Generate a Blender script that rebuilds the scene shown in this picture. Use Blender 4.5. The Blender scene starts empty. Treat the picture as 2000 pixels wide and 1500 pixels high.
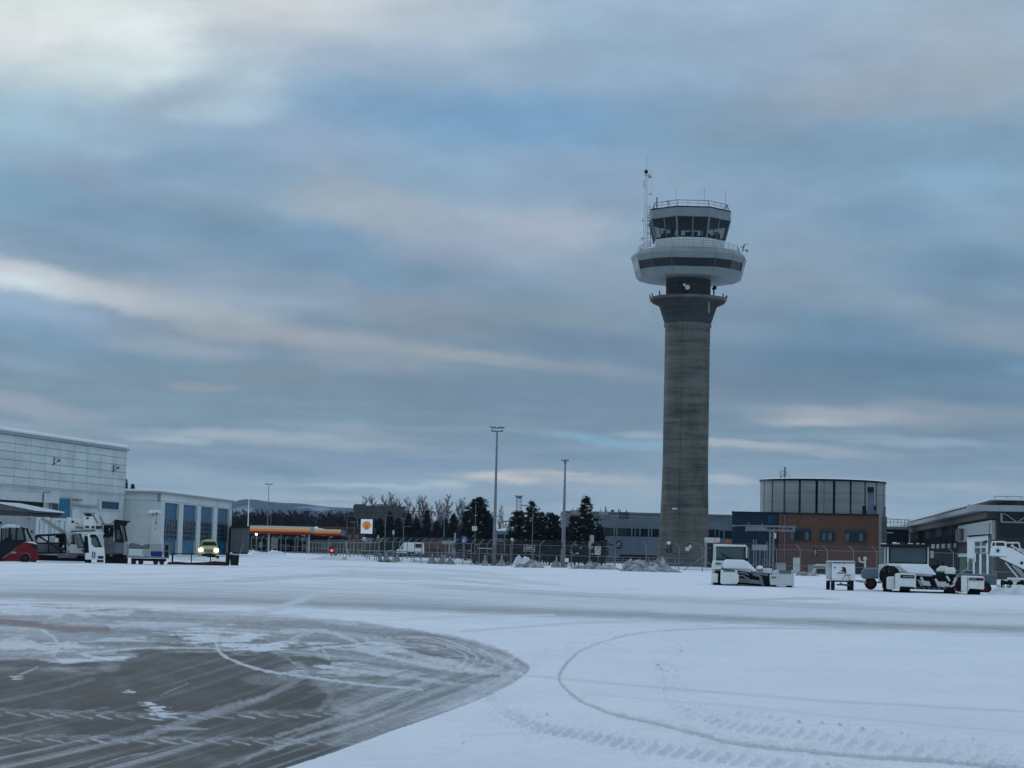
import bpy, math, random
import numpy as np
from mathutils import Vector, Matrix
sc = bpy.context.scene
col = sc.collection
rad = math.radians

# ------------------------------------------------------------------ camera
F, CX, CY = 3900.0, 1000.0, 750.0
PITCH, ROLL, EYE = math.atan(325.0 / F), rad(1.4), 1.7
RM = Matrix.Rotation(math.pi / 2 + PITCH, 4, 'X') @ Matrix.Rotation(ROLL, 4, 'Z')
cd = bpy.data.cameras.new('camera'); cam = bpy.data.objects.new('camera', cd); col.objects.link(cam)
cam.matrix_world = Matrix.Translation((0, 0, EYE)) @ RM
cd.sensor_width = 36.0; cd.lens = 36.0 * F / 2000.0
cd.clip_start = 0.5; cd.clip_end = 60000.0
sc.camera = cam
sc.view_settings.view_transform = 'Standard'; sc.view_settings.look = 'None'
sc.view_settings.exposure = 0.0; sc.view_settings.gamma = 1.0
sc.cycles.max_bounces = 5; sc.cycles.diffuse_bounces = 2; sc.cycles.transparent_max_bounces = 16
R3 = RM.to_3x3()

def ray(px, py):
    return R3 @ Vector(((px - CX) / F, -(py - CY) / F, -1.0))
def at(px, py, Y):                       # the point of the place that lies Y metres ahead
    r = ray(px, py); return Vector((0, 0, EYE)) + r * (Y / r.y)
def ground(px, py):
    r = ray(px, py); return Vector((0, 0, EYE)) + r * (-EYE / r.z)
def lin(c):
    return tuple(((v / 255.0) / 12.92 if v / 255.0 <= 0.04045 else ((v / 255.0 + 0.055) / 1.055) ** 2.4) for v in c) + (1.0,)

# ------------------------------------------------------------------ world: layered overcast
SUN_EL, SUN_AZ = rad(16), rad(-38)      # behind the clouds, up to the left
w = bpy.data.worlds.new("World"); sc.world = w; w.use_nodes = True
nt = w.node_tree; N = nt.nodes; L = nt.links; N.clear()
def nd(t, **k):
    n = N.new(t)
    for a, b in k.items(): setattr(n, a, b)
    return n
def mth(op, a, b=None, c=None):
    n = nd('ShaderNodeMath', operation=op)
    for i, x in enumerate((a, b, c)):
        if x is None: continue
        if isinstance(x, (int, float)): n.inputs[i].default_value = x
        else: L.new(x, n.inputs[i])
    return n.outputs[0]
tc = nd('ShaderNodeTexCoord'); sp = nd('ShaderNodeSeparateXYZ'); L.new(tc.outputs['Generated'], sp.inputs[0])
U = mth('MULTIPLY', mth('ARCTAN2', sp.outputs[0], sp.outputs[1]), F)
V = mth('MULTIPLY', mth('ARCSINE', sp.outputs[2]), F)
uv = nd('ShaderNodeCombineXYZ'); L.new(U, uv.inputs[0]); L.new(V, uv.inputs[1])
def noise(scale, sx, sy, detail, off=0.0, rough=0.55):
    m = nd('ShaderNodeMapping'); m.inputs['Scale'].default_value = (1 / sx, 1 / sy, 1); m.inputs['Location'].default_value = (off, off * 1.7, off)
    m.inputs['Rotation'].default_value = (0, 0, rad(-2))
    L.new(uv.outputs[0], m.inputs[0])
    n = nd('ShaderNodeTexNoise'); n.inputs['Scale'].default_value = scale; n.inputs['Detail'].default_value = detail
    n.inputs['Roughness'].default_value = rough
    L.new(m.outputs[0], n.inputs['Vector']); return n
n1 = noise(1.0, 190, 90, 5, 3.1, 0.6); s1 = nd('ShaderNodeSeparateColor'); L.new(n1.outputs['Color'], s1.inputs[0])
wu = mth('MULTIPLY_ADD', mth('SUBTRACT', s1.outputs[0], 0.5), 190.0, U)
wv = mth('MULTIPLY_ADD', mth('SUBTRACT', s1.outputs[1], 0.5), 40.0, V)
wuv = nd('ShaderNodeCombineXYZ'); L.new(wu, wuv.inputs[0]); L.new(wv, wuv.inputs[1])
def cloud_dir(px, py):
    d = ray(px, py).normalized(); return math.atan2(d.x, d.y) * F, math.asin(d.z) * F
# base by elevation
VMAX = 2400.0
mr = nd('ShaderNodeMapRange'); L.new(wv, mr.inputs[0]); mr.inputs[1].default_value = 0; mr.inputs[2].default_value = VMAX
rp = nd('ShaderNodeValToRGB'); L.new(mr.outputs[0], rp.inputs[0]); rp.color_ramp.interpolation = 'B_SPLINE'
base = [(1075, (172, 180, 190)), (1030, (162, 175, 188)), (985, (150, 169, 187)), (945, (150, 168, 184)), (890, (126, 148, 170)), (800, (113, 136, 158)),
        (740, (116, 138, 159)), (650, (123, 145, 168)), (560, (132, 154, 180)), (450, (143, 166, 192)), (350, (139, 168, 197)),
        (240, (139, 168, 198)), (110, (152, 177, 205)), (0, (160, 183, 208)), (-300, (170, 190, 214)), (-900, (176, 194, 216))]
er = rp.color_ramp.elements
for i, (py, c) in enumerate(base):
    pos = max(0.0, cloud_dir(1000, py)[1]) / VMAX if py > -250 else (1075 - py) / VMAX
    e = er[i] if i < 2 else er.new(pos)
    if i < 2: e.position = pos
    e.color = lin(c)
cur = rp.outputs[0]
BL = [(120, 40, 420, 130, 0, (220, 228, 232), 1), (600, 0, 330, 60, 3, (214, 217, 224), .9), (60, 90, 90, 60, 0, (228, 228, 234), .8), (290, 60, 90, 50, -10, (230, 238, 244), .8),
 (170, 140, 260, 40, -3, (210, 224, 233), .8), (560, 95, 180, 35, 3, (186, 198, 216), .6), (850, 60, 200, 70, 5, (176, 190, 208), .6),
 (60, 240, 250, 70, 0, (163, 194, 217), .8), (350, 195, 130, 40, -25, (157, 177, 199), .8), (470, 217, 100, 26, -8, (178, 199, 218), .8), (660, 200, 100, 70, 0, (139, 168, 201), .7),
 (200, 350, 110, 45, 0, (141, 158, 188), .8), (340, 325, 120, 32, -8, (126, 156, 186), .8), (30, 385, 120, 40, 5, (118, 162, 197), .8), (350, 440, 470, 50, 4, (118, 150, 178), .95),
 (620, 285, 150, 45, 0, (156, 172, 203), .6), (660, 385, 110, 50, 10, (160, 171, 187), .7), (960, 150, 400, 45, 2, (156, 177, 207), .5), (1000, 235, 340, 55, 2, (121, 161, 201), .95),
 (780, 415, 170, 45, 5, (168, 177, 192), .75), (1080, 445, 150, 45, 0, (181, 188, 205), .75), (1200, 360, 200, 50, 0, (150, 168, 198), .5), (650, 470, 80, 30, 0, (116, 153, 188), .8),
 (1830, 90, 260, 90, -8, (163, 176, 195), .8), (1550, 100, 180, 60, 0, (153, 170, 198), .6), (1640, 190, 160, 40, 0, (160, 170, 186), .6), (1340, 250, 130, 60, 0, (127, 160, 192), .7),
 (1930, 170, 120, 60, 0, (160, 170, 183), .6), (1700, 295, 420, 50, 2, (127, 158, 187), .9), (1830, 350, 180, 28, 3, (137, 172, 203), .7), (1760, 425, 120, 40, 0, (120, 154, 186), .8),
 (1450, 410, 130, 50, 0, (143, 166, 198), .6), (1930, 420, 120, 40, 0, (132, 163, 190), .5), (1560, 490, 190, 28, 6, (140, 162, 185), .6),
 (140, 480, 230, 24, 10, (117, 147, 176), .8), (-20, 530, 150, 30, 12, (205, 208, 220), 1), (150, 562, 170, 20, 11, (203, 208, 217), .95), (10, 552, 110, 14, 8, (208, 222, 232), .8), (350, 598, 190, 30, 9, (178, 184, 196), .9),
 (500, 575, 190, 30, 3, (164, 177, 199), .7), (30, 600, 130, 24, 8, (149, 183, 213), .85), (150, 625, 160, 25, 12, (143, 160, 190), .6), (110, 660, 170, 26, 12, (117, 152, 186), .85), (260, 705, 260, 25, 5, (113, 144, 169), .8),
 (360, 682, 110, 20, 4, (160, 172, 189), .7), (450, 640, 160, 22, 3, (148, 157, 168), .6), (620, 662, 220, 20, 2, (165, 169, 181), .8), (740, 705, 170, 24, 3, (148, 157, 170), .6), (40, 710, 110, 16, 8, (132, 160, 188), .6),
 (590, 500, 180, 32, 5, (116, 146, 176), .9), (760, 552, 90, 30, 0, (118, 150, 180), .85), (960, 490, 230, 34, 5, (162, 172, 195), .75), (640, 560, 60, 25, 0, (150, 165, 185), .5), (980, 600, 260, 36, 3, (126, 147, 167), .85), (800, 600, 150, 30, 3, (142, 152, 168), .6), (1100, 620, 160, 24, 4, (138, 150, 168), .6), (1200, 560, 130, 40, 8, (142, 157, 178), .6),
 (930, 694, 170, 12, 4, (160, 164, 175), .9), (1150, 672, 230, 20, 8, (111, 134, 161), .9), (1130, 722, 170, 12, 6, (140, 151, 169), .7), (1000, 765, 290, 32, 3, (111, 134, 158), .9),
 (760, 770, 170, 22, 2, (113, 138, 158), .8), (350, 790, 420, 30, 3, (117, 144, 164), .9), (390, 757, 60, 8, 0, (150, 157, 167), .6), (70, 797, 130, 16, 8, (157, 166, 183), .8), (20, 828, 110, 8, 3, (140, 155, 172), .6),
 (720, 842, 190, 13, 2, (150, 165, 182), .8), (470, 850, 180, 9, 1, (172, 184, 197), .95), (330, 856, 70, 6, 2, (188, 202, 212), .7), (640, 866, 200, 9, 2, (160, 172, 186), .7), (330, 895, 330, 16, 2, (116, 141, 164), .9), (530, 912, 110, 12, 2, (112, 136, 159), .9),
 (300, 935, 300, 10, 2, (146, 165, 182), .6), (800, 905, 210, 14, 2, (118, 143, 171), .85), (1170, 860, 120, 9, 4, (132, 175, 206), .8), (1275, 874, 50, 9, 2, (134, 176, 206), .6), (1250, 849, 50, 7, 4, (172, 188, 200), .6),
 (1090, 888, 190, 13, 3, (117, 143, 170), .85), (990, 932, 110, 8, 2, (226, 216, 206), .85), (1020, 929, 60, 7, 2, (230, 220, 208), .6), (1130, 930, 120, 8, 3, (214, 207, 201), .95), (865, 942, 50, 6, 0, (200, 210, 212), .7), (770, 947, 110, 5, 1, (188, 204, 211), .8),
 (1230, 945, 110, 18, 3, (176, 183, 192), .7), (920, 965, 210, 9, 2, (146, 169, 190), .85), (660, 946, 60, 4, 0, (192, 208, 214), .7), (620, 972, 90, 4, 0, (186, 184, 182), .7), (640, 960, 180, 6, 1, (132, 155, 176), .7),
 (1660, 812, 180, 16, 3, (167, 171, 182), 1), (1590, 824, 80, 8, 3, (183, 184, 190), .9), (1860, 800, 180, 20, 2, (150, 161, 177), .7), (1440, 868, 120, 8, 3, (181, 184, 190), 1), (1580, 882, 150, 9, 3, (162, 172, 187), .8), (1800, 866, 160, 9, 2, (152, 175, 196), .9), (1560, 852, 170, 8, 2, (128, 149, 168), .8),
 (1700, 715, 340, 42, 2, (96, 128, 157), 1), (1620, 650, 230, 30, 4, (103, 137, 168), .95), (1880, 515, 170, 45, 0, (110, 143, 171), .9), (1870, 585, 110, 26, 8, (116, 140, 165), .7), (1520, 545, 150, 30, 8, (141, 156, 175), .7), (1720, 588, 200, 14, 9, (136, 155, 173), .8),
 (1950, 650, 110, 22, 4, (138, 152, 170), .8), (1990, 722, 60, 14, 0, (112, 150, 182), .6), (1450, 745, 110, 32, 3, (117, 131, 154), .8), (1890, 765, 130, 20, 4, (106, 133, 160), .9), (1400, 938, 70, 9, 2, (188, 190, 196), .9), (1420, 905, 70, 8, 2, (124, 147, 168), .8),
 (1560, 740, 170, 30, 2, (104, 128, 152), .8), (1250, 690, 140, 22, 3, (112, 134, 160), .7), (860, 640, 150, 22, 2, (132, 144, 160), .7), (540, 740, 160, 20, 2, (124, 140, 155), .7), (880, 850, 140, 14, 2, (112, 136, 158), .7), (200, 770, 120, 14, 5, (118, 143, 168), .7), (560, 560, 120, 22, 3, (128, 148, 172), .6), (1460, 640, 120, 26, 3, (128, 148, 170), .7), (1450, 250, 120, 40, 0, (140, 158, 182), .5), (1080, 330, 130, 35, 0, (140, 165, 194), .6), (480, 330, 110, 26, 0, (134, 162, 192), .6), (250, 250, 120, 30, 0, (148, 172, 200), .6),
 (1860, 930, 170, 9, 3, (134, 157, 174), .7), (1890, 955, 110, 7, 3, (170, 174, 186), .8), (1840, 975, 180, 8, 2, (148, 168, 185), .6)]
for (px, py, rx, ry, an, c, al) in BL:
    u0, v0 = cloud_dir(px, py)
    m = nd('ShaderNodeMapping', vector_type='TEXTURE')
    m.inputs['Location'].default_value = (u0, v0, 0); m.inputs['Rotation'].default_value = (0, 0, rad(-an))
    m.inputs['Scale'].default_value = (rx * 1.65, ry * 1.75, 1e5)
    L.new(wuv.outputs[0], m.inputs[0])
    g = nd('ShaderNodeTexGradient', gradient_type='SPHERICAL'); L.new(m.outputs[0], g.inputs[0])
    r = nd('ShaderNodeMapRange', interpolation_type='SMOOTHSTEP'); L.new(g.outputs['Fac'], r.inputs[0])
    r.inputs[2].default_value = 0.85; r.inputs[4].default_value = al
    x = nd('ShaderNodeMix', data_type='RGBA'); L.new(r.outputs[0], x.inputs[0]); L.new(cur, x.inputs[6]); x.inputs[7].default_value = lin(c)
    cur = x.outputs[2]
n2 = noise(1.0, 270, 100, 7, 9.3, 0.55); n3 = noise(1.0, 85, 42, 6, 21.0, 0.6)
mod = mth('ADD', mth('MULTIPLY_ADD', n2.outputs['Fac'], 0.44, 0.78), mth('MULTIPLY_ADD', n3.outputs['Fac'], 0.22, -0.11))
# heavy cloud is brightest overhead
zen = nd('ShaderNodeMapRange', interpolation_type='SMOOTHSTEP'); L.new(V, zen.inputs[0])
zen.inputs[1].default_value = 0.36 * F; zen.inputs[2].default_value = 1.1 * F; zen.inputs[3].default_value = 1.0; zen.inputs[4].default_value = 1.38
mul = mth('MULTIPLY', mod, zen.outputs[0])
# long thin streaks low over the horizon
n4 = noise(1.0, 230, 15, 5, 33.0, 0.55); q4 = nd('ShaderNodeMapRange', interpolation_type='SMOOTHSTEP'); L.new(n4.outputs['Fac'], q4.inputs[0]); q4.inputs[1].default_value = .42; q4.inputs[2].default_value = .66
lowf = nd('ShaderNodeMapRange', interpolation_type='SMOOTHSTEP'); L.new(V, lowf.inputs[0]); lowf.inputs[1].default_value = 380.0; lowf.inputs[2].default_value = 90.0; lowf.inputs[4].default_value = .30
x4 = nd('ShaderNodeMix', data_type='RGBA'); L.new(mth('MULTIPLY', q4.outputs[0], lowf.outputs[0]), x4.inputs[0]); L.new(cur, x4.inputs[6]); x4.inputs[7].default_value = lin((176, 181, 190)); cur = x4.outputs[2]
n5 = noise(1.0, 260, 20, 5, 57.0, 0.55); q5 = nd('ShaderNodeMapRange', interpolation_type='SMOOTHSTEP'); L.new(n5.outputs['Fac'], q5.inputs[0]); q5.inputs[1].default_value = .48; q5.inputs[2].default_value = .68
x5 = nd('ShaderNodeMix', data_type='RGBA'); L.new(mth('MULTIPLY', q5.outputs[0], lowf.outputs[0]), x5.inputs[0]); L.new(cur, x5.inputs[6]); x5.inputs[7].default_value = lin((106, 133, 155)); cur = x5.outputs[2]
tn = nd('ShaderNodeVectorMath', operation='MULTIPLY'); L.new(cur, tn.inputs[0]); tn.inputs[1].default_value = (.95, .975, .93); cur = tn.outputs[0]
vm = nd('ShaderNodeVectorMath', operation='SCALE'); L.new(cur, vm.inputs[0]); L.new(mul, vm.inputs['Scale'])
bg = nd('ShaderNodeBackground'); L.new(vm.outputs[0], bg.inputs[0]); bg.inputs[1].default_value = 1.0
sky = nd('ShaderNodeTexSky', sky_type='NISHITA'); sky.sun_disc = False; sky.sun_elevation = SUN_EL; sky.sun_rotation = SUN_AZ
bg2 = nd('ShaderNodeBackground'); L.new(sky.outputs[0], bg2.inputs[0]); bg2.inputs[1].default_value = 0.06
ms = nd('ShaderNodeMixShader'); ms.inputs[0].default_value = 0.05; L.new(bg.outputs[0], ms.inputs[1]); L.new(bg2.outputs[0], ms.inputs[2])
wo = nd('ShaderNodeOutputWorld'); L.new(ms.outputs[0], wo.inputs[0])
w.cycles.sampling_method = 'MANUAL'; w.cycles.sample_map_resolution = 512
sd = bpy.data.lights.new('sun', 'SUN'); sd.energy = 0.5; sd.angle = rad(25); sd.color = (1.0, 0.95, 0.88)
so = bpy.data.objects.new('sun', sd); col.objects.link(so)
sdir = Vector((math.sin(SUN_AZ) * math.cos(SUN_EL), math.cos(SUN_AZ) * math.cos(SUN_EL), math.sin(SUN_EL)))
so.rotation_euler = sdir.to_track_quat('Z', 'Y').to_euler()

# ------------------------------------------------------------------ helpers
def tag(o, label=None, cat=None, group=None, kind=None):
    if label: o['label'] = label
    if cat: o['category'] = cat
    if group: o['group'] = group
    if kind: o['kind'] = kind
    return o
def empty(name, loc, rz=0.0):
    o = bpy.data.objects.new(name, None); o.location = loc; o.rotation_euler = (0, 0, rz); o.empty_display_size = 0.5
    col.objects.link(o); return o
class MB:
    def __init__(s): s.v = []; s.f = []
    def add(s, vs, fs):
        b = len(s.v); s.v += [tuple(v) for v in vs]; s.f += [tuple(i + b for i in f) for f in fs]; return s
    def box(s, x0, x1, y0, y1, z0, z1):
        vs = [(x, y, z) for z in (z0, z1) for (x, y) in ((x0, y0), (x1, y0), (x1, y1), (x0, y1))]
        return s.add(vs, [(3, 2, 1, 0), (4, 5, 6, 7), (0, 1, 5, 4), (1, 2, 6, 5), (2, 3, 7, 6), (3, 0, 4, 7)])
    def tube(s, a, b, r, r2=None, n=8, cap=True):
        a = Vector(a); b = Vector(b); r2 = r if r2 is None else r2
        d = (b - a)
        if d.length < 1e-6: return s
        d.normalize(); u = d.orthogonal().normalized(); v = d.cross(u)
        vs = []
        for p, q in ((a, r), (b, r2)):
            for i in range(n):
                t = 2 * math.pi * (i + .5) / n; vs.append(p + (u * math.cos(t) + v * math.sin(t)) * q)
        fs = [(i, (i + 1) % n, n + (i + 1) % n, n + i) for i in range(n)]
        if cap: fs += [tuple(range(n - 1, -1, -1)), tuple(range(n, 2 * n))]
        return s.add(vs, fs)
    def path(s, pts, r, n=6):
        for a, b in zip(pts[:-1], pts[1:]): s.tube(a, b, r, n=n)
        return s
    def prism(s, pts, y0, y1):            # outline in x,z pushed through y0..y1
        n = len(pts); vs = [(x, y0, z) for x, z in pts] + [(x, y1, z) for x, z in pts]
        ar = sum(pts[i][0] * pts[(i + 1) % n][1] - pts[(i + 1) % n][0] * pts[i][1] for i in range(n))
        f0 = tuple(range(n)); f1 = tuple(range(2 * n - 1, n - 1, -1))
        sd_ = [(i, n + i, n + (i + 1) % n, (i + 1) % n) for i in range(n)]
        if ar < 0: f0 = f0[::-1]; f1 = f1[::-1]; sd_ = [q[::-1] for q in sd_]
        return s.add(vs, [f0, f1] + sd_)
    def flat(s, pts, z0, z1):             # outline in x,y pushed through z0..z1
        n = len(pts); vs = [(x, y, z0) for x, y in pts] + [(x, y, z1) for x, y in pts]
        ar = sum(pts[i][0] * pts[(i + 1) % n][1] - pts[(i + 1) % n][0] * pts[i][1] for i in range(n))
        f0 = tuple(range(n - 1, -1, -1)); f1 = tuple(range(n, 2 * n)); sd_ = [(i, (i + 1) % n, n + (i + 1) % n, n + i) for i in range(n)]
        if ar < 0: f0 = f0[::-1]; f1 = f1[::-1]; sd_ = [q[::-1] for q in sd_]
        return s.add(vs, [f0, f1] + sd_)
    def lathe(s, prof, ang, c=(0, 0), cap=True):  # prof = (r, z) upward, ang = list of angles
        n = len(ang); vs = []
        for r, z in prof:
            for t in ang: vs.append((c[0] + r * math.sin(t), c[1] - r * math.cos(t), z))
        fs = []
        for k in range(len(prof) - 1):
            for i in range(n):
                j = (i + 1) % n; fs.append((k * n + i, k * n + j, (k + 1) * n + j, (k + 1) * n + i))
        if cap: fs += [tuple(range(n - 1, -1, -1)), tuple(range((len(prof) - 1) * n, len(prof) * n))]
        return s.add(vs, fs)
    def ball(s, c, rx, ry, rz, n=10, m=6):
        vs = [(c[0], c[1], c[2] - rz)]
        for k in range(1, m):
            a = -math.pi / 2 + math.pi * k / m
            for i in range(n):
                t = 2 * math.pi * i / n; vs.append((c[0] + rx * math.cos(a) * math.cos(t), c[1] + ry * math.cos(a) * math.sin(t), c[2] + rz * math.sin(a)))
        vs.append((c[0], c[1], c[2] + rz)); fs = []
        for i in range(n):
            j = (i + 1) % n; fs.append((0, 1 + j, 1 + i)); fs.append((len(vs) - 1, 1 + (m - 2) * n + i, 1 + (m - 2) * n + j))
            for k in range(m - 2): fs.append((1 + k * n + i, 1 + k * n + j, 1 + (k + 1) * n + j, 1 + (k + 1) * n + i))
        return s.add(vs, fs)
    def build(s, name, m, parent=None, bevel=0.0, smooth=False, loc=None, rz=0.0):
        me = bpy.data.meshes.new(name); me.from_pydata(s.v, [], s.f); me.materials.append(m)
        if smooth:
            me.polygons.foreach_set('use_smooth', [True] * len(me.polygons))
            try: me.set_sharp_from_angle(angle=rad(40))
            except Exception: pass
        o = bpy.data.objects.new(name, me); col.objects.link(o)
        if parent: o.parent = parent
        if loc is not None: o.location = loc; o.rotation_euler = (0, 0, rz)
        if bevel:
            b = o.modifiers.new('bevel', 'BEVEL'); b.width = bevel; b.segments = 2; b.limit_method = 'ANGLE'; b.angle_limit = rad(35)
        return o
def ring(n, off=0.0): return [2 * math.pi * (i + off) / n for i in range(n)]
def copy_tree(o, parent=None):
    c = o.copy(); col.objects.link(c)
    if parent: c.parent = parent
    for ch in [k for k in bpy.data.objects if k.parent == o]: copy_tree(ch, c)
    return c

WIDE = ('office_building', 'fuel_station', 'guardrail', 'road_gantry', 'brown_building', 'parking_deck')
SPLIT = set('blind cowl roof_snow beacon side_mirror label_stripe cover_snow seat roof_vent window vent red_mark hazard_stripe engine_cover door_seam post vent_pipe drum sign_panel gantry_lamp wheel outrigger mark bracket column strut plate window_mullion roof_bar skirt step cab_post booth_window frame_post counterweight shop_window canopy_lamp yellow_band orange_band red_band leg parapet slab shelter_post rear_wheels plinth panel axle vent_box pipe rim_ring emblem_line machinery door_opening grille canopy boxes arm_edge brace rail_bar end_mesh shop_front'.split())
class Fr:                                  # a thing facing the viewer, measured on its own upright plane Y metres ahead
    def __init__(s, name, label, cat, px, Y, group=None, rz=None, loc=None):
        s.Y = Y; g = at(px, 1080, Y); s.ox = g.x; s.s = Y / F
        s.rz = (0.0 if name in WIDE else -math.atan2(g.x, Y)) if rz is None else rz
        s.o = empty(name, (g.x, Y, 0) if loc is None else loc, s.rz); tag(s.o, label, cat, group)
    def p(s, px, py, d=0.0):               # where the line of sight meets the thing's own plane
        r = ray(px, py); c, k = math.cos(s.rz), math.sin(s.rz); det = -r.x * k + c * r.y
        t = (-s.ox * k + c * s.Y) / det; u = (r.x * t - s.ox) * c + (r.y * t - s.Y) * k
        return (u, d, max(EYE + r.z * t, 0.0))
    def xz(s, pts): return [(s.p(a, b)[0], s.p(a, b)[2]) for a, b in pts]
    def rect(s, m, x0, y0, x1, y1, d0, d1):
        xc, yc = (x0 + x1) / 2, (y0 + y1) / 2      # level and plumb in the place, whatever the tilt of the camera
        a, b, c, d = s.p(x0, yc)[0], s.p(x1, yc)[0], s.p(xc, y1)[2], s.p(xc, y0)[2]
        m.prism([(a, c), (b, c), (b, d), (a, d)], d0, d1); return m
    def poly(s, m, pts, d0, d1): m.prism(s.xz(pts), d0, d1); return m
    def part(s, name, mat, shapes, parent=None, bevel=0.0, smooth=False, label=None):
        if name in SPLIT and len(shapes) > 1:
            return [s.part(name if name != 'boxes' else 'box', mat, [q], parent, bevel, smooth, label) for q in shapes][0]
        m = MB()
        for sh in shapes:
            k = sh[0]
            if k == 'r': s.rect(m, *sh[1:])
            elif k == 'p': s.poly(m, *sh[1:])
            elif k == 't': m.tube(s.p(*sh[1]), s.p(*sh[2]), sh[3], n=sh[4] if len(sh) > 4 else 8)
            elif k == 'b': m.ball(s.p(*sh[1]), *sh[2:])
            elif k == 'w':                # wheel: centre px,py,depth ; radius, width
                c = s.p(*sh[1]); m.tube((c[0] - sh[3] / 2, c[1], c[2]), (c[0] + sh[3] / 2, c[1], c[2]), sh[2], n=20)
            elif k == 'c':                # disc facing the viewer
                c = s.p(*sh[1]); m.tube((c[0], c[1], c[2]), (c[0], c[1] + sh[3], c[2]), sh[2], n=24)
        o = m.build(name, mat, parent or s.o, bevel, smooth)
        if label: o['label'] = label
        return o

# ------------------------------------------------------------------ materials
MATS = {}
def material(name, color, rough=0.6, metal=0.0, var=0.12, scale=3.0, bump=0.0, color2=None, stretch=(1, 1, 1), detail=6, spec=0.22, emit=None, dirt=0.0):
    m = bpy.data.materials.new(name); m.use_nodes = True; t = m.node_tree; b = t.nodes['Principled BSDF']
    b.inputs['Roughness'].default_value = rough; b.inputs['Metallic'].default_value = metal; b.inputs['Specular IOR Level'].default_value = spec
    c = t.nodes.new('ShaderNodeTexCoord'); mp = t.nodes.new('ShaderNodeMapping'); mp.inputs['Scale'].default_value = stretch
    n = t.nodes.new('ShaderNodeTexNoise'); n.inputs['Scale'].default_value = scale; n.inputs['Detail'].default_value = detail; n.inputs['Roughness'].default_value = 0.6
    t.links.new(c.outputs['Object'], mp.inputs[0]); t.links.new(mp.outputs[0], n.inputs['Vector'])
    r = t.nodes.new('ShaderNodeValToRGB'); t.links.new(n.outputs['Fac'], r.inputs[0])
    c2 = color2 or tuple(v * (1 - var * 2.2) for v in color[:3])
    r.color_ramp.elements[0].position = 0.32; r.color_ramp.elements[1].position = 0.68
    r.color_ramp.elements[0].color = tuple(c2[:3]) + (1,); r.color_ramp.elements[1].color = tuple(min(1, v * (1 + var * .5)) for v in color[:3]) + (1,)
    outc = r.outputs[0]
    if dirt:
        n4 = t.nodes.new('ShaderNodeTexNoise'); n4.inputs['Scale'].default_value = 1.3; n4.inputs['Detail'].default_value = 8; n4.inputs['Roughness'].default_value = .7
        m4 = t.nodes.new('ShaderNodeMapping'); m4.inputs['Scale'].default_value = (4, 4, .5); t.links.new(c.outputs['Object'], m4.inputs[0]); t.links.new(m4.outputs[0], n4.inputs['Vector'])
        q = t.nodes.new('ShaderNodeMapRange'); t.links.new(n4.outputs['Fac'], q.inputs[0]); q.inputs[1].default_value = .45; q.inputs[2].default_value = .8; q.inputs[4].default_value = dirt
        x = t.nodes.new('ShaderNodeMix'); x.data_type = 'RGBA'; t.links.new(q.outputs[0], x.inputs[0]); t.links.new(outc, x.inputs[6]); x.inputs[7].default_value = (.06, .055, .05, 1); outc = x.outputs[2]
    t.links.new(outc, b.inputs['Base Color'])
    if bump:
        bp = t.nodes.new('ShaderNodeBump'); bp.inputs['Strength'].default_value = bump; bp.inputs['Distance'].default_value = 0.05
        t.links.new(n.outputs['Fac'], bp.inputs['Height']); t.links.new(bp.outputs[0], b.inputs['Normal'])
    if emit:
        b.inputs['Emission Color'].default_value = tuple(color[:3]) + (1,); b.inputs['Emission Strength'].default_value = emit
    MATS[name] = m; return m
def grid_material(name, color, line, bw, bh, mortar, rough=0.5, offset=0.0, plane='xz', metal=0.0, var=.06, off=(0, 0)):
    """panel or brick pattern of a wall, laid in its own metres"""
    m = bpy.data.materials.new(name); m.use_nodes = True; t = m.node_tree; b = t.nodes['Principled BSDF']
    b.inputs['Roughness'].default_value = rough; b.inputs['Metallic'].default_value = metal; b.inputs['Specular IOR Level'].default_value = .2
    c = t.nodes.new('ShaderNodeTexCoord'); s_ = t.nodes.new('ShaderNodeSeparateXYZ'); cb = t.nodes.new('ShaderNodeCombineXYZ'); t.links.new(c.outputs['Object'], s_.inputs[0])
    a1 = t.nodes.new('ShaderNodeMath'); a1.inputs[1].default_value = off[0]; t.links.new(s_.outputs[0 if plane[0] == 'x' else 1], a1.inputs[0])
    a2 = t.nodes.new('ShaderNodeMath'); a2.inputs[1].default_value = off[1]; t.links.new(s_.outputs[2], a2.inputs[0])
    t.links.new(a1.outputs[0], cb.inputs[0]); t.links.new(a2.outputs[0], cb.inputs[1])
    k = t.nodes.new('ShaderNodeTexBrick'); k.offset = offset; k.squash = 1.0
    k.inputs['Scale'].default_value = 1.0; k.inputs['Brick Width'].default_value = bw; k.inputs['Row Height'].default_value = bh; k.inputs['Mortar Size'].default_value = mortar
    k.inputs['Mortar Smooth'].default_value = 0.2; k.inputs['Bias'].default_value = 0.0
    k.inputs['Color1'].default_value = tuple(color) + (1,); k.inputs['Color2'].default_value = tuple(v * (1 - var * 2) for v in color) + (1,); k.inputs['Mortar'].default_value = tuple(line) + (1,)
    t.links.new(cb.outputs[0], k.inputs['Vector'])
    n = t.nodes.new('ShaderNodeTexNoise'); n.inputs['Scale'].default_value = .35; n.inputs['Detail'].default_value = 8; t.links.new(c.outputs['Object'], n.inputs['Vector'])
    q = t.nodes.new('ShaderNodeMapRange'); t.links.new(n.outputs['Fac'], q.inputs[0]); q.inputs[1].default_value = .25; q.inputs[2].default_value = .75; q.inputs[3].default_value = .78; q.inputs[4].default_value = 1.1
    x = t.nodes.new('ShaderNodeVectorMath'); x.operation = 'SCALE'; t.links.new(k.outputs['Color'], x.inputs[0]); t.links.new(q.outputs[0], x.inputs['Scale']); t.links.new(x.outputs[0], b.inputs['Base Color'])
    MATS[name] = m; return m
M = MATS
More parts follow.
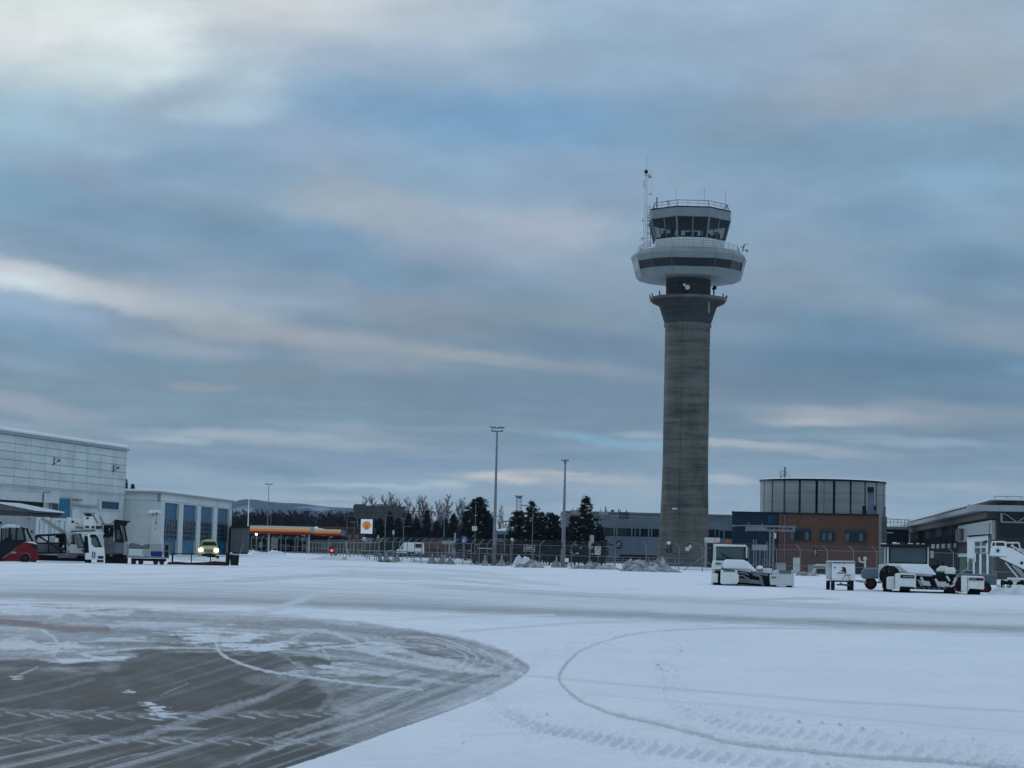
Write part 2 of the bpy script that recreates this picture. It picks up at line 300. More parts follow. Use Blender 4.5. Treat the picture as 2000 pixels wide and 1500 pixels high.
material('white_paint', (.78, .81, .80), .45, var=.05, scale=1.5, dirt=.12)
material('dull_white', (.60, .64, .64), .5, var=.06, scale=1.5, dirt=.10)
material('clean_white', (.84, .87, .87), .4, var=.04, scale=1.0)
material('snow', (.86, .89, .93), .8, var=.04, scale=2.0, bump=.3)
material('dirty_snow', (.40, .43, .46), .9, var=.25, scale=1.5, bump=.9, color2=(.03, .03, .03), detail=10)
material('rubber', (.012, .012, .014), .8, var=.2, scale=6)
material('black_steel', (.009, .010, .012), .5, var=.2, scale=3)
material('dark_interior', (.006, .007, .009), .7, var=.2, scale=1)
material('grey_steel', (.22, .24, .26), .45, metal=.3, var=.12, scale=2)
material('galvanised', (.23, .25, .265), .5, metal=.35, var=.15, scale=2)
material('mid_grey', (.15, .16, .17), .6, var=.12, scale=2)
material('pale_grey', (.34, .37, .38), .6, var=.08, scale=1)
material('slate_blue', (.16, .21, .26), .5, var=.1, scale=1)
material('navy_cladding', (.005, .020, .038), .5, var=.15, scale=.6)
material('blue_paint', (.010, .035, .20), .45, var=.15, scale=1.5)
material('door_blue', (.004, .14, .26), .4, var=.12, scale=.8)
material('dark_door_blue', (.006, .05, .09), .35, var=.15, scale=.8)
material('window_blue', (.004, .05, .11), .25, var=.1)
material('red_paint', (.20, .011, .012), .4, var=.15, scale=2, dirt=.3)
material('rust_red', (.09, .018, .014), .7, var=.2, scale=3)
material('orange_plastic', (.42, .07, .03), .4, var=.1)
material('yellow_paint', (.56, .56, .24), .35, var=.06)
material('bin_green', (.006, .013, .015), .5, var=.15)
material('green_door', (.05, .16, .05), .5, var=.1)
material('brown_soffit', (.075, .068, .062), .7, var=.15, scale=.8)
material('brown_wall', (.07, .045, .032), .8, var=.2, scale=1.5)
material('dark_green_grey', (.042, .048, .043), .7, var=.12, scale=.4)
material('concrete', (.30, .31, .31), .85, var=.2, scale=2.2, bump=.3)
material('bark', (.03, .025, .022), .9, var=.3, scale=8)
material('birch_twig', (.15, .13, .125), .9, var=.2, scale=4)
material('wood_twig', (.028, .019, .020), .9, var=.25, scale=.2)
material('needles', (.007, .013, .010), .8, var=.35, scale=1.2)
material('rust_leaf', (.12, .045, .02), .8, var=.3, scale=1.5)
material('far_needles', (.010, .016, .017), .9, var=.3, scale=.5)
material('lamp_lit', (1.0, .93, .72), .4, emit=14.0, var=0)
material('lamp_red', (1.0, .06, .10), .4, emit=1.6, var=0)
material('sign_white', (.75, .77, .78), .4, var=.03)
material('sign_lit', (.66, .72, .80), .4, emit=.22, var=0)
material('sign_yellow', (.80, .30, .015), .4, emit=.25, var=0)
material('sign_red', (.42, .05, .02), .4, emit=.15, var=0)
material('canopy_yellow', (.60, .50, .32), .4, emit=.06, var=0)
material('canopy_orange', (.68, .19, .045), .4, emit=.16, var=0)
material('canopy_red', (.25, .03, .02), .4, emit=.02, var=0)
material('sign_blue', (.01, .09, .32), .4, var=.05)
material('hi_vis', (.45, .48, .2), .6, var=.1)
def glass(name, tint, alpha):
    m = material(name, tint, .08, var=.05, scale=.4, spec=.35); b = m.node_tree.nodes['Principled BSDF']; b.inputs['Alpha'].default_value = alpha; return m
glass('dark_glass', (.006, .011, .016), 1.0)
glass('tinted_glass', (.012, .024, .03), .5)
glass('screen_glass', (.09, .15, .17), .72)
glass('window_glass', (.05, .09, .11), 1.0)
M['window_glass'].node_tree.nodes['Principled BSDF'].inputs['Roughness'].default_value = .15
# ------------------------------------------------------------------ ground: one far sheet and the apron with its snow, tracks and swept patch
def snow_ground_material():
    m = bpy.data.materials.new('apron_snow'); m.use_nodes = True; t = m.node_tree; b = t.nodes['Principled BSDF']
    ln = t.links.new
    at_ = t.nodes.new('ShaderNodeAttribute'); at_.attribute_name = 'cover'
    a2 = t.nodes.new('ShaderNodeAttribute'); a2.attribute_name = 'stain'
    c = t.nodes.new('ShaderNodeTexCoord')
    n = t.nodes.new('ShaderNodeTexNoise'); n.inputs['Scale'].default_value = 9; n.inputs['Detail'].default_value = 8; n.inputs['Roughness'].default_value = .7; ln(c.outputs['Object'], n.inputs['Vector'])
    n2 = t.nodes.new('ShaderNodeTexNoise'); n2.inputs['Scale'].default_value = .35; n2.inputs['Detail'].default_value = 6; ln(c.outputs['Object'], n2.inputs['Vector'])
    def mt(op, a, b_, c_=None):
        k = t.nodes.new('ShaderNodeMath'); k.operation = op
        for i, x in enumerate((a, b_, c_)):
            if x is None: continue
            if isinstance(x, (int, float)): k.inputs[i].default_value = x
            else: ln(x, k.inputs[i])
        return k.outputs[0]
    # noise matters most where the cover is thin
    thin = mt('MULTIPLY', mt('MULTIPLY', at_.outputs['Fac'], mt('SUBTRACT', 1.04, at_.outputs['Fac'])), 2.3)
    cv = mt('ADD', at_.outputs['Fac'], mt('MULTIPLY', mt('SUBTRACT', n.outputs['Fac'], .5), thin))
    cl = t.nodes.new('ShaderNodeClamp'); ln(cv, cl.inputs[0])
    asp = t.nodes.new('ShaderNodeValToRGB'); ln(n2.outputs['Fac'], asp.inputs[0])
    asp.color_ramp.elements[0].position = .35; asp.color_ramp.elements[0].color = (.028, .027, .024, 1); asp.color_ramp.elements[1].position = .65; asp.color_ramp.elements[1].color = (.048, .046, .040, 1)
    st = t.nodes.new('ShaderNodeMix'); st.data_type = 'RGBA'; ln(a2.outputs['Fac'], st.inputs[0]); ln(asp.outputs[0], st.inputs[6]); st.inputs[7].default_value = (.11, .04, .03, 1)
    sn = t.nodes.new('ShaderNodeValToRGB'); ln(n2.outputs['Fac'], sn.inputs[0])
    sn.color_ramp.elements[0].position = .3; sn.color_ramp.elements[0].color = (.72, .76, .84, 1); sn.color_ramp.elements[1].position = .7; sn.color_ramp.elements[1].color = (.79, .825, .89, 1)
    n9 = t.nodes.new('ShaderNodeTexNoise'); n9.inputs['Scale'].default_value = 3.2; n9.inputs['Detail'].default_value = 10; n9.inputs['Roughness'].default_value = .8; ln(c.outputs['Object'], n9.inputs['Vector'])
    g9 = t.nodes.new('ShaderNodeMapRange'); ln(n9.outputs['Fac'], g9.inputs[0]); g9.inputs[1].default_value = .3; g9.inputs[2].default_value = .7; g9.inputs[3].default_value = .90; g9.inputs[4].default_value = 1.04
    v9 = t.nodes.new('ShaderNodeVectorMath'); v9.operation = 'SCALE'; ln(sn.outputs[0], v9.inputs[0]); ln(g9.outputs[0], v9.inputs['Scale'])
    x = t.nodes.new('ShaderNodeMix'); x.data_type = 'RGBA'; ln(cl.outputs[0], x.inputs[0]); ln(st.outputs[2], x.inputs[6]); ln(v9.outputs[0], x.inputs[7]); ln(x.outputs[2], b.inputs['Base Color'])
    rr = t.nodes.new('ShaderNodeMapRange'); ln(cl.outputs[0], rr.inputs[0]); rr.inputs[3].default_value = .55; rr.inputs[4].default_value = .85; ln(rr.outputs[0], b.inputs['Roughness'])
    b.inputs['Specular IOR Level'].default_value = .25
    bp = t.nodes.new('ShaderNodeBump'); bp.inputs['Strength'].default_value = .6; bp.inputs['Distance'].default_value = .03; ln(n.outputs['Fac'], bp.inputs['Height']); ln(bp.outputs[0], b.inputs['Normal'])
    return m
GM = snow_ground_material()
RNG = np.random.RandomState(7)
TAB = RNG.rand(256, 256)
def vn(x, y):                              # smooth value noise
    xi = np.floor(x).astype(int); yi = np.floor(y).astype(int); fx = x - xi; fy = y - yi
    fx = fx * fx * (3 - 2 * fx); fy = fy * fy * (3 - 2 * fy)
    g = lambda i, j: TAB[i & 255, j & 255]
    return (g(xi, yi) * (1 - fx) + g(xi + 1, yi) * fx) * (1 - fy) + (g(xi, yi + 1) * (1 - fx) + g(xi + 1, yi + 1) * fx) * fy
def fbm(x, y, o=4):
    s_ = 0; a = .5; t_ = 0
    for k in range(o): s_ = s_ + a * vn(x * 2 ** k + 17.3 * k, y * 2 ** k + 5.1 * k); t_ += a; a *= .55
    return s_ / t_
def sst(x, a, b): t_ = np.clip((x - a) / (b - a), 0, 1); return t_ * t_ * (3 - 2 * t_)
def polydist(px, py, pts, ky=1.0):
    """distance to a polyline and the run along it"""
    best = np.full(px.shape, 1e9); run = np.zeros(px.shape); sgn = np.zeros(px.shape); acc = 0.0
    for (x0, y0), (x1, y1) in zip(pts[:-1], pts[1:]):
        dx, dy = x1 - x0, (y1 - y0) * ky; ll = math.hypot(dx, dy)
        qx = px - x0; qy = (py - y0) * ky
        t_ = np.clip((qx * dx + qy * dy) / (ll * ll), 0, 1)
        d = np.hypot(qx - t_ * dx, qy - t_ * dy); m_ = d < best
        best = np.where(m_, d, best); run = np.where(m_, acc + t_ * ll, run); sgn = np.where(m_, np.sign(dx * qy - dy * qx), sgn); acc += ll
    return best, run, sgn
def inside(px, py, pts):
    r = np.zeros(px.shape, bool); n = len(pts)
    for i in range(n):
        x0, y0 = pts[i]; x1, y1 = pts[(i + 1) % n]
        if y0 == y1: continue
        c = ((y0 > py) != (y1 > py)) & (px < (x1 - x0) * (py - y0) / (y1 - y0) + x0); r ^= c
    return r
def smooth_line(pts, k=6):                 # Catmull-Rom
    out = []; P = [pts[0]] + list(pts) + [pts[-1]]
    for i in range(1, len(P) - 2):
        for j in range(k):
            t_ = j / k; a, b, c, d = [np.array(P[i + q], float) for q in (-1, 0, 1, 2)]
            out.append(tuple(.5 * ((2 * b) + (-a + c) * t_ + (2 * a - 5 * b + 4 * c - d) * t_ ** 2 + (-a + 3 * b - 3 * c + d) * t_ ** 3)))
    return out + [tuple(pts[-1])]
Z4 = lambda l: [(x / 1.818, 1100 + y / 1.818) for x, y in l]
Z5 = lambda l: [(900 + x / 1.818, 1100 + y / 1.818) for x, y in l]

NR, NC = 530, 1330
inv = np.concatenate([np.linspace(1 / 6.0, 1 / 11.1, 30), np.linspace(1 / 11.0, 1 / 420.0, 500)])
# a little denser where the snow is near
dist = 1.0 / inv
azs = np.radians(np.concatenate([np.linspace(-60, -17.3, 110), np.linspace(-17, 17, 1110), np.linspace(17.3, 60, 110)]))
D, A = np.meshgrid(dist, azs, indexing='ij')
GX = D * np.sin(A); GY = D * np.cos(A)
inR = np.array(R3.inverted())
dx_, dy_, dz_ = GX, GY, np.full(GX.shape, -EYE)
cx_ = inR[0][0] * dx_ + inR[0][1] * dy_ + inR[0][2] * dz_; cy_ = inR[1][0] * dx_ + inR[1][1] * dy_ + inR[1][2] * dz_; cz_ = inR[2][0] * dx_ + inR[2][1] * dy_ + inR[2][2] * dz_
PX = CX + F * cx_ / -cz_; PY = CY - F * cy_ / -cz_
cover = np.ones(PX.shape); stain = np.zeros(PX.shape); hz = np.zeros(PX.shape)
wob = (fbm(GX * .7, GY * .3, 3) - .5)
# drifted texture of the far apron, thin bands where vehicles run
streakH = fbm(PX / 170.0, PY / 3.2 + 40, 4)
streakF = fbm(PX / 60.0 + 9, PY / 1.6, 3)
def band(pts, hw, val, fz=.5, gap=.35):
    global cover
    d, r_, s_ = polydist(PX, PY + wob * 3, pts, 1.0); tot = sum(math.dist(a, b) for a, b in zip(pts[:-1], pts[1:]))
    e = 1 - sst(d + (streakF - .5) * hw * 1.3, hw * (1 - fz), hw * (1 + fz))
    e = e * (1 - gap + gap * 2 * np.clip(streakH, 0, 1) * 1.0) * sst(r_, 1, 90) * sst(tot - r_, 1, 90)
    cover = cover * (1 - np.clip(e, 0, 1)) + val * np.clip(e, 0, 1)
cover = 1 - .10 * sst(streakH, .5, .8) * sst(PY, 1230, 1150)
main_ = [(-300, 1150), (0, 1158), (400, 1167), (620, 1174), (1000, 1188), (1400, 1203), (1700, 1214), (2000, 1224), (2400, 1238)]
off_ = lambda dy: [(x, y + dy) for x, y in main_]
band(off_(-8), 24, .84, .5, .4); band(off_(-16), 2, .72, .5); band(off_(-24), 1.6, .76, .5); band(off_(-11), 1.2, .66, .5); band(off_(0), 10, .64, .6, .35); band(off_(2), 3.0, .50, .5, .4); band(off_(8), 3.2, .55, .5, .4); band(off_(-7), 1.6, .62, .5); band(off_(13), 1.5, .70, .5); band(off_(5), .9, .40, .4)
band([(780, 1143), (1100, 1160), (1285, 1170), (1670, 1187), (2000, 1203), (2400, 1218)], 5, .76, .6); band([(820, 1147), (1285, 1172), (1670, 1190), (2000, 1206)], 1.6, .64, .6); band([(700, 1136), (1100, 1156), (1500, 1178)], 1.2, .74, .6)
band([(600, 1138), (1000, 1172), (1300, 1186), (1800, 1206), (2300, 1225)], 9, .86, .7); band([(500, 1142), (900, 1164), (1300, 1184)], 1.3, .76, .6)
band([(-300, 1150), (200, 1148), (560, 1128), (700, 1118), (820, 1122), (980, 1130), (1150, 1150)], 3.5, .82, .8); band([(100, 1146), (500, 1134), (700, 1122), (900, 1128)], 1.2, .70, .6)
band([(430, 1131), (620, 1124), (880, 1132), (1050, 1148)], 1.6, .72, .8)
band([(560, 1112), (650, 1106), (800, 1110), (940, 1118), (1040, 1128)], 2.0, .82, .8); band([(640, 1100), (690, 1112), (660, 1128), (560, 1140)], 1.6, .84, .7)
band([(240, 1100), (420, 1108), (660, 1103)], 1.5, .84, .6); band([(0, 1122), (300, 1120), (600, 1116)], 1.2, .86, .6); band([(-200, 1136), (200, 1133), (500, 1126)], 1.2, .84, .6)
band([(1380, 1175), (1560, 1168), (1680, 1172)], 2.2, .7, .5)
band([(1680, 1170), (1640, 1180), (1500, 1182)], 1.8, .7, .5)
band([(1905, 1182), (1935, 1189), (2000, 1192)], 1.5, .6, .5)
band([(1980, 1186), (2060, 1192)], 1.5, .6, .5)
band(smooth_line(Z4([(1180, 20), (1150, 90), (1000, 155), (880, 190), (760, 250), (640, 330)])), 5, .80, .7)
band(smooth_line(Z4([(1700, 40), (1400, 55), (1150, 15)])), 2.5, .8, .6)
for pl, hw, val in ((Z5([(200, 398), (420, 416), (700, 441), (1300, 490), (2000, 525), (2300, 540)]), 2.6, .86), (Z5([(430, 462), (900, 500), (1500, 560), (2100, 608)]), 2.2, .92),
                    (Z5([(0, 243), (200, 228), (420, 212), (700, 206)]), 2.0, .82), (Z5([(-300, 205), (0, 190), (330, 182)]), 1.5, .88), (Z5([(0, 612), (300, 600), (700, 628)]), 3, .94)):
    d, r_, s_ = polydist(PX, PY, pl); e = 1 - sst(d, hw * .5, hw * 1.5); cover = cover * (1 - e) + val * e
# the swept patch of bare and dusted asphalt
PATCH = smooth_line([(-6000, 1110), (-2500, 1145), (-700, 1165), (-300, 1169), (0, 1176), (280, 1186), (560, 1199), (760, 1222), (900, 1244), (985, 1268), (1028, 1292), (1036, 1306), (1012, 1328), (970, 1350), (900, 1380), (750, 1432), (640, 1472), (540, 1505), (400, 1560), (0, 1700), (-700, 1950), (-2500, 2500), (-6000, 3500)])
pd, pr, _ = polydist(PX, PY, PATCH)
ins = inside(PX, PY, PATCH)
sd_ = np.where(ins, pd, -pd)
edge_n = np.where(PX < 800, fbm(PX / 90, PY / 1.8, 4), fbm(PX / 16, PY / 5, 4)) - .5
up = (PY < 1230) & (PX < 700)
ew = np.where(up, 9.0, 3.5)
wp = sst(sd_ + edge_n * ew * np.where(PY > 1300, .7, 2.2), -ew * .4, ew * np.where(PY > 1300, .6, 1.0))
# strokes left by the broom run parallel to the rim
st1 = fbm(sd_ / 7.0, pr / 260.0, 4); st2 = fbm(sd_ / 22.0 + 31, pr / 420.0, 3); st3 = fbm(PX / 130 + 50, PY / 4.5, 5); st4 = fbm(PX / 240 + 11, PY / 13, 4)
st5 = fbm((PX + 2.1 * PY) / 200.0, (PY + .26 * PX + .00012 * (PX - 250) ** 2) / 5.0, 5)
st6 = fbm(PX / 48.0 + 3, PY / 1.7, 4); st7 = fbm(PX / 90.0 + 71, PY / 2.6, 4); st8 = fbm(PX / 30.0, PY / 9.0, 5)
rimz = sst(sd_, 200, 60)
cin = .34 + (.55 * (st1 - .5) + .5 * (st2 - .5)) * rimz + (.9 * (st3 - .5) + .5 * (st4 - .5)) * (1 - rimz) * sst(PY, 1330, 1270)
cin = cin + .10 * sst(PY, 1290, 1200)
upz = (1 - rimz) * sst(PY, 1320, 1275)
cin = cin + upz * (.55 * sst(st6, .56, .68) + .5 * sst(st7, .55, .68) - .30 * sst(st6, .46, .34) - .22 * sst(st7, .47, .36))
cin = cin + .10 * (st8 - .5) + .16 * rimz * (fbm(sd_ / 2.6, pr / 120.0, 3) - .5)
core = inside(PX, PY, Z4([(-900, 330), (0, 338), (160, 348), (330, 350), (430, 332), (520, 312), (760, 302), (980, 318), (1130, 350), (1090, 380), (1120, 410), (1290, 440), (1260, 470), (1190, 500), (1240, 560), (1200, 640), (1100, 760), (-900, 1200)]))
cd_, _, _ = polydist(PX, PY, Z4([(-900, 330), (0, 338), (160, 348), (330, 350), (430, 332), (520, 312), (760, 302), (980, 318), (1130, 350), (1090, 380), (1120, 410), (1290, 440), (1260, 470), (1190, 500), (1240, 560), (1200, 640), (1100, 760)]))
csd = np.where(core, cd_, -cd_) + (fbm(PX / 60, PY / 9, 4) - .5) * 46
cw = sst(csd, -6, np.where(PY < 1300, 6, 26))
cval = .0 + .10 * sst(st5, .50, .78) + .25 * sst(st5, .52, .72) * sst(PY, 1400, 1480) + .09 * (st8 - .4) + .07 * sst(fbm(PX / 100, PY / 25, 3), .5, .8)
cin = cin * (1 - cw) + cval * cw
def blob(x, y, rx, ry, val, k=.8, cut=.0):
    global cin
    q = np.hypot((PX - x) / rx, (PY - y) / ry) + (fbm(PX / 34 + x, PY / 3.2, 5) - .5) * 2.9 + cut
    e = (1 - sst(q, .55, 1.0)) * k; cin = cin * (1 - e) + val * e
for a in ((440, 1246, 110, 12, .98), (500, 1262, 80, 8, .98), (395, 1232, 60, 6, .9), (130, 1287, 70, 5, 1.0), (80, 1262, 110, 9, .85), (230, 1247, 90, 6, .8), (40, 1188, 150, 9, .95), (170, 1196, 140, 6, .85),
          (300, 1218, 120, 5, .8), (720, 1262, 120, 10, .85), (640, 1298, 50, 10, .9), (860, 1290, 70, 9, .62), (20, 1250, 50, 14, .8), (930, 1305, 50, 6, .6), (700, 1312, 140, 7, .7),
          (290, 1372, 16, 6, 1.0), (300, 1383, 22, 6, 1.0), (318, 1396, 24, 7, 1.0), (252, 1348, 14, 3, .9), (30, 1320, 16, 5, .8), (350, 1420, 60, 6, .5), (200, 1282, 40, 6, .9)):
    blob(*a)
for a in ((350, 1242, 36, 3, .1), (620, 1290, 40, 6, .1), (60, 1213, 50, 3, .15), (340, 1258, 60, 3, .15), (560, 1215, 90, 8, .36), (800, 1243, 60, 5, .3), (240, 1232, 120, 6, .3)): blob(*a)
def line(pts, hw, val, k=1.0, rag=.0):
    global cin
    d, r_, s_ = polydist(PX, PY, smooth_line(pts)); d = d + (fbm(PX / 9, PY / 4, 3) - .5) * rag
    e = (1 - sst(d, hw * .5, hw * 1.4)) * k; cin = cin * (1 - e) + val * e
line(Z4([(768, 285), (785, 318), (850, 352), (950, 380), (1100, 402), (1280, 425), (1450, 440), (1500, 446)]), 2.6, .78, .85, 4)
line(Z4([(1000, 240), (1150, 240), (1260, 275), (1300, 312), (1500, 352), (1750, 382), (1850, 388)]), 4.0, .75, .8, 6)
line(Z4([(1010, 300), (1030, 268), (1110, 243)]), 3, .7, .7, 4)
line(Z4([(1150, 310), (1165, 335), (1150, 370)]), 3, .7, .6, 5)
line(Z4([(1180, 370), (1400, 395), (1640, 428), (1720, 430)]), 3.5, .72, .7, 8)
for k in range(6):
    o_ = k * 17; line(Z4([(1360 + o_, 262), (1440 + o_ * 1.3, 262), (1570 + o_, 290 + o_ * .1), (1640 + o_, 330), (1610 + o_, 372)]), 1.8, .78 if k % 2 else .22, .55, 4)
ZA = lambda l: [(x / 2.857, 1160 + y / 2.857) for x, y in l]
ZB = lambda l: [(600 + x / 3.333, 1180 + y / 3.333) for x, y in l]
line(ZB([(310, 250), (500, 330), (800, 400), (1100, 440), (1230, 452)]), 3.2, .78, .7, 5); line(ZB([(380, 230), (650, 310), (900, 370), (1150, 432)]), 5.0, .82, .6, 8)
line(ZB([(1130, 290), (1210, 340), (1222, 390), (1160, 432)]), 2.6, .72, .6, 4); line(ZB([(1020, 290), (1100, 330), (1112, 380), (1060, 405)]), 2.2, .70, .6, 4); line(ZB([(1070, 285), (1150, 335), (1160, 385), (1100, 415)]), 2.0, .25, .4, 3)
line(ZB([(-200, 930), (0, 862), (400, 742), (800, 575), (1150, 446), (1350, 338)]), 4.5, .62, .6, 7); line(ZB([(-200, 850), (0, 790), (300, 690), (600, 570), (900, 470)]), 3.5, .60, .5, 7); line(ZB([(-100, 900), (300, 800), (700, 660), (1050, 520), (1300, 420)]), 3.0, .25, .4, 5)
line(ZB([(550, 460), (700, 424), (820, 440)]), 3, .22, .5, 4); line(ZB([(1000, 506), (1120, 470), (1250, 462)]), 3, .20, .6, 4); line(ZB([(560, 200), (700, 190), (900, 215), (1100, 260)]), 3, .22, .5, 5); line(ZB([(640, 240), (780, 248), (900, 275)]), 2, .12, .6, 3)
line(ZA([(1530, 320), (1640, 370), (1712, 430), (1620, 500), (1450, 580), (1200, 660), (900, 760), (400, 870), (-100, 985)]), 5.5, .42, .55, 7); line(ZA([(1500, 560), (1200, 640), (940, 730), (820, 770)]), 4.5, .50, .5, 7)
line(ZA([(-100, 610), (300, 532), (520, 470)]), 3.5, .26, .5, 6); line(ZA([(-100, 760), (300, 680), (600, 625)]), 2.0, .35, .5, 4); line(ZA([(500, 960), (700, 900), (820, 880)]), 1.4, .6, .5, 3); line(ZA([(1330, 940), (1480, 860), (1700, 760), (2000, 660)]), 3.5, .45, .5, 6)
line(ZA([(80, 470), (110, 445), (210, 405)]), 1.6, .6, .7, 3); line(ZA([(900, 560), (960, 530), (1050, 495)]), 1.6, .45, .5, 3); line(ZA([(1790, 510), (1850, 560), (1780, 640)]), 6, .36, .5, 8)
line(ZA([(240, 200), (300, 240), (330, 290), (300, 340)]), 2.5, .85, .7, 7); line(ZA([(430, 330), (800, 298), (1200, 300)]), 1.6, .78, .8, 3); line(ZA([(650, 325), (900, 312), (1190, 308)]), 2.5, .06, .6, 4); line(ZA([(0, 355), (300, 350), (500, 355)]), 2.5, .5, .6, 5)
line(Z4([(370, 400), (430, 440), (500, 488), (560, 540)]), 2.2, .03, .5, 4)
line(Z4([(1000, 300), (1130, 290), (1260, 282)]), 1.6, .16, .8, 2)
line(Z4([(1040, 335), (1120, 338), (1170, 352)]), 4.5, .04, .95, 5)
for pl, ph in ((Z4([(-400, 515), (0, 522), (520, 538), (1100, 528), (1350, 520)]), 0.0), (Z4([(-400, 604), (0, 612), (600, 622), (1280, 628), (1340, 628)]), 11.0)):
    d, r_, s_ = polydist(PX, PY, pl); rr = r_ + ph + 5 * np.sin(r_ / 61.0) + 3 * np.sin(r_ / 23.0); per = 45.0; u = np.mod(rr, per); dy = d * s_; cellr = TAB[(np.floor(rr / per).astype(int) * 5) & 255, 9]
    jit = (fbm(PX / 10, PY / 2.2, 3) - .5) * 2.2
    lo_ = 1 - sst(np.abs(dy - (.8 + u * .19)) + jit, .9, 2.3); lo_ *= sst(u, 1, 5) * (1 - sst(u, 36, 44)) * (.6 + .4 * cellr)
    up_ = np.maximum(1 - sst(np.abs(dy + u * .075) + jit, .5, 1.5), 1 - sst(np.abs(dy + (u + per) * .075) + jit, .4, 1.4) * 1.0) * .55
    e = np.clip(lo_ + up_, 0, 1) * (d < 12) * (.5 + .5 * sst(fbm(r_ / 60, r_ * 0 + 3, 2), .3, .6)) * sst(PX, 790, 600); cin = cin * (1 - e) + .68 * e
    e2 = (1 - sst(d, 3, 11)) * .10; cin = cin * (1 - e2) + .5 * e2
for (x, y, rx, ry, st_) in ((575, 1310, 52, 20, 6.0), (212, 1301, 28, 12, 5.5), (520, 1325, 60, 14, 7)):
    q = np.hypot((PX - x) / rx, (PY - y) / ry); ph = (PX + 1.1 * (PY - y) + .02 * (PY - y) ** 2) / st_
    e = (1 - sst(q, .6, 1)) * sst(np.sin(ph * 2 * math.pi), .1, .8) * .6; cin = cin * (1 - e) + .7 * e
d, r_, s_ = polydist(PX, PY, Z4([(0, 205), (110, 218), (230, 232), (380, 230)])); stain = np.maximum(stain, (1 - sst(d + (streakF - .5) * 7, 3, 9)) * ins)
e = (1 - sst(d + (streakF - .5) * 8, 3, 8)) * .8; cin = cin * (1 - e) + .14 * e
sp1 = fbm(PX / 3.2, PY / 1.5, 3) - .5; sp2 = fbm(PX / 11, PY / 3.0, 4) - .5
cin = cin + (.34 * sp1 + .30 * sp2) * (cin * 1.6 * (1.25 - cin) + .05)
cin = cin + .34 * sst(sd_, 26, 0) * sst(PX, 820, 960) * fbm(PX / 18, PY / 4, 4)
cin = np.clip(cin, 0.0, 1)
cover = cover * (1 - wp) + cin * wp
hz -= .012 * wp
# one narrow loop track and two lines of lug prints in the snow
lp = smooth_line(Z5([(2400, 770), (2000, 727), (1700, 700), (1400, 680), (1000, 640), (850, 605), (700, 570), (560, 540), (480, 510), (420, 480), (370, 440), (350, 410), (360, 380), (385, 345), (430, 310), (500, 280), (600, 254), (720, 240), (900, 232), (1100, 230), (1500, 234), (2000, 241)]))
d, r_, s_ = polydist(PX, PY, lp); wl = 1.8 + 3.2 * sst(PY, 1240, 1480)
e = (1 - sst(d + (fbm(PX / 10, PY / 5, 3) - .5) * wl * 1.2, wl * .35, wl * 1.25)) * np.where(PY < 1260, .55, .85) * sst(PX, 2050, 1400 ) ** np.where(PY < 1300, 1, 0)
e2 = (1 - sst(d + (fbm(PX / 14, PY / 6, 4) - .5) * wl * 5, wl * .8, wl * 3.2)) * .22 * sst(PY, 1250, 1330) * sst(fbm(PX / 22, PY / 8, 3), .4, .6)
cover = cover * (1 - e2) + .55 * e2; cover = cover * (1 - e) + .58 * e; hz += -.020 * e + .012 * e2; stain = np.maximum(stain, .0 * e)
def prints(pts, s0, s1, hw, depth, k, keep=0.0):
    global cover, hz
    pl = smooth_line(pts); tot = sum(math.dist(a, b) for a, b in zip(pl[:-1], pl[1:]))
    d, r_, s_ = polydist(PX, PY, pl); f = r_ / tot; sp_ = s0 + (s1 - s0) * f
    ph = np.where(abs(s1 - s0) > 1e-6, np.log(np.maximum(sp_, 1e-3) / s0) * tot / (s1 - s0), r_ / s0)
    fr = np.mod(ph + d * s_ / (sp_ * .9), 1.0); cell = np.floor(ph)
    rnd = TAB[(cell.astype(int) * 7) & 255, 3]
    hwf = hw * (.75 + .25 * f)
    e = sst(fr, .12, .3) * sst(fr, .78, .6) * (1 - sst(d + (fbm(PX / 6, PY / 4, 2) - .5) * 3, hwf * .6, hwf)) * (rnd > keep) * (f > .001) * (f < .999) * (.35 + .65 * TAB[(cell.astype(int) * 11) & 255, 8])
    rim = sst(fr, .0, .1) * sst(fr, .24, .1) * (1 - sst(d, hwf * .7, hwf * 1.2)) * (rnd > keep)
    cover = cover * (1 - e * k); hz += -depth * e + depth * .5 * rim
prints(Z5([(95, 455), (150, 520), (250, 572), (400, 604), (540, 630), (680, 655), (800, 673), (900, 686), (1020, 700), (1140, 715), (1300, 733), (1500, 760)]), 9, 46, 14, .028, .10)
prints(Z5([(700, 345), (715, 390), (725, 440), (755, 500), (850, 545), (1000, 582), (1140, 600), (1260, 612), (1500, 650), (1900, 700)]), 9, 42, 12, .020, .06, .15)
prints(Z5([(780, 300), (775, 330), (790, 440), (850, 510), (1200, 560), (1420, 590), (1700, 625), (2100, 672)]), 12, 44, 6, .012, .05, .55)
hz += (fbm(GX * .9, GY * .35, 4) - .5) * .03 * (1 - wp) * sst(D, 10, 14) + (fbm(GX * 7, GY * 3, 3) - .5) * .006 * (1 - wp) * sst(D, 70, 30)
hz -= .0 * D
for pl, wd in ((Z5([(95, 455), (150, 520), (250, 572), (400, 604), (540, 630), (800, 673), (1140, 715), (1500, 760)]), 30), (Z5([(760, 280), (730, 345), (735, 400), (745, 450), (780, 505), (870, 550), (1140, 590), (1500, 640), (2000, 690)]), 34), (Z5([(120, 420), (260, 350), (420, 290), (560, 262)]), 22)):
    d, r_, s_ = polydist(PX, PY, smooth_line(pl)); mk = 1 - sst(d + (fbm(PX / 40, PY / 16, 3) - .5) * wd, wd * .4, wd * 1.1); tx = fbm(PX / 5.0, PY / 2.4, 4)
    hz += mk * (tx - .5) * .030; cover = cover - mk * .10 * sst(tx, .55, .75)
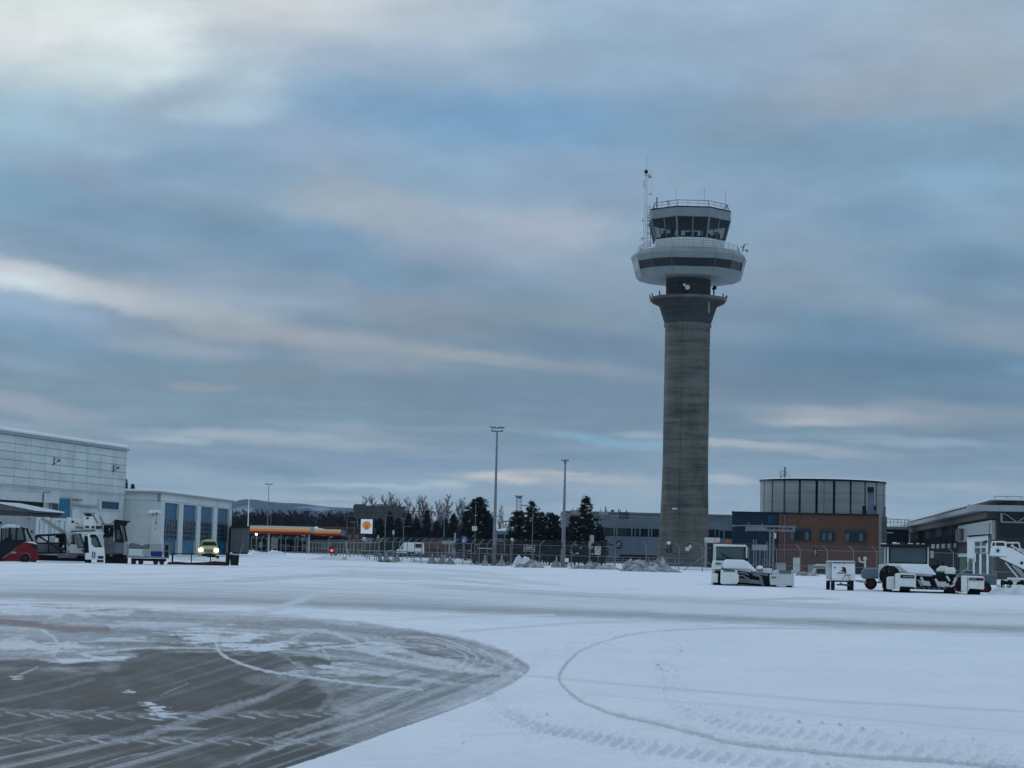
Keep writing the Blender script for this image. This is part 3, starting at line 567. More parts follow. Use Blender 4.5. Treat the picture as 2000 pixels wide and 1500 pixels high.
for (x, y, a_, b_) in ((1330, 1272, 3, 1.5), (1283, 1300, 3, 1.2), (1292, 1308, 2.5, 1), (1303, 1311, 2.5, 1), (1560, 1412, 5, 1.5), (1605, 1414, 4, 1.2), (1685, 1424, 3, 2.5), (1068, 1396, 2.5, 1.2), (904, 1453, 2.5, 1.2), (1040, 1298, 2, 1), (1616, 1492, 4, 1.2), (1640, 1418, 4, 1), (1900, 1443, 3, 1), (1760, 1434, 3, 1)):
    e = 1 - sst(np.hypot((PX - x) / a_, (PY - y) / b_), .6, 1.2); cover = cover * (1 - .5 * e); hz += .02 * e
cover = np.clip(cover, 0, 1)
nv = NR * NC
me = bpy.data.meshes.new('apron'); me.vertices.add(nv)
co = np.empty((nv, 3), np.float32); co[:, 0] = GX.ravel(); co[:, 1] = GY.ravel(); co[:, 2] = hz.ravel(); me.vertices.foreach_set('co', co.ravel())
I = np.arange(nv).reshape(NR, NC); q = np.stack([I[:-1, :-1], I[:-1, 1:], I[1:, 1:], I[1:, :-1]], -1).reshape(-1, 4)[:, ::-1]
nq = len(q); me.loops.add(nq * 4); me.loops.foreach_set('vertex_index', q.ravel().astype(np.int32)); me.polygons.add(nq)
me.polygons.foreach_set('loop_start', np.arange(nq, dtype=np.int32) * 4); me.polygons.foreach_set('use_smooth', np.ones(nq, bool)); me.update(calc_edges=True)
for nm, ar in (('cover', cover), ('stain', stain)):
    a_ = me.attributes.new(nm, 'FLOAT', 'POINT'); a_.data.foreach_set('value', ar.ravel().astype(np.float32))
me.materials.append(GM)
apron = bpy.data.objects.new('apron', me); col.objects.link(apron); tag(apron, kind='structure')
if me.polygons[0].normal.z < 0: me.flip_normals()
g = MB(); g.add([(-30000, -30000, -.10), (30000, -30000, -.10), (30000, 30000, -.10), (-30000, 30000, -.10)], [(0, 1, 2, 3)])
go = g.build('ground', GM); a_ = go.data.attributes.new('cover', 'FLOAT', 'POINT'); a_.data.foreach_set('value', [1.0] * 4); tag(go, kind='structure')

# ------------------------------------------------------------------ hills beyond the plain
def hill_material():
    m = material('hazed_hill_forest', (.005, .020, .040), .9, var=.3, scale=.004, detail=8); t = m.node_tree; b = t.nodes['Principled BSDF']  # dark conifer colour with the blue of distant air painted into it
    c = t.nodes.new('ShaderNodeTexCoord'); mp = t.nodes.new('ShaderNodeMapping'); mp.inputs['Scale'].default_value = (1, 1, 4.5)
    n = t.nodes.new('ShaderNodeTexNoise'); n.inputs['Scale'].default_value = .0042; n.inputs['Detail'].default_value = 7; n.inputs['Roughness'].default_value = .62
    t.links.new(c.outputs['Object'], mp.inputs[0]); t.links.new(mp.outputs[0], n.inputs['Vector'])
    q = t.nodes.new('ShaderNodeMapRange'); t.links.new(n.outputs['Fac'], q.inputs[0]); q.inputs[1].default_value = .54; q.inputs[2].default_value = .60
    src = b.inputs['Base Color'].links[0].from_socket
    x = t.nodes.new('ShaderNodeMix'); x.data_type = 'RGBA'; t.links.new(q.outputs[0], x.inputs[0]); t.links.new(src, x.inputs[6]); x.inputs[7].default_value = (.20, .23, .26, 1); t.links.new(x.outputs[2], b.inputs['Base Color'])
    return m
HM = hill_material()
def ridge(name, pts, Y, thick, seed):
    r_ = np.random.RandomState(seed); xs = []; n = 260
    px = np.linspace(pts[0][0], pts[-1][0], n); py = np.interp(px, [p[0] for p in pts], [p[1] for p in pts]); rows = 26
    m = MB(); vs = []
    for k in range(rows + 8):
        f = k / rows
        for i in range(n):
            p = at(px[i], py[i], Y); hgt = max(p.z, 1.0)
            dy = -thick * (1 - f); hh = hgt * math.sin(min(f, 2 - f) * math.pi / 2) ** 1.7 if f <= 1 else hgt * (1 - (f - 1) * 2.5)
            hh += (fbm(np.array([px[i] / 23.0 + seed]), np.array([k / 3.3]), 4)[0] - .5) * hgt * .12 * math.sin(min(f, 1) * math.pi) ** .7
            if f == 1: hh += r_.rand() * hgt * .012
            vs.append((p.x, Y + dy, hh - 2))
    fs = [(k * n + i, k * n + i + 1, (k + 1) * n + i + 1, (k + 1) * n + i) for k in range(rows + 7) for i in range(n - 1)]
    m.add(vs, fs); return tag(m.build(name, HM, smooth=True), kind='structure')
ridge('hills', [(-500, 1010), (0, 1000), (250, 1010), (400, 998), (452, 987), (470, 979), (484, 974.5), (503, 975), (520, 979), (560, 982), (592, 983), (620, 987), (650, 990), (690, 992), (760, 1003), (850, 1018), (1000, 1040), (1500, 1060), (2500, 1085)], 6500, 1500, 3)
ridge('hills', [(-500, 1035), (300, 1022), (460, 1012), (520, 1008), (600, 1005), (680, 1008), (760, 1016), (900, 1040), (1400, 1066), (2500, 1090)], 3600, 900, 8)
# ------------------------------------------------------------------ control tower
def tower_concrete(name, c1, c2):
    m = bpy.data.materials.new(name); m.use_nodes = True; t = m.node_tree; b = t.nodes['Principled BSDF']; b.inputs['Roughness'].default_value = .9; b.inputs['Specular IOR Level'].default_value = .2
    c = t.nodes.new('ShaderNodeTexCoord'); ln = t.links.new
    def nz(sc_, st, det, rg=.6):
        mp = t.nodes.new('ShaderNodeMapping'); mp.inputs['Scale'].default_value = st; n = t.nodes.new('ShaderNodeTexNoise'); n.inputs['Scale'].default_value = sc_; n.inputs['Detail'].default_value = det; n.inputs['Roughness'].default_value = rg
        ln(c.outputs['Object'], mp.inputs[0]); ln(mp.outputs[0], n.inputs['Vector']); return n.outputs['Fac']
    a = nz(1.0, (.12, .12, 1.5), 7, .75); d = nz(1.0, (.9, .9, .18), 7, .7); e = nz(.35, (1, 1, .35), 6); h = nz(7.0, (1, 1, 1.5), 4, .7)
    s1 = t.nodes.new('ShaderNodeMath'); s1.operation = 'MULTIPLY_ADD'; ln(a, s1.inputs[0]); s1.inputs[1].default_value = .44; s1.inputs[2].default_value = .03
    s2 = t.nodes.new('ShaderNodeMath'); s2.operation = 'MULTIPLY_ADD'; ln(d, s2.inputs[0]); s2.inputs[1].default_value = .09; ln(s1.outputs[0], s2.inputs[2])
    s3 = t.nodes.new('ShaderNodeMath'); s3.operation = 'MULTIPLY_ADD'; ln(e, s3.inputs[0]); s3.inputs[1].default_value = .28; ln(s2.outputs[0], s3.inputs[2])
    s4 = t.nodes.new('ShaderNodeMath'); s4.operation = 'MULTIPLY_ADD'; ln(h, s4.inputs[0]); s4.inputs[1].default_value = .17; ln(s3.outputs[0], s4.inputs[2])
    r = t.nodes.new('ShaderNodeValToRGB'); ln(s4.outputs[0], r.inputs[0]); r.color_ramp.elements[0].position = .42; r.color_ramp.elements[0].color = c2 + (1,); r.color_ramp.elements[1].position = .61; r.color_ramp.elements[1].color = c1 + (1,)
    sx = t.nodes.new('ShaderNodeSeparateXYZ'); ln(c.outputs['Object'], sx.inputs[0])
    def mm(op, a_, v_):
        k = t.nodes.new('ShaderNodeMath'); k.operation = op; ln(a_, k.inputs[0]); k.inputs[1].default_value = v_; return k.outputs[0]
    jn = mm('LESS_THAN', mm('FRACT', mm('MULTIPLY', sx.outputs[2], 1 / 1.22), 0), .06)          # formwork joints
    jv = mm('LESS_THAN', mm('ABSOLUTE', mm('ADD', sx.outputs[0], 1.05), 0), .05)                 # one upright joint
    ad = t.nodes.new('ShaderNodeMath'); ad.operation = 'ADD'; ad.use_clamp = True; ln(mm('MULTIPLY', jn, .28), ad.inputs[0]); ln(mm('MULTIPLY', jv, .5), ad.inputs[1])
    xj = t.nodes.new('ShaderNodeMix'); xj.data_type = 'RGBA'; ln(ad.outputs[0], xj.inputs[0]); ln(r.outputs[0], xj.inputs[6]); xj.inputs[7].default_value = (.03, .032, .032, 1); ln(xj.outputs[2], b.inputs['Base Color'])
    bp = t.nodes.new('ShaderNodeBump'); bp.inputs['Strength'].default_value = .3; bp.inputs['Distance'].default_value = .06; ln(s4.outputs[0], bp.inputs['Height']); ln(bp.outputs[0], b.inputs['Normal'])
    return m
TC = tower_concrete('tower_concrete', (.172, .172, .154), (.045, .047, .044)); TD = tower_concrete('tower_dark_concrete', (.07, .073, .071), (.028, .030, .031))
TP = material('tower_panel', (.22, .25, .265), .45, var=.07, scale=.5)
TY = 290.0; TX = at(1335, 1108, TY).x
tw = empty('control_tower', (TX, TY, 0)); tag(tw, 'tall round concrete airport control tower with glazed cab and white ring of offices on top', 'control tower')
def tz(py, px=1340): return at(px, py, TY).z
def tr(hw, py):
    p = at(1340, py, TY) - Vector((0, 0, EYE)); return hw * (R3.inverted() @ p).z * -1 / F
def T(hw, py): return (tr(hw, py), tz(py))
A48 = ring(64)
z0 = 0.0
MB().lathe([(tr(53, 1105), z0), T(51.5, 1085), T(49.2, 1050), T(46.8, 1005), T(45.2, 950), T(44.3, 905), T(44.2, 790), T(43.9, 700), T(44.0, 640)], A48).build('shaft', TC, tw, smooth=True)
MB().lathe([T(44.2, 641), T(46, 639), T(46.4, 635), T(45.5, 633)], A48).build('collar', TC, tw, smooth=True)
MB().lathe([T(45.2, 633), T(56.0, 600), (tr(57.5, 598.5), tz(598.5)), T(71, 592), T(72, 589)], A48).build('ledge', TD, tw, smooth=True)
MB().lathe([T(72, 589), T(74.5, 588), T(75, 584), T(74.5, 583.2), T(43.4, 583)], A48).build('ledge_rim', TC, tw, smooth=True)
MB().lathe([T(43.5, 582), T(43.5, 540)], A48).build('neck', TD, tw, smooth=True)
P16 = [2 * math.pi * k / 16 for k in range(1, 16)]
MB().lathe([T(43.6, 547), T(99.5, 547.5), T(101, 546.5), T(105.5, 533.5)], P16).build('lower_panel', TP, tw)
MB().lathe([T(103.5, 535), T(108.3, 516)], P16).build('office_window', M['dark_glass'], tw)
for s_ in (1, -1):
    a0, a1 = s_ * 2 * math.pi * 3 / 16, s_ * 2 * math.pi * 4 / 16
    r0, r1 = tr(105.9, 533.5), tr(109.8, 517)
    v = [(r0 * math.sin(a0), -r0 * math.cos(a0), tz(533.5)), (r0 * math.sin(a1), -r0 * math.cos(a1), tz(533.5)), (r1 * math.sin(a1), -r1 * math.cos(a1), tz(517)), (r1 * math.sin(a0), -r1 * math.cos(a0), tz(517))]
    MB().add(v, [(0, 1, 2, 3) if s_ > 0 else (3, 2, 1, 0)]).build('side_panel', M['pale_grey'], tw)
for k in range(1, 16):
    a0 = 2 * math.pi * k / 16; r0, r1 = tr(103.9, 533.5), tr(108.2, 517)
    MB().tube((r0 * math.sin(a0), -r0 * math.cos(a0), tz(533.5)), (r1 * math.sin(a0), -r1 * math.cos(a0), tz(517)), .035, n=5).build('window_mullion', M['mid_grey'], tw)
    for (h0, y0, h1, y1) in ((101, 546.5, 105.5, 533.5), (109.2, 517.2, 112.6, 505.5), (112.6, 505.5, 103.5, 496.5)):
        r0, r1 = tr(h0, y0), tr(h1, y1); MB().tube((r0 * math.sin(a0), -r0 * math.cos(a0), tz(y0)), (r1 * math.sin(a0), -r1 * math.cos(a0), tz(y1)), .03, n=4).build('panel_seam', M['mid_grey'], tw)
MB().lathe([T(105.6, 533.5), T(106, 533), T(104.5, 532.8)], P16).build('sill', M['mid_grey'], tw)
MB().lathe([T(109.2, 517.2), T(112.6, 505.5), T(110.5, 503.5), T(103.5, 496.5), T(103, 495.5), T(60, 494)], P16).build('upper_panel', TP, tw)
def rail(mb, R, za, zb, angs, rr=.035, mid=1, lean=0.0, sub=2):
    for i in range(len(angs) - 1):
        for j in range(sub):
            t0 = j / sub; t1 = (j + 1) / sub
            def q(f, z, R_=R):
                a, b = angs[i], angs[i + 1]; p = Vector((math.sin(a), -math.cos(a), 0)) * (1 - f) + Vector((math.sin(b), -math.cos(b), 0)) * f
                k = (z - za) / (zb - za); return Vector((p.x * (R_ + lean * k), p.y * (R_ + lean * k), z))
            mb.tube(q(t0, za), q(t0, zb), rr, n=5)
            for k in range(mid + 1):
                z = za + (zb - za) * (k + 1) / (mid + 1); mb.tube(q(t0, z), q(t1, z), rr, n=5)
    return mb
A16 = [2 * math.pi * k / 16 for k in range(0, 17)]
m = rail(MB(), tr(100, 496), tz(496.5), tz(483), A16, .028, 2, -.2, 2); m.build('walkway_railing', M['galvanised'], tw)
O8 = ring(8, .5)
MB().lathe([T(72.5, 496), T(71.5, 473)], O8).build('cab_wall', M['dull_white'], tw)
MB().lathe([T(72.0, 473), T(82.2, 434.5)], O8, cap=False).build('cab_window', M['tinted_glass'], tw)
MB().lathe([T(81.3, 435.5), T(83.4, 434.2), T(83.4, 417.5), T(82, 416)], O8).build('fascia', TP, tw)
MB().lathe([T(83.9, 417.6), T(84.2, 416.6), T(84.0, 415.4), T(70, 415)], O8).build('roof', M['black_steel'], tw)
m = MB()
for k in range(8):
    a0 = 2 * math.pi * (k + .5) / 8; r0, r1 = tr(72.3, 473), tr(82.5, 434.5)
    MB().tube((r0 * math.sin(a0), -r0 * math.cos(a0), tz(473)), (r1 * math.sin(a0), -r1 * math.cos(a0), tz(434.5)), .13, n=4).build('window_post', M['slate_blue'], tw)
    b0 = 2 * math.pi * k / 8; q0, q1 = r0 * math.cos(math.pi / 8) + .02, r1 * math.cos(math.pi / 8) + .02
    MB().tube((q0 * math.sin(b0), -q0 * math.cos(b0), tz(473)), (q1 * math.sin(b0), -q1 * math.cos(b0), tz(434.5)), .08, n=4).build('window_post', M['slate_blue'], tw)
MB().lathe([T(70, 473.5), T(70, 470)], O8).build('cab_floor', M['dark_interior'], tw)
MB().lathe([T(81, 438), T(81, 435.6)], O8).build('cab_ceiling', M['dark_interior'], tw)
m = MB()                                   # desks, screens and chair backs inside the cab
rc = random.Random(4)
for k in range(30):
    a = 2 * math.pi * k / 30 + rc.uniform(-.06, .06); r_ = tr(60, 470) * rc.uniform(.8, .98); h_ = rc.uniform(.5, 1.15); z_ = tz(470)
    m.box(r_ * math.sin(a) - .28, r_ * math.sin(a) + .28, -r_ * math.cos(a) - .2, -r_ * math.cos(a) + .2, z_, z_ + h_)
m.build('console', M['dark_interior'], tw)
rail(MB(), tr(79, 415), tz(415), tz(402.5), ring(8, .5) + [2 * math.pi * 8.5 / 8], .03, 1, -.35, 3).build('roof_railing', M['galvanised'], tw)
rail(MB(), tr(79.6, 415) , tz(415), tz(403), ring(8, .5) + [2 * math.pi * 8.5 / 8], .05, 0, -.3, 1).build('roof_railing', M['mid_grey'], tw)
def TL(px, py, d=0.0):                     # a point near the tower's axis plane, in the tower's own frame
    q = at(px, py, TY + d); return Vector((q.x - TX, d, q.z))
# lattice mast beside the cab
m = MB(); bx, tx_ = TL(1260, 487), TL(1262.5, 342)
tri = [Vector((.32, -.2, 0)), Vector((-.32, -.2, 0)), Vector((0, .35, 0))]
for o_ in tri: m.tube(bx + o_, tx_ + o_ * .55, .036, .03, n=5)
for i in range(17):
    a, b = i / 17, (i + 1) / 17
    for j in range(3):
        m.tube((bx + tri[j]).lerp(tx_ + tri[j] * .55, a), (bx + tri[(j + 1) % 3]).lerp(tx_ + tri[(j + 1) % 3] * .55, b), .013, n=3, cap=False)
mast = m.build('antenna_mast', M['dull_white'], tw)
m = MB(); top = TL(1262.5, 342)
m.tube(top, top + Vector((0, 0, .9)), .04); m.tube(top + Vector((0, 0, .8)), top + Vector((0, 0, 2.8)), .018); m.tube(TL(1272.5, 333), TL(1272.5, 350), .015)
m.tube(TL(1258, 341.5), TL(1273, 345), .05); m.tube(TL(1268, 340), TL(1268, 347), .10); m.tube(TL(1266, 347.5), TL(1273, 346), .06)
m.tube(TL(1264, 379), TL(1272, 379), .05); m.tube(TL(1271.5, 376.5), TL(1271.5, 381), .07); m.tube(TL(1272, 350), TL(1272, 376), .012); m.tube(TL(1262, 432), TL(1271, 429), .05); m.tube(TL(1255.5, 427), TL(1255.5, 433), .06)
m.tube(TL(1252, 466), TL(1260, 466), .05); m.tube(TL(1254, 463), TL(1254, 470), .04)
m.build('antenna', M['galvanised'], mast)
MB().tube(TL(1257.5, 352), TL(1257.5, 366), .12).build('antenna', M['dull_white'], mast)
m = MB(); c0 = TL(1262, 335.5); m.ball(c0, .3, .3, .32); m.build('beacon', M['black_steel'], mast, smooth=True)
m = MB()                                   # cage ladder
for s_ in (-3.0, 3.0): m.tube(TL(1267.5 + s_, 482), TL(1267.5 + s_ * .9, 402), .05, n=5)
for i in range(15): m.tube(TL(1264.5, 480 - i * 5.4), TL(1270.4, 480 - i * 5.4), .035, n=4)
for yy in (424, 440, 455): m.tube(TL(1262, yy), TL(1275, yy + 1), .05, n=4)
m.build('ladder', M['galvanised'], tw)
for (x, y0, y1, r_) in ((1283, 385, 400, .10), (1320.5, 366, 393, .02), (1375.5, 366, 393, .02), (1417, 374, 400, .02)): MB().tube(TL(x, y1 + 8), TL(x, y0), r_, n=6).build('whip_antenna', M['mid_grey'], tw)
m = MB(); m.tube(TL(1305, 408), TL(1305, 393), .12); m.ball(TL(1305, 393), .22, .22, .22); m.build('dome_camera', M['dull_white'], tw, smooth=True)
m = MB(); m.tube(TL(1450, 491), TL(1454, 478), .10); m.tube(TL(1446, 484), TL(1454, 480), .06); m.tube(TL(1453, 477.5), TL(1462, 476.5), .04); m.ball(TL(1459, 490), .17, .17, .2); m.tube(TL(1454, 488), TL(1459, 488), .05); m.build('camera_bracket', M['mid_grey'], tw)
def dish(px, py, r_, d):
    m = MB(); c = TL(px, py, d); m.lathe([(r_, 0), (r_ * .98, .12), (r_ * .6, .3), (.05, .36)], ring(20)); 
    o = m.build('dish', M['clean_white'], tw, smooth=True, loc=c); o.rotation_euler = (rad(-90), 0, 0); return o
dish(1342.8, 561, .36, -tr(43.5, 560) - .5); dish(1336.5, 556, .20, -tr(43.5, 560) - .5)
m = MB(); m.tube(TL(1341.5, 566, -3.4), TL(1341.5, 580, -3.4), .06); m.tube(TL(1342.8, 561, -3.6), TL(1342.8, 561, -3.1), .08); m.build('dish_bracket', M['black_steel'], tw)
m = MB()
for (x0, y0, x1, y1, r_) in ((1271.5, 589, 1269, 576, .12), (1276, 585, 1273, 572, .10), (1289.5, 583, 1288, 568, .12), (1410, 587, 1413, 573, .11), (1417, 589, 1420, 577, .12), (1414, 586, 1416, 583, .1), (1394, 585, 1394, 566, .12), (1391, 562, 1396, 572, .1), (1403, 583, 1407, 580, .08)):
    m.tube(TL(x0, y0), TL(x1, y1), r_ * .8, n=6)
m.tube(TL(1269, 584), TL(1277, 580), .05); m.tube(TL(1409, 582), TL(1420, 579), .05); m.ball(TL(1396, 562), .3, .3, .35)
m.build('ledge_antenna', M['black_steel'], tw)
MB().tube(TL(1384.5, 585, -3.9), TL(1384.5, 611, -4.2), .10).build('drain_pipe', M['pale_grey'], tw)
m = MB(); m.tube(TL(1275, 592), TL(1275, 610), .012); m.tube(TL(1412, 592), TL(1412, 618), .012); m.build('cable', M['mid_grey'], tw)
# door, signs and box at the foot of the shaft
def TS(px, py, off=.05):                   # a point on the shaft's near skin
    r_ = tr(50.5, 1080) + off; x = at(px, py, TY - r_ * .8).x - TX; x = max(-r_, min(r_, x)); return Vector((x, -math.sqrt(max(r_ * r_ - x * x, 0)) - .12, at(px, py, TY - r_).z))
def splate(name, mat, px0, py0, px1, py1, off=.0, parent=None):
    a = TS(px0, py1); b = TS(px1, py1); z1 = TS(px1, py0).z; n_ = Vector((b.y - a.y, -(b.x - a.x), 0)).normalized(); n_ = -n_ if n_.y > 0 else n_
    m = MB(); k0 = n_ * off; k1 = n_ * (off + .1)
    vs = [a + k0, b + k0, Vector((b.x, b.y, z1)) + k0, Vector((a.x, a.y, z1)) + k0, a + k1, b + k1, Vector((b.x, b.y, z1)) + k1, Vector((a.x, a.y, z1)) + k1]
    m.add(vs, [(4, 5, 6, 7), (3, 2, 1, 0), (0, 1, 5, 4), (1, 2, 6, 5), (2, 3, 7, 6), (3, 0, 4, 7)]); return m.build(name, mat, parent or tw)
splate('wall_sign', M['black_steel'], 1341.5, 1061, 1349, 1074, .1); splate('wall_sign', M['black_steel'], 1308.5, 1064, 1312.5, 1078, .1)
m = MB()
for (x0, y0, x1, y1) in ((1344, 1070, 1346.5, 1064), (1346.5, 1064, 1349, 1070), (1344, 1070, 1349, 1070.2)): m.tube(TS(x0, y0, .35), TS(x1, y1, .35), .12, n=5)
m.build('sign_symbol', M['sign_white'], tw)
m = MB(); m.tube(TS(1341.5, 1072, .35) + Vector((0, -.1, 0)), TS(1341.5, 1072, .35), .32, n=20); m.build('round_sign', M['sign_white'], tw)
m = MB(); m.tube(TS(1305, 1060, .5), TS(1303, 1077, .5), .12); m.tube(TS(1296, 1070, .5), TS(1303, 1077, .5), .1); m.tube(TS(1302, 1079, .5), TS(1311, 1078, .5), .08); m.build('wall_lamp_arm', M['black_steel'], tw)
m = MB(); m.ball(TS(1306, 1060.5, .6), .3, .2, .25); m.build('wall_lamp', M['clean_white'], tw, smooth=True)
m = MB(); a = TS(1313, 993.5, .1); b = TS(1321, 993.2, .1); m.tube(a, b, .09); m.build('light_strip', M['clean_white'], tw)

# ------------------------------------------------------------------ buildings round the tower
def bld(name, label, cat, pts, z1, wallm, z0=-.3, group=None):
    """pts: ground outline in world metres; first point is the thing's base"""
    o = empty(name, (pts[0][0], pts[0][1], 0)); tag(o, label, cat, group)
    loc = [(x - pts[0][0], y - pts[0][1]) for x, y in pts]
    MB().flat(loc, z0, z1).build('wall', wallm, o); return o, loc
wm_grey = grid_material('grey_sheet_wall', (.135, .165, .20), (.09, .11, .135), 30, .42, .03, .5)
Yo = 330.0
ob = Fr('office_building', 'long grey metal clad office building behind the control tower with a dark window strip', 'building', 1160, Yo)
ob.part('wall', wm_grey, [('r', 1100, 1003, 1434, 1033, 0, 18), ('r', 1100, 1048.5, 1434, 1115, 0, 18)])
ob.part('recess', M['dark_interior'], [('r', 1100, 1032.9, 1434, 1048.6, .5, 18)])
ob.part('window', M['dark_glass'], [('r', 1179, 1033, 1434, 1048.5, .15, .6)])
ob.part('window_mullion', M['slate_blue'], [('r', x, 1033 + (x - 1306) * .0244, x + w_, 1048.5 + (x - 1306) * .0244, .05, .3) for x, w_ in ((1179, 2), (1199, 2), (1204, 2), (1233, 2), (1240, 1.5), (1249, 2), (1266, 2), (1272, 2), (1400, 5), (1386, 1.5), (1413, 2))])
ob.part('plinth', M['dark_interior'], [('r', 1210, 1084, 1300, 1096, -.1, .6), ('r', 1255, 1092, 1330, 1100, -.15, .6)])
ob.part('roof_edge', M['slate_blue'], [('r', 1100, 1001.5, 1435, 1003.5, -.3, 18)])
ob.part('roof_vent', M['mid_grey'], [('r', 1183, 989, 1185, 1001, 2, 3), ('r', 1195, 995, 1201, 1001, 2, 4), ('r', 1209, 994, 1211, 1001, 2, 3), ('r', 1224, 997, 1226, 1001, 2, 3)])
sgn = Fr('wall_sign', 'small dark square sign with white figure on the grey office wall', 'sign', 1209, Yo - .5)
sgn.part('plate', M['black_steel'], [('r', 1204, 1057, 1214, 1071, 0, .1)]); sgn.part('symbol', M['pale_grey'], [('p', [(1206.5, 1064), (1209, 1058.5), (1211.5, 1064)], -.08, -.01), ('r', 1205, 1066.5, 1213, 1067.6, -.08, -.01)])
sgn.o.location.z = 0
an = Fr('low_annex', 'low white annex with dark doorway beside the foot of the control tower', 'building', 1390, 276)
an.part('wall', M['pale_grey'], [('r', 1376, 1051, 1405, 1112, 0, 4)]); an.part('doorway', M['dark_interior'], [('r', 1381, 1061, 1392, 1112, -.05, .5), ('r', 1384, 1034, 1404, 1050, -.1, .5)]); an.part('fascia', M['dull_white'], [('r', 1376, 1050, 1406, 1060, -.3, .1)])
# dark blue block, brick block and the round concrete drum
Yb = 235.0
nb = Fr('navy_building', 'dark navy clad flat building between the control tower and the brick block', 'building', 1475, Yb + 2)
nb.part('wall', M['navy_cladding'], [('r', 1429, 1001, 1521, 1125, 0, 14)]); nb.part('roof_edge', M['black_steel'], [('r', 1428.5, 999.5, 1521.5, 1001.5, -.15, 14)])
nb.part('panel', M['dark_door_blue'], [('r', 1500, 1006, 1518, 1022, -.04, .1)])
brick = grid_material('brick', (.150, .060, .038), (.13, .10, .08), .30, .11, .014, .85, .5, var=.16)
bb = Fr('brick_building', 'red brick flat roofed building below the round concrete drum', 'building', 1617, Yb)
bb.part('wall', brick, [('r', 1520, 1004, 1716, 1128, 0, 13)])
bb.part('roof_edge', M['black_steel'], [('r', 1519.5, 1002.5, 1716.5, 1005, -.2, 13.2)])
bb.part('drain_pipe', M['mid_grey'], [('t', (1533, 1006, -.15), (1532, 1112, -.15), .07)])
for (x0, x1, y0, y1, sp_) in ((1542, 1584, 1033, 1056, (1554, 1571)), (1602, 1631, 1035, 1057, (1616,)), (1650, 1692, 1036, 1059, (1664, 1677))):
    f_ = bb.part('window', M['dark_glass'], [('r', x0, y0, x1, y1, -.05, .1)])
    bb.part('frame', M['dark_door_blue'], [('r', x0, y0, x1, y0 + 4, -.14, -.04), ('r', x0, y1 - 1, x1, y1, -.14, -.04)] + [('r', a, y0 + 4, a + .8, y1 - 1, -.12, -.04) for a in (x0, x1 - .8) + sp_], f_)
    bb.part('blind', M['screen_glass'], [('r', a + 1.2, y0 + 6, a + 8.5, y1 - 2, -.07, -.052) for a in ((x0, sp_[-1]) if len(sp_) > 1 else (x0 + 2, sp_[0]))] , f_)
bb.part('warning_sign', M['black_steel'], [('r', 1588, 1071, 1597, 1086, -.12, .0)])
bb.part('sign_symbol', M['pale_grey'], [('p', [(1589.5, 1080), (1592.5, 1072.5), (1595.5, 1080)], -.16, -.12), ('c', (1592.5, 1083, -.15), .10, .03)])
cyY = 256.0; cx0 = at(1605.5, 1060, cyY)
cyl = empty('concrete_drum', (cx0.x, cyY, 0)); tag(cyl, 'round pale concrete drum building with dark vertical slots behind the brick block', 'building')
rc_ = (at(1726, 960, cyY).x - at(1484, 960, cyY).x) / 2 * .998
zt, zb = at(1605, 937, cyY - rc_).z, 0.0
CP = tower_concrete('drum_concrete', (.36, .385, .39), (.25, .27, .275))
zz0, zz1 = 0, zt
MB().lathe([(rc_ - .45, 0), (rc_ - .45, zt - .02)], ring(48)).build('core', M['dark_interior'], cyl, smooth=True)
m = MB(); npn = 23
vis = [i for i in range(npn)]
for i in vis:
    a0 = 2 * math.pi * i / npn + rad(2.6); a1 = a0 + 2 * math.pi / npn - rad(2.3)
    segs = 6; an_ = [a0 + (a1 - a0) * j / segs for j in range(segs + 1)]
    outl = [(rc_ * math.sin(a), -rc_ * math.cos(a)) for a in an_] + [((rc_ - .4) * math.sin(a), -(rc_ - .4) * math.cos(a)) for a in reversed(an_)]
    m.flat(outl, 0, zt - .01)
m.build('wall_panel', CP, cyl)
MB().lathe([(rc_ + .06, zt - .12), (rc_ + .12, zt - .1), (rc_ + .12, zt + .12), (rc_ - .5, zt + .14)], ring(48)).build('roof_rim', M['black_steel'], cyl)
MB().lathe([(rc_ - .1, zt + .14), (rc_ - .3, zt + .24), (.1, zt + .26)], ring(48)).build('roof_snow', M['snow'], cyl, smooth=True)
rf = Fr('roof_antenna', 'dark spiky antenna frame standing on the round concrete drum', 'antenna', 1530, cyY - 3)
rf.part('frame', M['mid_grey'], [('t', (1522, 936, 0), (1533, 924, 0), .05), ('t', (1524, 936, 1), (1523, 920, 1), .03), ('t', (1533, 924, 0), (1546, 935, 0), .03), ('t', (1522, 922, 0), (1533, 920, .5), .03), ('t', (1533, 912, 0), (1533, 934, 0), .12), ('t', (1527, 936, 0), (1540, 919, 0), .025), ('t', (1528, 917, 0), (1524, 934, 0), .03)])
# plant on the roof beside the drum
rl = Fr('roof_unit', 'grey roof plant unit and rail between the drum and the terminal', 'roof unit', 1730, Yb + 6)
rl.part('stack', M['mid_grey'], [('r', 1726, 990, 1730, 1010, 0, 1), ('r', 1722, 1009, 1732, 1060, 0, 2)])
du = Fr('drum_duct', 'blue grey ventilation box with cowl standing before the round drum', 'ventilation unit', 1702, Yb + 3)
du.part('box', M['slate_blue'], [('r', 1692, 997, 1713, 1008, 0, 1.2), ('r', 1695, 960, 1707, 997, .2, .9)]); du.part('cowl', M['black_steel'], [('r', 1694, 951, 1707, 961, 0, 1.0), ('r', 1684, 988, 1692, 1008, .2, .9), ('r', 1707, 988, 1712, 998, .2, .9)])

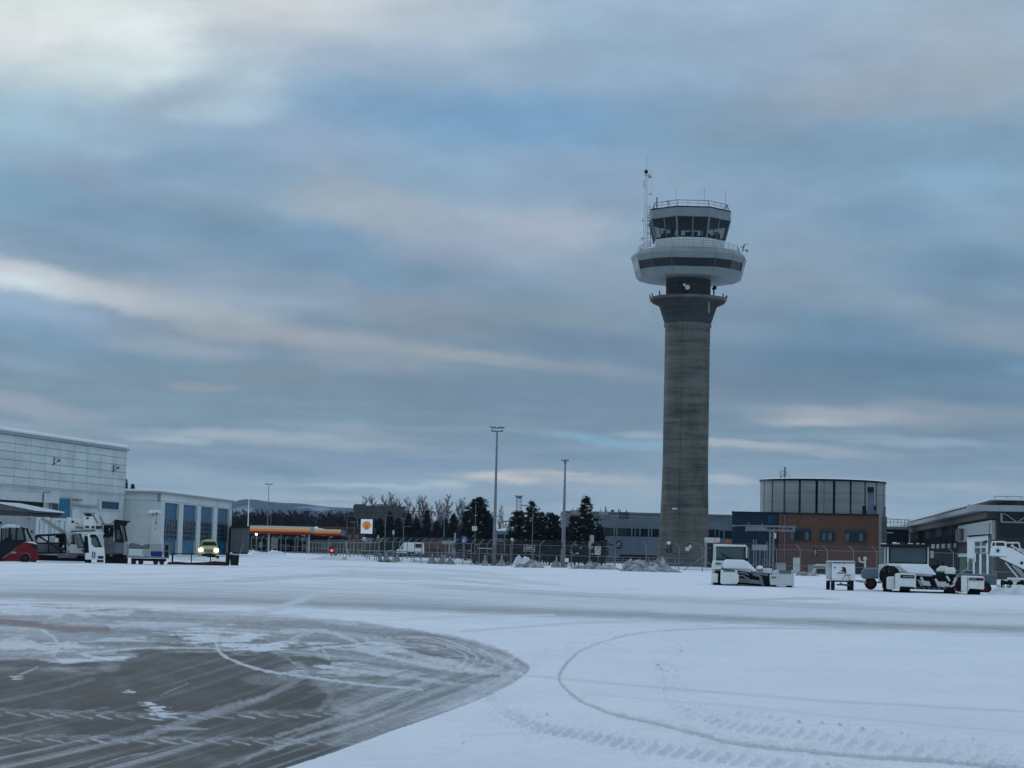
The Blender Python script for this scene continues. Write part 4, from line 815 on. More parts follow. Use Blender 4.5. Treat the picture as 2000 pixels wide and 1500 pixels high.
# ------------------------------------------------------------------ terminal to the right
nx, ny = at(1914, 1100, 200).x, 200.0; fx_, fy_ = at(1757, 1100, 330).x, 330.0
zn, zf = at(1914, 988, 200).z, at(1757, 1029, 330).z
te = empty('terminal_building', (nx, ny, 0)); tag(te, 'low dark airport terminal with deep overhanging grey roof and blue cladding', 'building')
dx, dy = fx_ - nx, fy_ - ny; LL = math.hypot(dx, dy); ux, uy = dx / LL, dy / LL; px_, py_ = uy, -ux   # px_: to the right of the wall going away
def tw2(s, o_): return (ux * s + px_ * o_, uy * s + py_ * o_)
zn = (zn + zf) / 2 + .15
zeave = zn
def tbox(m, s0, s1, o0, o1, z0, z1): m.flat([tw2(s0, o0), tw2(s1, o0), tw2(s1, o1), tw2(s0, o1)], z0, z1); return m
tbox(MB(), 0, LL, 1.6, 40, -.2, zeave - .55).build('wall', M['dark_green_grey'], te)
tbox(MB(), 2, LL + .5, 1.5, 1.62, 0.0, zeave - 1.25).build('cladding', M['blue_paint'] if False else grid_material('blue_cladding', (.010, .028, .085), (.006, .014, .04), 50, 1.1, .03, .4, 0), te)
r_ = random.Random(5); m = MB(); 
for i in range(46):
    s_ = 9 + i * (LL - 12) / 46; m = tbox(m, s_, s_ + .25, 1.32, 1.5, 0.2, zeave - 1.3)
m.build('cladding_fin', M['navy_cladding'], te)
m = MB()
for i in range(40):
    s_ = 10 + i * 3.0; tbox(m, s_, s_ + 1.3, 1.40, 1.5, zeave - 2.4, zeave - 1.3)
m.build('upper_panel', M['brown_wall'], te)
tbox(MB(), -.5, LL, .6, 1.8, zeave - 1.25, zeave - .55).build('soffit', M['brown_soffit'], te)
tbox(MB(), -1.0, LL + 1, -.2, 44, zeave - .5, zeave).build('roof', M['pale_grey'], te, bevel=.05)
tbox(MB(), 1, LL - 1, 3.5, 42, zeave, zeave + .55).build('roof_upstand', M['mid_grey'], te)
tbox(MB(), 0, LL, 1, 43, zeave + .55, zeave + .7).build('roof_snow', M['snow'], te)
tbox(MB(), -2.2, -1.0, -1.4, 44, zeave - .62, zeave - .02).build('front_fascia', M['pale_grey'], te)
m = MB()
zt0, zt1 = zeave - .75, zeave - 1.65
pz = lambda s, o_, z: Vector(tw2(s, o_) + (z,))
m.tube(pz(-.8, 2, zt1), pz(-.8, 40, zt1), .08)
for i in range(14): m.tube(pz(-.8, 2.2 + i * 2.6, zt0), pz(-.8, 3.5 + i * 2.6, zt1), .06); m.tube(pz(-.8, 3.5 + i * 2.6, zt1), pz(-.8, 4.8 + i * 2.6, zt0), .06)
m.tube(pz(-.8, 2, zt0), pz(-.8, 2, zt1), .12); m.build('roof_truss', M['pale_grey'], te)
tbox(MB(), -.08, 0, 2.0, 40, zeave - 3.1, zeave - .6).build('clerestory_window', M['dark_glass'], te)
m = MB()
for (x0, x1, y0, y1) in ((1820, 1826, 1063, 1071), (1830, 1835, 1063, 1071), (1840, 1846, 1062.5, 1070.5), (1851, 1857, 1062, 1070), (1863, 1868, 1061, 1069), (1818, 1824, 1076, 1090)):
    def hit(px, py):
        r = ray(px, py); # wall plane at o=1.3
        ox, oy = nx + px_ * 1.28, ny + py_ * 1.28
        # solve r.x*t = ox+ux*s ; r.y*t = oy+uy*s
        det = r.x * (-uy) + ux * r.y; t_ = (ox * (-uy) + ux * oy) / det; return t_, (r.x * t_ - ox) * ux + (r.y * t_ - oy) * uy, EYE + r.z * t_
    _, s0, z1 = hit(x0, y0); _, s1, zz = hit(x1, y1); tbox(m, min(s0, s1), max(s0, s1), 1.22, 1.33, zz, z1)
m.build('window', M['pale_grey'], te)
_, sa, za = hit(1912, 1000); _, sb, zb_ = hit(1872, 1020)
sb = min(max(sb, 6), 40)
tbox(MB(), 1.0, sb, 1.2, 1.6, zeave - 3.4, zeave - 1.45).build('portal_panel', M['dull_white'], te)
tbox(MB(), 2.0, sb - 2, 1.1, 1.4, zeave - 3.2, zeave - 1.7).build('portal_window', M['screen_glass'], te)
tbox(MB(), sb - 7, sb, .9, 1.3, zeave - 3.3, zeave - 1.9).build('louvre', M['mid_grey'], te)
tbox(MB(), 1.0, sb, 1.2, 1.6, 2.2, 2.6).build('lintel', M['dull_white'], te)
tbox(MB(), 1.0, sb, 1.3, 1.62, 2.6, zeave - 3.4).build('lower_wall', M['brown_wall'], te)
tbox(MB(), sb - 12, sb - 4, 1.1, 1.6, 0.1, 2.1).build('door', M['green_door'], te, bevel=.02)['label'] = 'green door'
m = MB(); c_ = tw2(-.15, 6.2); m.ball((c_[0], c_[1], at(1957, 1040, 200).z), 1.45, .25, .17, 14, 8); m.build('wall_lamp', M['clean_white'], te, smooth=True)
m = MB()
for i in range(26): a0, a1 = math.pi * i / 26, math.pi * (i + 1) / 26; m.tube(pz(2, 10.5 - 5 * math.cos(a0), zeave + .1 + 1.05 * math.sin(a0)), pz(2, 10.5 - 5 * math.cos(a1), zeave + .1 + 1.05 * math.sin(a1)), .10, n=5)
m.build('roof_arch', M['pale_grey'], te)
m = MB()
for i in range(20): a0, a1 = math.pi * i / 20, math.pi * (i + 1) / 20; m.add([pz(3, 11 - 4 * math.cos(a0), zeave), pz(3, 11 - 4 * math.cos(a1), zeave), pz(3, 11 - 4 * math.cos(a1), zeave + .95 * math.sin(a1) + .01), pz(3, 11 - 4 * math.cos(a0), zeave + .95 * math.sin(a0) + .01)], [(0, 1, 2, 3)])
for i in range(20): a0, a1 = math.pi * i / 20, math.pi * (i + 1) / 20; m.add([pz(3, 11 - 4 * math.cos(a0), zeave + .95 * math.sin(a0)), pz(3, 11 - 4 * math.cos(a1), zeave + .95 * math.sin(a1)), pz(40, 11 - 4 * math.cos(a1), zeave + .95 * math.sin(a1)), pz(40, 11 - 4 * math.cos(a0), zeave + .95 * math.sin(a0))], [(0, 1, 2, 3)])
m.build('rooflight', M['mid_grey'], te)
m = MB()
for i in range(30): m.tube(pz(1 + i * .0 , 1.5 + i * 1.3, zeave), pz(1, 1.5 + i * 1.3, zeave + .95), .035, n=4)
m.tube(pz(1, 1.5, zeave + .95), pz(1, 40, zeave + .95), .035); m.tube(pz(1, 1.5, zeave + .5), pz(1, 40, zeave + .5), .03)
m.tube(pz(1.5, 12.5, zeave + .5), pz(1.5, 12.5, zeave + 2.3), .05); m.tube(pz(1.5, 11.8, zeave + 2.2), pz(1.5, 13.2, zeave + 2.2), .05)
m.build('roof_railing', M['galvanised'], te)
tbox(MB(), 82, 84, 4, 5, zeave, zeave + 1.5).build('chimney', M['mid_grey'], te)
lk = Fr('link_building', 'dark low link building between the brick block and the terminal', 'building', 1740, 300)
lk.part('wall', M['dark_interior'], [('r', 1712, 1034, 1775, 1125, 0, 10)]); lk.part('roof', M['mid_grey'], [('r', 1712, 1029, 1775, 1034, -1, 10)]); lk.part('roof_snow', M['snow'], [('p', [(1735, 1029), (1745, 1026), (1760, 1027), (1770, 1029)], 0, 6)])
lk.part('lamp', M['sign_white'], [('r', 1729, 1039.5, 1745, 1041, -.3, .0)])
lk.part('railing', M['galvanised'], [('t', (x, 1013, 1), (x, 1029, 1), .05, 4) for x in range(1732, 1780, 7)] + [('t', (1732, 1013, 1), (1779, 1016, 1), .05, 4), ('t', (1732, 1019, 1), (1779, 1021, 1), .04, 4)])

# ------------------------------------------------------------------ panelled hall and garage to the left
HB = at(243, 1000, 258); HA0 = at(0, 1000, 222)
hd = Vector((HB.x - HA0.x, HB.y - HA0.y, 0)); hlen = hd.length; hd.normalize(); hrz = math.atan2(hd.y, hd.x)
HA = Vector((HB.x, HB.y, 0)) - hd * 62.0
hall = empty('panelled_hall', (HA.x, HA.y, 0), hrz); tag(hall, 'tall white hall of square grey panels with snow along its flat roof', 'building')
hh = at(243, 881, 258).z
def hwall(px, py, off=0.0):                # s along the wall, z up
    r = ray(px, py); ox, oy = HA.x, HA.y; det = r.x * (-hd.y) + hd.x * r.y; t_ = (ox * (-hd.y) + hd.x * oy) / det
    return (r.x * t_ - ox) * hd.x + (r.y * t_ - oy) * hd.y, EYE + r.z * t_
hz_low = hwall(120, 957)[1]
pm = grid_material('hall_panel', (.64, .71, .70), (.11, .14, .15), 4.15, .925, .036, .45, 0.0, off=(-62.0 % 4.15 + 4.15 - (62.0 % 4.15), -(hh % .925) + .03))
pm2 = grid_material('lower_panel_sheet', (.62, .69, .68), (.33, .37, .38), 3.2, 3.0, .03, .5, 0.0)
MB().box(0, 62, 0, 45, hz_low, hh).build('upper_wall', pm, hall)
MB().box(0, 62.0, .15, 45, -.2, hz_low).build('lower_wall', pm2, hall)
MB().box(-.2, 62.2, -.25, 45, hh, hh + .28).build('roof_edge', M['pale_grey'], hall)
MB().box(-.1, 62.1, -.15, 44, hh + .28, hh + .75).build('roof_snow', M['snow'], hall, bevel=.18)
def hrect(name, mat, x0, y0, x1, y1, d0, d1, parent=None, bevel=0):
    s0, _ = hwall(x0, (y0 + y1) / 2); s1, _ = hwall(x1, (y0 + y1) / 2); zA = hwall((x0 + x1) / 2, y0)[1]; zB = hwall((x0 + x1) / 2, y1)[1]
    return MB().box(s0, s1, d0, d1, zB, zA).build(name, mat, parent or hall, bevel)
hrect('canopy_band', M['dull_white'], -40, 961, 107, 978, -.6, .2)
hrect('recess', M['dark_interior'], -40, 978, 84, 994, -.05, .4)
f_ = hrect('door_frame', M['pale_grey'], 97, 971, 139, 1062, -.12, .18); hrect('door', M['door_blue'], 112, 974, 133, 1062, -.2, -.1, f_); hrect('side_light', M['dark_door_blue'], 99, 981, 109, 1062, -.2, -.1, f_)
f_ = hrect('window', M['dull_white'], 193, 978, 236, 996, -.1, .18); hrect('pane', M['window_blue'], 197.5, 980, 230, 994, -.16, -.08, f_)
hrect('ledge', M['mid_grey'], 144, 988.5, 191, 989.6, -.15, .16); hrect('ledge', M['mid_grey'], 140, 975, 158, 977.5, -.25, .16)
for (x, y) in ((105, 900), (221, 914)):
    s_, z_ = hwall(x, y); m = MB(); m.box(s_ - .25, s_ + .25, -.75, -.55, z_ - .1, z_ + .2); m.tube((s_, -.6, z_), (s_ - .2, .0, z_ - .5), .05); m.tube((s_ - .5, -.6, z_ + .3), (s_ + .1, 0, z_ + .1), .04); m.tube((s_, -.05, z_ - .5), (s_, -.05, z_ + .4), .07)
    m.build('floodlight', M['mid_grey'], hall)
m = MB(); s_, z_ = hwall(74, 961); m.tube((s_, -.7, z_), (s_, -.7, z_ - 1.2), .07); m.tube((s_, -.7, z_), (s_ + 2, -.7, z_ + .1), .06); m.build('pipe', M['mid_grey'], hall)

G1, G2 = at(310.5, 1060, 259), at(450, 1060, 303)
gd = Vector((G2.x - G1.x, G2.y - G1.y, 0)); gl = gd.length; gd.normalize()
gar = empty('garage_building', (G1.x, G1.y, 0), math.atan2(gd.y, gd.x)); tag(gar, 'low white garage with four tall blue doors between white pillars', 'building')
def gwall(px, py):
    r = ray(px, py); det = r.x * (-gd.y) + gd.x * r.y; t_ = (G1.x * (-gd.y) + gd.x * G1.y) / det
    return (r.x * t_ - G1.x) * gd.x + (r.y * t_ - G1.y) * gd.y, EYE + r.z * t_
gh = (at(310.5, 963.5, 259).z + at(450, 981, 303).z) / 2
gz = gwall(400, 989.5)[1]
wallm = grid_material('garage_wall', (.66, .72, .71), (.26, .30, .32), 60, .93, .035, .5, 0.0, off=(0, -(gh % .93)))
ca, sa_ = math.cos(math.atan2(gd.y, gd.x)), math.sin(math.atan2(gd.y, gd.x))
def gl_(x, y):                             # world offset -> garage frame
    return (x * ca + y * sa_, -x * sa_ + y * ca)
W_ = at(236, 1060, 262).x - G1.x - 6
foot = [gl_(0, 0), (gl, 0), (gl, 14), gl_(W_, 30), gl_(W_, 0)]
MB().flat([gl_(-.3, 1.5), (1.0, .5), (gl - .05, .5), (gl - .05, 13.9), gl_(W_ + .1, 33), gl_(W_ + .1, 1.5)], -.2, gz - .01).build('inner_wall', M['mid_grey'], gar)
MB().flat([gl_(0, 0), gl_(-.0, 3), gl_(W_, 3.2), gl_(W_, 0)], -.1, gz).build('front_wall', M['dull_white'], gar)
MB().flat(foot, gz, gh).build('upper_wall', wallm, gar)
big = [gl_(.3, -.4), (gl + .4, -.4), (gl + .4, 14), gl_(W_, 31), gl_(W_, -.4)]
MB().flat(big, gh, gh + .2).build('roof_edge', M['pale_grey'], gar); MB().flat([(a, b + .1) for a, b in big], gh + .2, gh + .5).build('roof_snow', M['snow'], gar, bevel=.1)
edges = [0.0]
bays = [(319.5, 347.5), (356, 383), (390.5, 415), (423, 446)]
ss = [(gwall(a, 1030)[0], gwall(b, 1030)[0]) for a, b in bays]
prev = 0.0
for (a, b) in ss + [(gl, gl)]:
    if a - prev > .3: MB().box(prev, a, -.08, .8, -.1, gz).build('pillar', M['dull_white'], gar)
    prev = b
zd0, zd1, zd2 = gwall(400, 1020.5)[1], gwall(400, 1056)[1], 0
for (a, b) in ss:
    d_ = MB().box(a, b - .15, .25, .48, 0, gz).build('garage_door', M['door_blue'], gar)
    MB().box(a + .05, b - .2, .18, .25, zd1, zd0).build('window_band', M['dark_glass'], d_)
    m = MB()
    for k in range(5): zz = zd1 + (zd0 - zd1) * k / 4; m.box(a + .05, b - .2, .12, .20, zz - .12, zz + .08)
    nn = 5
    for k in range(nn + 1): xx = a + .05 + (b - .25 - a) * k / nn; m.box(xx - .18, xx + .18, .12, .19, zd1, zd0)
    m.build('window_frame', M['dark_door_blue'], d_)
    m = MB()
    for k in range(7): zz = zd0 + (gz - zd0) * (k + .5) / 7; m.box(a, b - .15, .22, .26, zz, zz + .05)
    for k in range(4): zz = zd1 * (k + .5) / 4; m.box(a, b - .15, .22, .26, zz, zz + .05)
    m.build('door_rib', M['dark_door_blue'], d_)
gc = Fr('grey_container', 'plain grey steel container wall beside the garage corner', 'container', 468, 300)
gc.part('wall', grid_material('corrugated', (.13, .14, .145), (.095, .10, .105), .9, 20, .05, .6, 0), [('r', 451, 1030, 487, 1079, 0, 6)]); gc.part('roof_edge', M['black_steel'], [('r', 450.5, 1027.5, 488, 1030.5, -.2, 6.2)]); gc.part('skirt', M['black_steel'], [('r', 453, 1079, 484, 1082, .1, 5.8)])
# ------------------------------------------------------------------ vehicles on the apron
YA = ground(1395, 1143).y                  # nearer to the tower
t1 = Fr('aircraft_tug', 'white low aircraft tug with orange beacons and a wiper, left of the small cart', 'tug', 1470, YA, 'aircraft tugs on the apron')
W = M['white_paint']; DW = M['dull_white']; BK = M['black_steel']; SN = M['snow']
t1.part('chassis', BK, [('r', 1395, 1118, 1512, 1142, 1.2, 6.0), ('p', [(1440, 1115), (1500, 1120), (1518, 1148), (1440, 1143)], .5, 1.4)], bevel=.03)
t1.part('cab', W, [('r', 1390, 1095, 1397, 1136, 1.4, 5.0), ('r', 1394, 1094, 1456, 1118, 1.5, 5.0), ('r', 1395, 1065, 1397.6, 1095, 1.5, 1.7), ('r', 1456.8, 1067, 1459.2, 1093, 1.5, 1.7), ('r', 1395, 1065, 1397.6, 1095, 3.8, 4.0), ('r', 1456.8, 1067, 1459.2, 1093, 3.8, 4.0), ('r', 1392, 1063, 1394.5, 1100, 2.2, 3.6)], bevel=.03)
rf_ = t1.part('roof', W, [('p', [(1393, 1067), (1395, 1062.5), (1456, 1064), (1459, 1068)], 1.4, 4.1)], bevel=.05)
t1.part('windscreen', M['screen_glass'], [('r', 1397.5, 1067.5, 1456.8, 1094, 1.55, 1.6)]); t1.part('rear_window', M['tinted_glass'], [('r', 1397.5, 1067.5, 1456.8, 1094, 3.85, 3.9)])
t1.part('windscreen_seal', BK, [('r', 1397.5, 1092, 1457, 1094.6, 1.45, 1.62), ('r', 1397.5, 1067, 1457, 1068, 1.5, 1.62), ('r', 1452.5, 1068, 1454, 1092, 1.5, 1.62)])
t1.part('wiper', BK, [('t', (1408, 1080.5, 1.45), (1426, 1093, 1.45), .035), ('t', (1418, 1087, 1.42), (1430, 1092.5, 1.42), .025)])
t1.part('beacon', M['orange_plastic'], [('r', 1418, 1055, 1427, 1064, 2.4, 2.7), ('r', 1398, 1058, 1405, 1063.5, 2.4, 2.7)], bevel=.04)
t1.part('side_mirror', BK, [('r', 1388, 1068, 1391.5, 1080, 1.2, 1.4), ('r', 1456, 1090, 1462, 1095, 1.2, 1.5)], bevel=.03)
t1.part('bonnet', W, [('p', [(1412, 1110), (1413, 1095), (1454, 1096), (1475, 1117), (1470, 1119)], .3, 2.0)], bevel=.05)
t1.part('bonnet_snow', SN, [('p', [(1411.5, 1110), (1413, 1094), (1420, 1092.5), (1452, 1093.5), (1461, 1098), (1479, 1116), (1472, 1117), (1462, 1112)], .18, 2.1)], bevel=.08)
t1.part('fender', W, [('p', [(1390, 1101), (1396, 1096), (1412, 1097), (1413, 1106), (1408, 1112), (1392, 1112)], .4, 1.8), ('r', 1391, 1120, 1402, 1138, .2, 1.4), ('r', 1388.5, 1104, 1391, 1146, 1.4, 2.0)], bevel=.06)
t1.part('front_box', W, [('p', [(1408, 1113), (1413, 1113), (1440, 1113), (1440, 1119), (1443, 1124), (1443, 1136), (1439, 1141), (1410, 1141), (1407, 1138)], -.5, 1.0)], bevel=.06)
t1.part('label_stripe', M['mid_grey'], [('r', 1413, 1112.5, 1436, 1116.5, -.53, -.49), ('r', 1397, 1099, 1408, 1103, .36, .41), ('r', 1521, 1114, 1545, 1120, -.93, -.89), ('r', 1506, 1126, 1515, 1129, -.93, -.89)])
cr = t1.part('cradle', M['grey_steel'], [('p', [(1443, 1129), (1486, 1134), (1486, 1141), (1443, 1137)], .1, .4), ('t', (1441, 1118, .2), (1455, 1119, .2), .05), ('t', (1455, 1119, .2), (1462, 1123, .2), .05), ('t', (1440, 1125, .1), (1452, 1124, .1), .05), ('t', (1452, 1124, .1), (1457, 1129, .1), .05), ('t', (1470, 1122, .2), (1485, 1126, .2), .07), ('t', (1485, 1126, .2), (1490, 1145, .2), .10), ('t', (1460, 1128, .1), (1461, 1136, .1), .08), ('t', (1466, 1118, .3), (1500, 1124, .3), .06)])
t1.part('cradle_beam', M['mid_grey'], [('p', [(1443, 1141), (1490, 1146), (1490, 1147.5), (1443, 1143)], -.1, .5), ('r', 1446, 1119, 1480, 1122, .5, .9)])
t1.part('engine_cover', W, [('b', (1484, 1110.5, 1.0), .20, .3, .16), ('r', 1490, 1112, 1508, 1121, .6, 2.0)], bevel=.04, smooth=True)
t1.part('cover_snow', SN, [('r', 1490, 1110.4, 1508, 1112.2, .6, 2.0), ('b', (1484, 1109, 1.0), .19, .28, .12)])
t1.part('side_box', DW, [('p', [(1503, 1123), (1520, 1121), (1521, 1119), (1543, 1119), (1550, 1123), (1550, 1144), (1504, 1142)], -.9, 1.6), ('p', [(1511, 1114), (1521, 1113), (1521, 1121), (1508, 1122)], -.7, 1.4), ('r', 1546, 1114, 1549.5, 1124, -.8, 1.2)], bevel=.05)
for (x, y, d, rr, ww) in ((1401, 1139, 1.0, .34, .5), (1432, 1141, .9, .30, .5), (1497, 1142, 1.0, .42, .6), (1541.5, 1146, -.2, .24, .35)):
    t1.part('wheel', M['rubber'], [('w', (x, y, d), rr, ww)])

YB = ground(1790, 1158).y
t2 = Fr('aircraft_tug', 'large white aircraft tug with snowy sloping deck and tall glass cab, nearest the airstairs', 'tug', 1800, YB, 'aircraft tugs on the apron')
t2.part('chassis', BK, [('r', 1722, 1126, 1880, 1152, 1.3, 6.0), ('r', 1788, 1118, 1868, 1150, .9, 1.5), ('r', 1868, 1134, 1880, 1156, .3, 1.5)], bevel=.04)
t2.part('cab', W, [('r', 1726, 1067, 1729, 1101, 2.2, 2.4), ('r', 1731.5, 1067, 1735, 1101, 1.6, 1.8), ('r', 1811.5, 1068, 1814, 1103, 1.6, 1.8), ('r', 1733, 1067, 1736, 1100, 3.6, 3.8), ('r', 1809, 1067, 1812, 1100, 3.6, 3.8), ('r', 1731, 1100, 1814, 1108, 1.6, 4.0)], bevel=.03)
t2.part('roof', BK, [('p', [(1716, 1065), (1720, 1062.5), (1814, 1063), (1818, 1066), (1812, 1068), (1722, 1068)], 1.3, 4.1)], bevel=.04)
t2.part('roof_snow', SN, [('r', 1719, 1060.8, 1731, 1062.6, 1.4, 2.0), ('r', 1742, 1058.5, 1751, 1062.6, 1.6, 2.4), ('r', 1752, 1060, 1757, 1062.8, 1.6, 2.2), ('r', 1772, 1060.5, 1783, 1062, 1.7, 2.2), ('r', 1789, 1060.5, 1796, 1062.6, 1.6, 2.2), ('r', 1800, 1061, 1806, 1062.8, 1.6, 2.2)], bevel=.04)
t2.part('beacon', M['red_paint'], [('r', 1760, 1059.5, 1766, 1063, 1.6, 1.8)], bevel=.02)
t2.part('windscreen', M['screen_glass'], [('r', 1735, 1068.5, 1811.5, 1100, 1.66, 1.70)]); t2.part('rear_window', M['tinted_glass'], [('r', 1736, 1068, 1809, 1100, 3.66, 3.70)])
t2.part('windscreen_seal', BK, [('r', 1735, 1068, 1811.5, 1069.5, 1.6, 1.72), ('r', 1735, 1099, 1811.5, 1101, 1.6, 1.72), ('r', 1735, 1069, 1738, 1100, 1.6, 1.72), ('r', 1809, 1069, 1811.5, 1100, 1.6, 1.72)])
t2.part('seat', M['dark_interior'], [('p', [(1749, 1100), (1751, 1089), (1764, 1088), (1772, 1096), (1773, 1100)], 2.5, 3.0), ('r', 1787, 1092, 1808, 1100, 2.5, 2.9)], bevel=.05)
t2.part('rear_body', W, [('p', [(1713.5, 1138), (1714.5, 1103), (1718, 1101.5), (1754, 1101.5), (1754, 1138)], 2.2, 4.2)], bevel=.06)
t2.part('left_fender', W, [('p', [(1733, 1118), (1733.5, 1106), (1737, 1103.5), (1755, 1104), (1760, 1108), (1765, 1120), (1735, 1120)], .9, 2.1), ('p', [(1755, 1104), (1759, 1102.5), (1772, 1118), (1765, 1119)], .7, 1.5)], bevel=.08)['label'] = 'white rounded fender capped with snow'
t2.part('fender_snow', SN, [('p', [(1734, 1105), (1737, 1102.6), (1754, 1102.8), (1757, 1106)], .85, 2.1)], bevel=.05)
t2.part('deck', W, [('p', [(1755, 1105), (1800, 1104), (1822, 1122), (1820, 1126), (1774, 1124)], .6, 1.9)], bevel=.03)
t2.part('deck_snow', SN, [('p', [(1754, 1103.5), (1758, 1101.5), (1812, 1102.5), (1829, 1122), (1826, 1123.5), (1774, 1119.5)], .4, 2.0)], bevel=.05)
t2.part('left_arm', W, [('p', [(1747, 1150), (1748, 1121), (1752, 1119.5), (1787, 1120.5), (1789, 1122), (1789, 1150)], -.7, 1.0), ('p', [(1731.5, 1149), (1732, 1128), (1734, 1126.5), (1748, 1126), (1748, 1151), (1735, 1151)], -.4, 1.0)], bevel=.05)['label'] = 'white front box with dark lettering strip'
t2.part('label_stripe', M['black_steel'], [('r', 1759, 1123, 1786, 1129, -.74, -.69), ('r', 1892, 1128.5, 1920, 1133.5, -.94, -.89)])
t2.part('lettering', M['pale_grey'], [('r', x, 1125, x + w_, 1127, -.77, -.74) for x, w_ in ((1764, 3), (1768, 2), (1771, 3), (1775, 2), (1778, 5))] + [('r', x, 1130, x + w_, 1132, -.97, -.94) for x, w_ in ((1894, 3), (1898, 3), (1902, 4))])
t2.part('red_mark', M['red_paint'], [('r', 1910, 1129.5, 1919, 1132.8, -.97, -.94)])
t2.part('lower_recess', M['dark_interior'], [('p', [(1757, 1150), (1759, 1145), (1786, 1146.5), (1788, 1150)], -.73, -.5)])
t2.part('right_arm', W, [('p', [(1877, 1154), (1877.5, 1126), (1880, 1124.5), (1920, 1126), (1921.5, 1128), (1921, 1151), (1893, 1149), (1890, 1155)], -.9, 1.2)], bevel=.05)['label'] = 'white square box with dark and red strip'
t2.part('arm_edge', M['mid_grey'], [('r', 1888.6, 1127, 1889.4, 1153, -.93, -.88), ('r', 1746.8, 1122, 1747.5, 1150, -.73, -.5)])
t2.part('cradle', M['dull_white'], [('p', [(1796, 1134), (1815, 1135.5), (1819, 1145), (1802, 1144)], .3, .6), ('p', [(1827, 1136), (1848, 1136.5), (1849, 1147), (1831, 1146)], .3, .6), ('t', (1798, 1127, .4), (1803, 1135, .4), .07), ('t', (1826, 1131, .4), (1832, 1138, .4), .07), ('t', (1849, 1125, .3), (1855, 1135, .3), .06), ('t', (1868, 1128, .3), (1863, 1140, .3), .08), ('t', (1856, 1146, .3), (1866, 1142, .3), .06), ('t', (1793, 1132, .4), (1800, 1146, .4), .04), ('t', (1850, 1140, .3), (1853, 1146, .3), .08)], bevel=.02)
t2.part('hazard_stripe', M['mid_grey'], [('p', [(1790 + k * 10, 1146.5 + k * .2), (1795 + k * 10, 1146.5 + k * .2), (1799 + k * 10, 1150 + k * .2), (1794 + k * 10, 1150 + k * .2)], .2, .3) for k in range(6)])
t2.part('engine_cover', W, [('p', [(1829, 1117), (1829, 1112), (1835, 1107), (1842, 1106), (1852, 1107), (1852, 1118)], 1.0, 2.2), ('p', [(1845, 1121), (1846, 1113), (1851, 1109), (1864, 1109), (1867, 1112), (1867, 1122)], .5, 1.8)], bevel=.08, smooth=True)
t2.part('cover_snow', SN, [('p', [(1834, 1108), (1838, 1105.4), (1850, 1105.8), (1852, 1108)], 1.0, 2.2), ('p', [(1850, 1110), (1853, 1108.2), (1864, 1108.4), (1866, 1111)], .5, 1.8)], bevel=.05)
t2.part('exhaust', BK, [('p', [(1818, 1106), (1824, 1103), (1836, 1103), (1838, 1107), (1828, 1110), (1829, 1118), (1824, 1112)], 2.3, 3.0), ('t', (1832, 1104, 2.5), (1832, 1094, 2.5), .04), ('t', (1843, 1106, 2.5), (1843, 1098, 2.5), .09)], bevel=.02)
t2.part('rear_light', M['red_paint'], [('r', 1723, 1110, 1727, 1116, .8, 1.0), ('b', (1866, 1151, -.3), .10, .1, .08)])
for (x, y, d, rr, ww) in ((1733, 1138, 1.2, .5, .45), (1767, 1151, .6, .30, .55), (1855, 1150, .9, .42, .6), (1902, 1153, .2, .36, .65)):
    t2.part('wheel', M['rubber'], [('w', (x, y, d), rr, ww)])
t2.part('wheel', M['rubber'], [('c', (1737, 1124, .9), .55, .3)])

# small service cart between the tugs
YC = ground(1640, 1153).y
ct = Fr('ground_power_cart', 'small square white service cart on four wheels between the two tugs', 'cart', 1641, YC)
ct.part('body', M['clean_white'], [('p', [(1625, 1133), (1625, 1098), (1670, 1098), (1670, 1134)], 0, 2.2)], bevel=.04)
ct.part('side_wall', M['dull_white'], [('p', [(1613, 1131), (1613, 1099), (1625, 1098.5), (1625, 1133)], .5, 2.3)], bevel=.03)
ct.part('roof', M['dull_white'], [('p', [(1612, 1098), (1615, 1095), (1668, 1095.5), (1671, 1098.5)], -.1, 2.4)], bevel=.05)
ct.part('vent', M['black_steel'], [('r', x, 1098.5, x + 7, 1100.2, -.03, .05) for x in (1627, 1636, 1645, 1654, 1662)])
ct.part('emblem', M['rust_red'], [('p', [(1643, 1109), (1648, 1107), (1652, 1110), (1653, 1118), (1650, 1121), (1648, 1116), (1643, 1116), (1644, 1113), (1648, 1112)], -.03, .01)])
ct.part('emblem_line', M['slate_blue'], [('r', 1636, 1118, 1648, 1120, -.03, .01), ('r', 1650, 1122.5, 1662, 1124, -.03, .01), ('r', 1629, 1107, 1632, 1110, -.03, .01)])
ct.part('drawbar', M['pale_grey'], [('t', (1645, 1133, -.2), (1652, 1122, -.2), .025), ('t', (1662, 1134, -.2), (1654, 1122, -.2), .025), ('t', (1670, 1134, .2), (1692, 1135, .2), .04), ('t', (1672, 1135, .2), (1692, 1139, .2), .03)])
ct.part('axle', M['mid_grey'], [('r', 1620, 1134, 1668, 1137, .3, .6), ('t', (1634, 1142, .4), (1662, 1143, .4), .05), ('t', (1640, 1138, .4), (1652, 1145, .4), .03)])
for x, d in ((1617, 1.6), (1626.5, .2), (1658.5, 1.4), (1663.5, .2)):
    wh = ct.part('wheel', M['rubber'], [('w', (x, 1144, d), .27, .2)]); ct.part('rim', M['pale_grey'], [('w', (x, 1144, d), .11, .22)], wh)
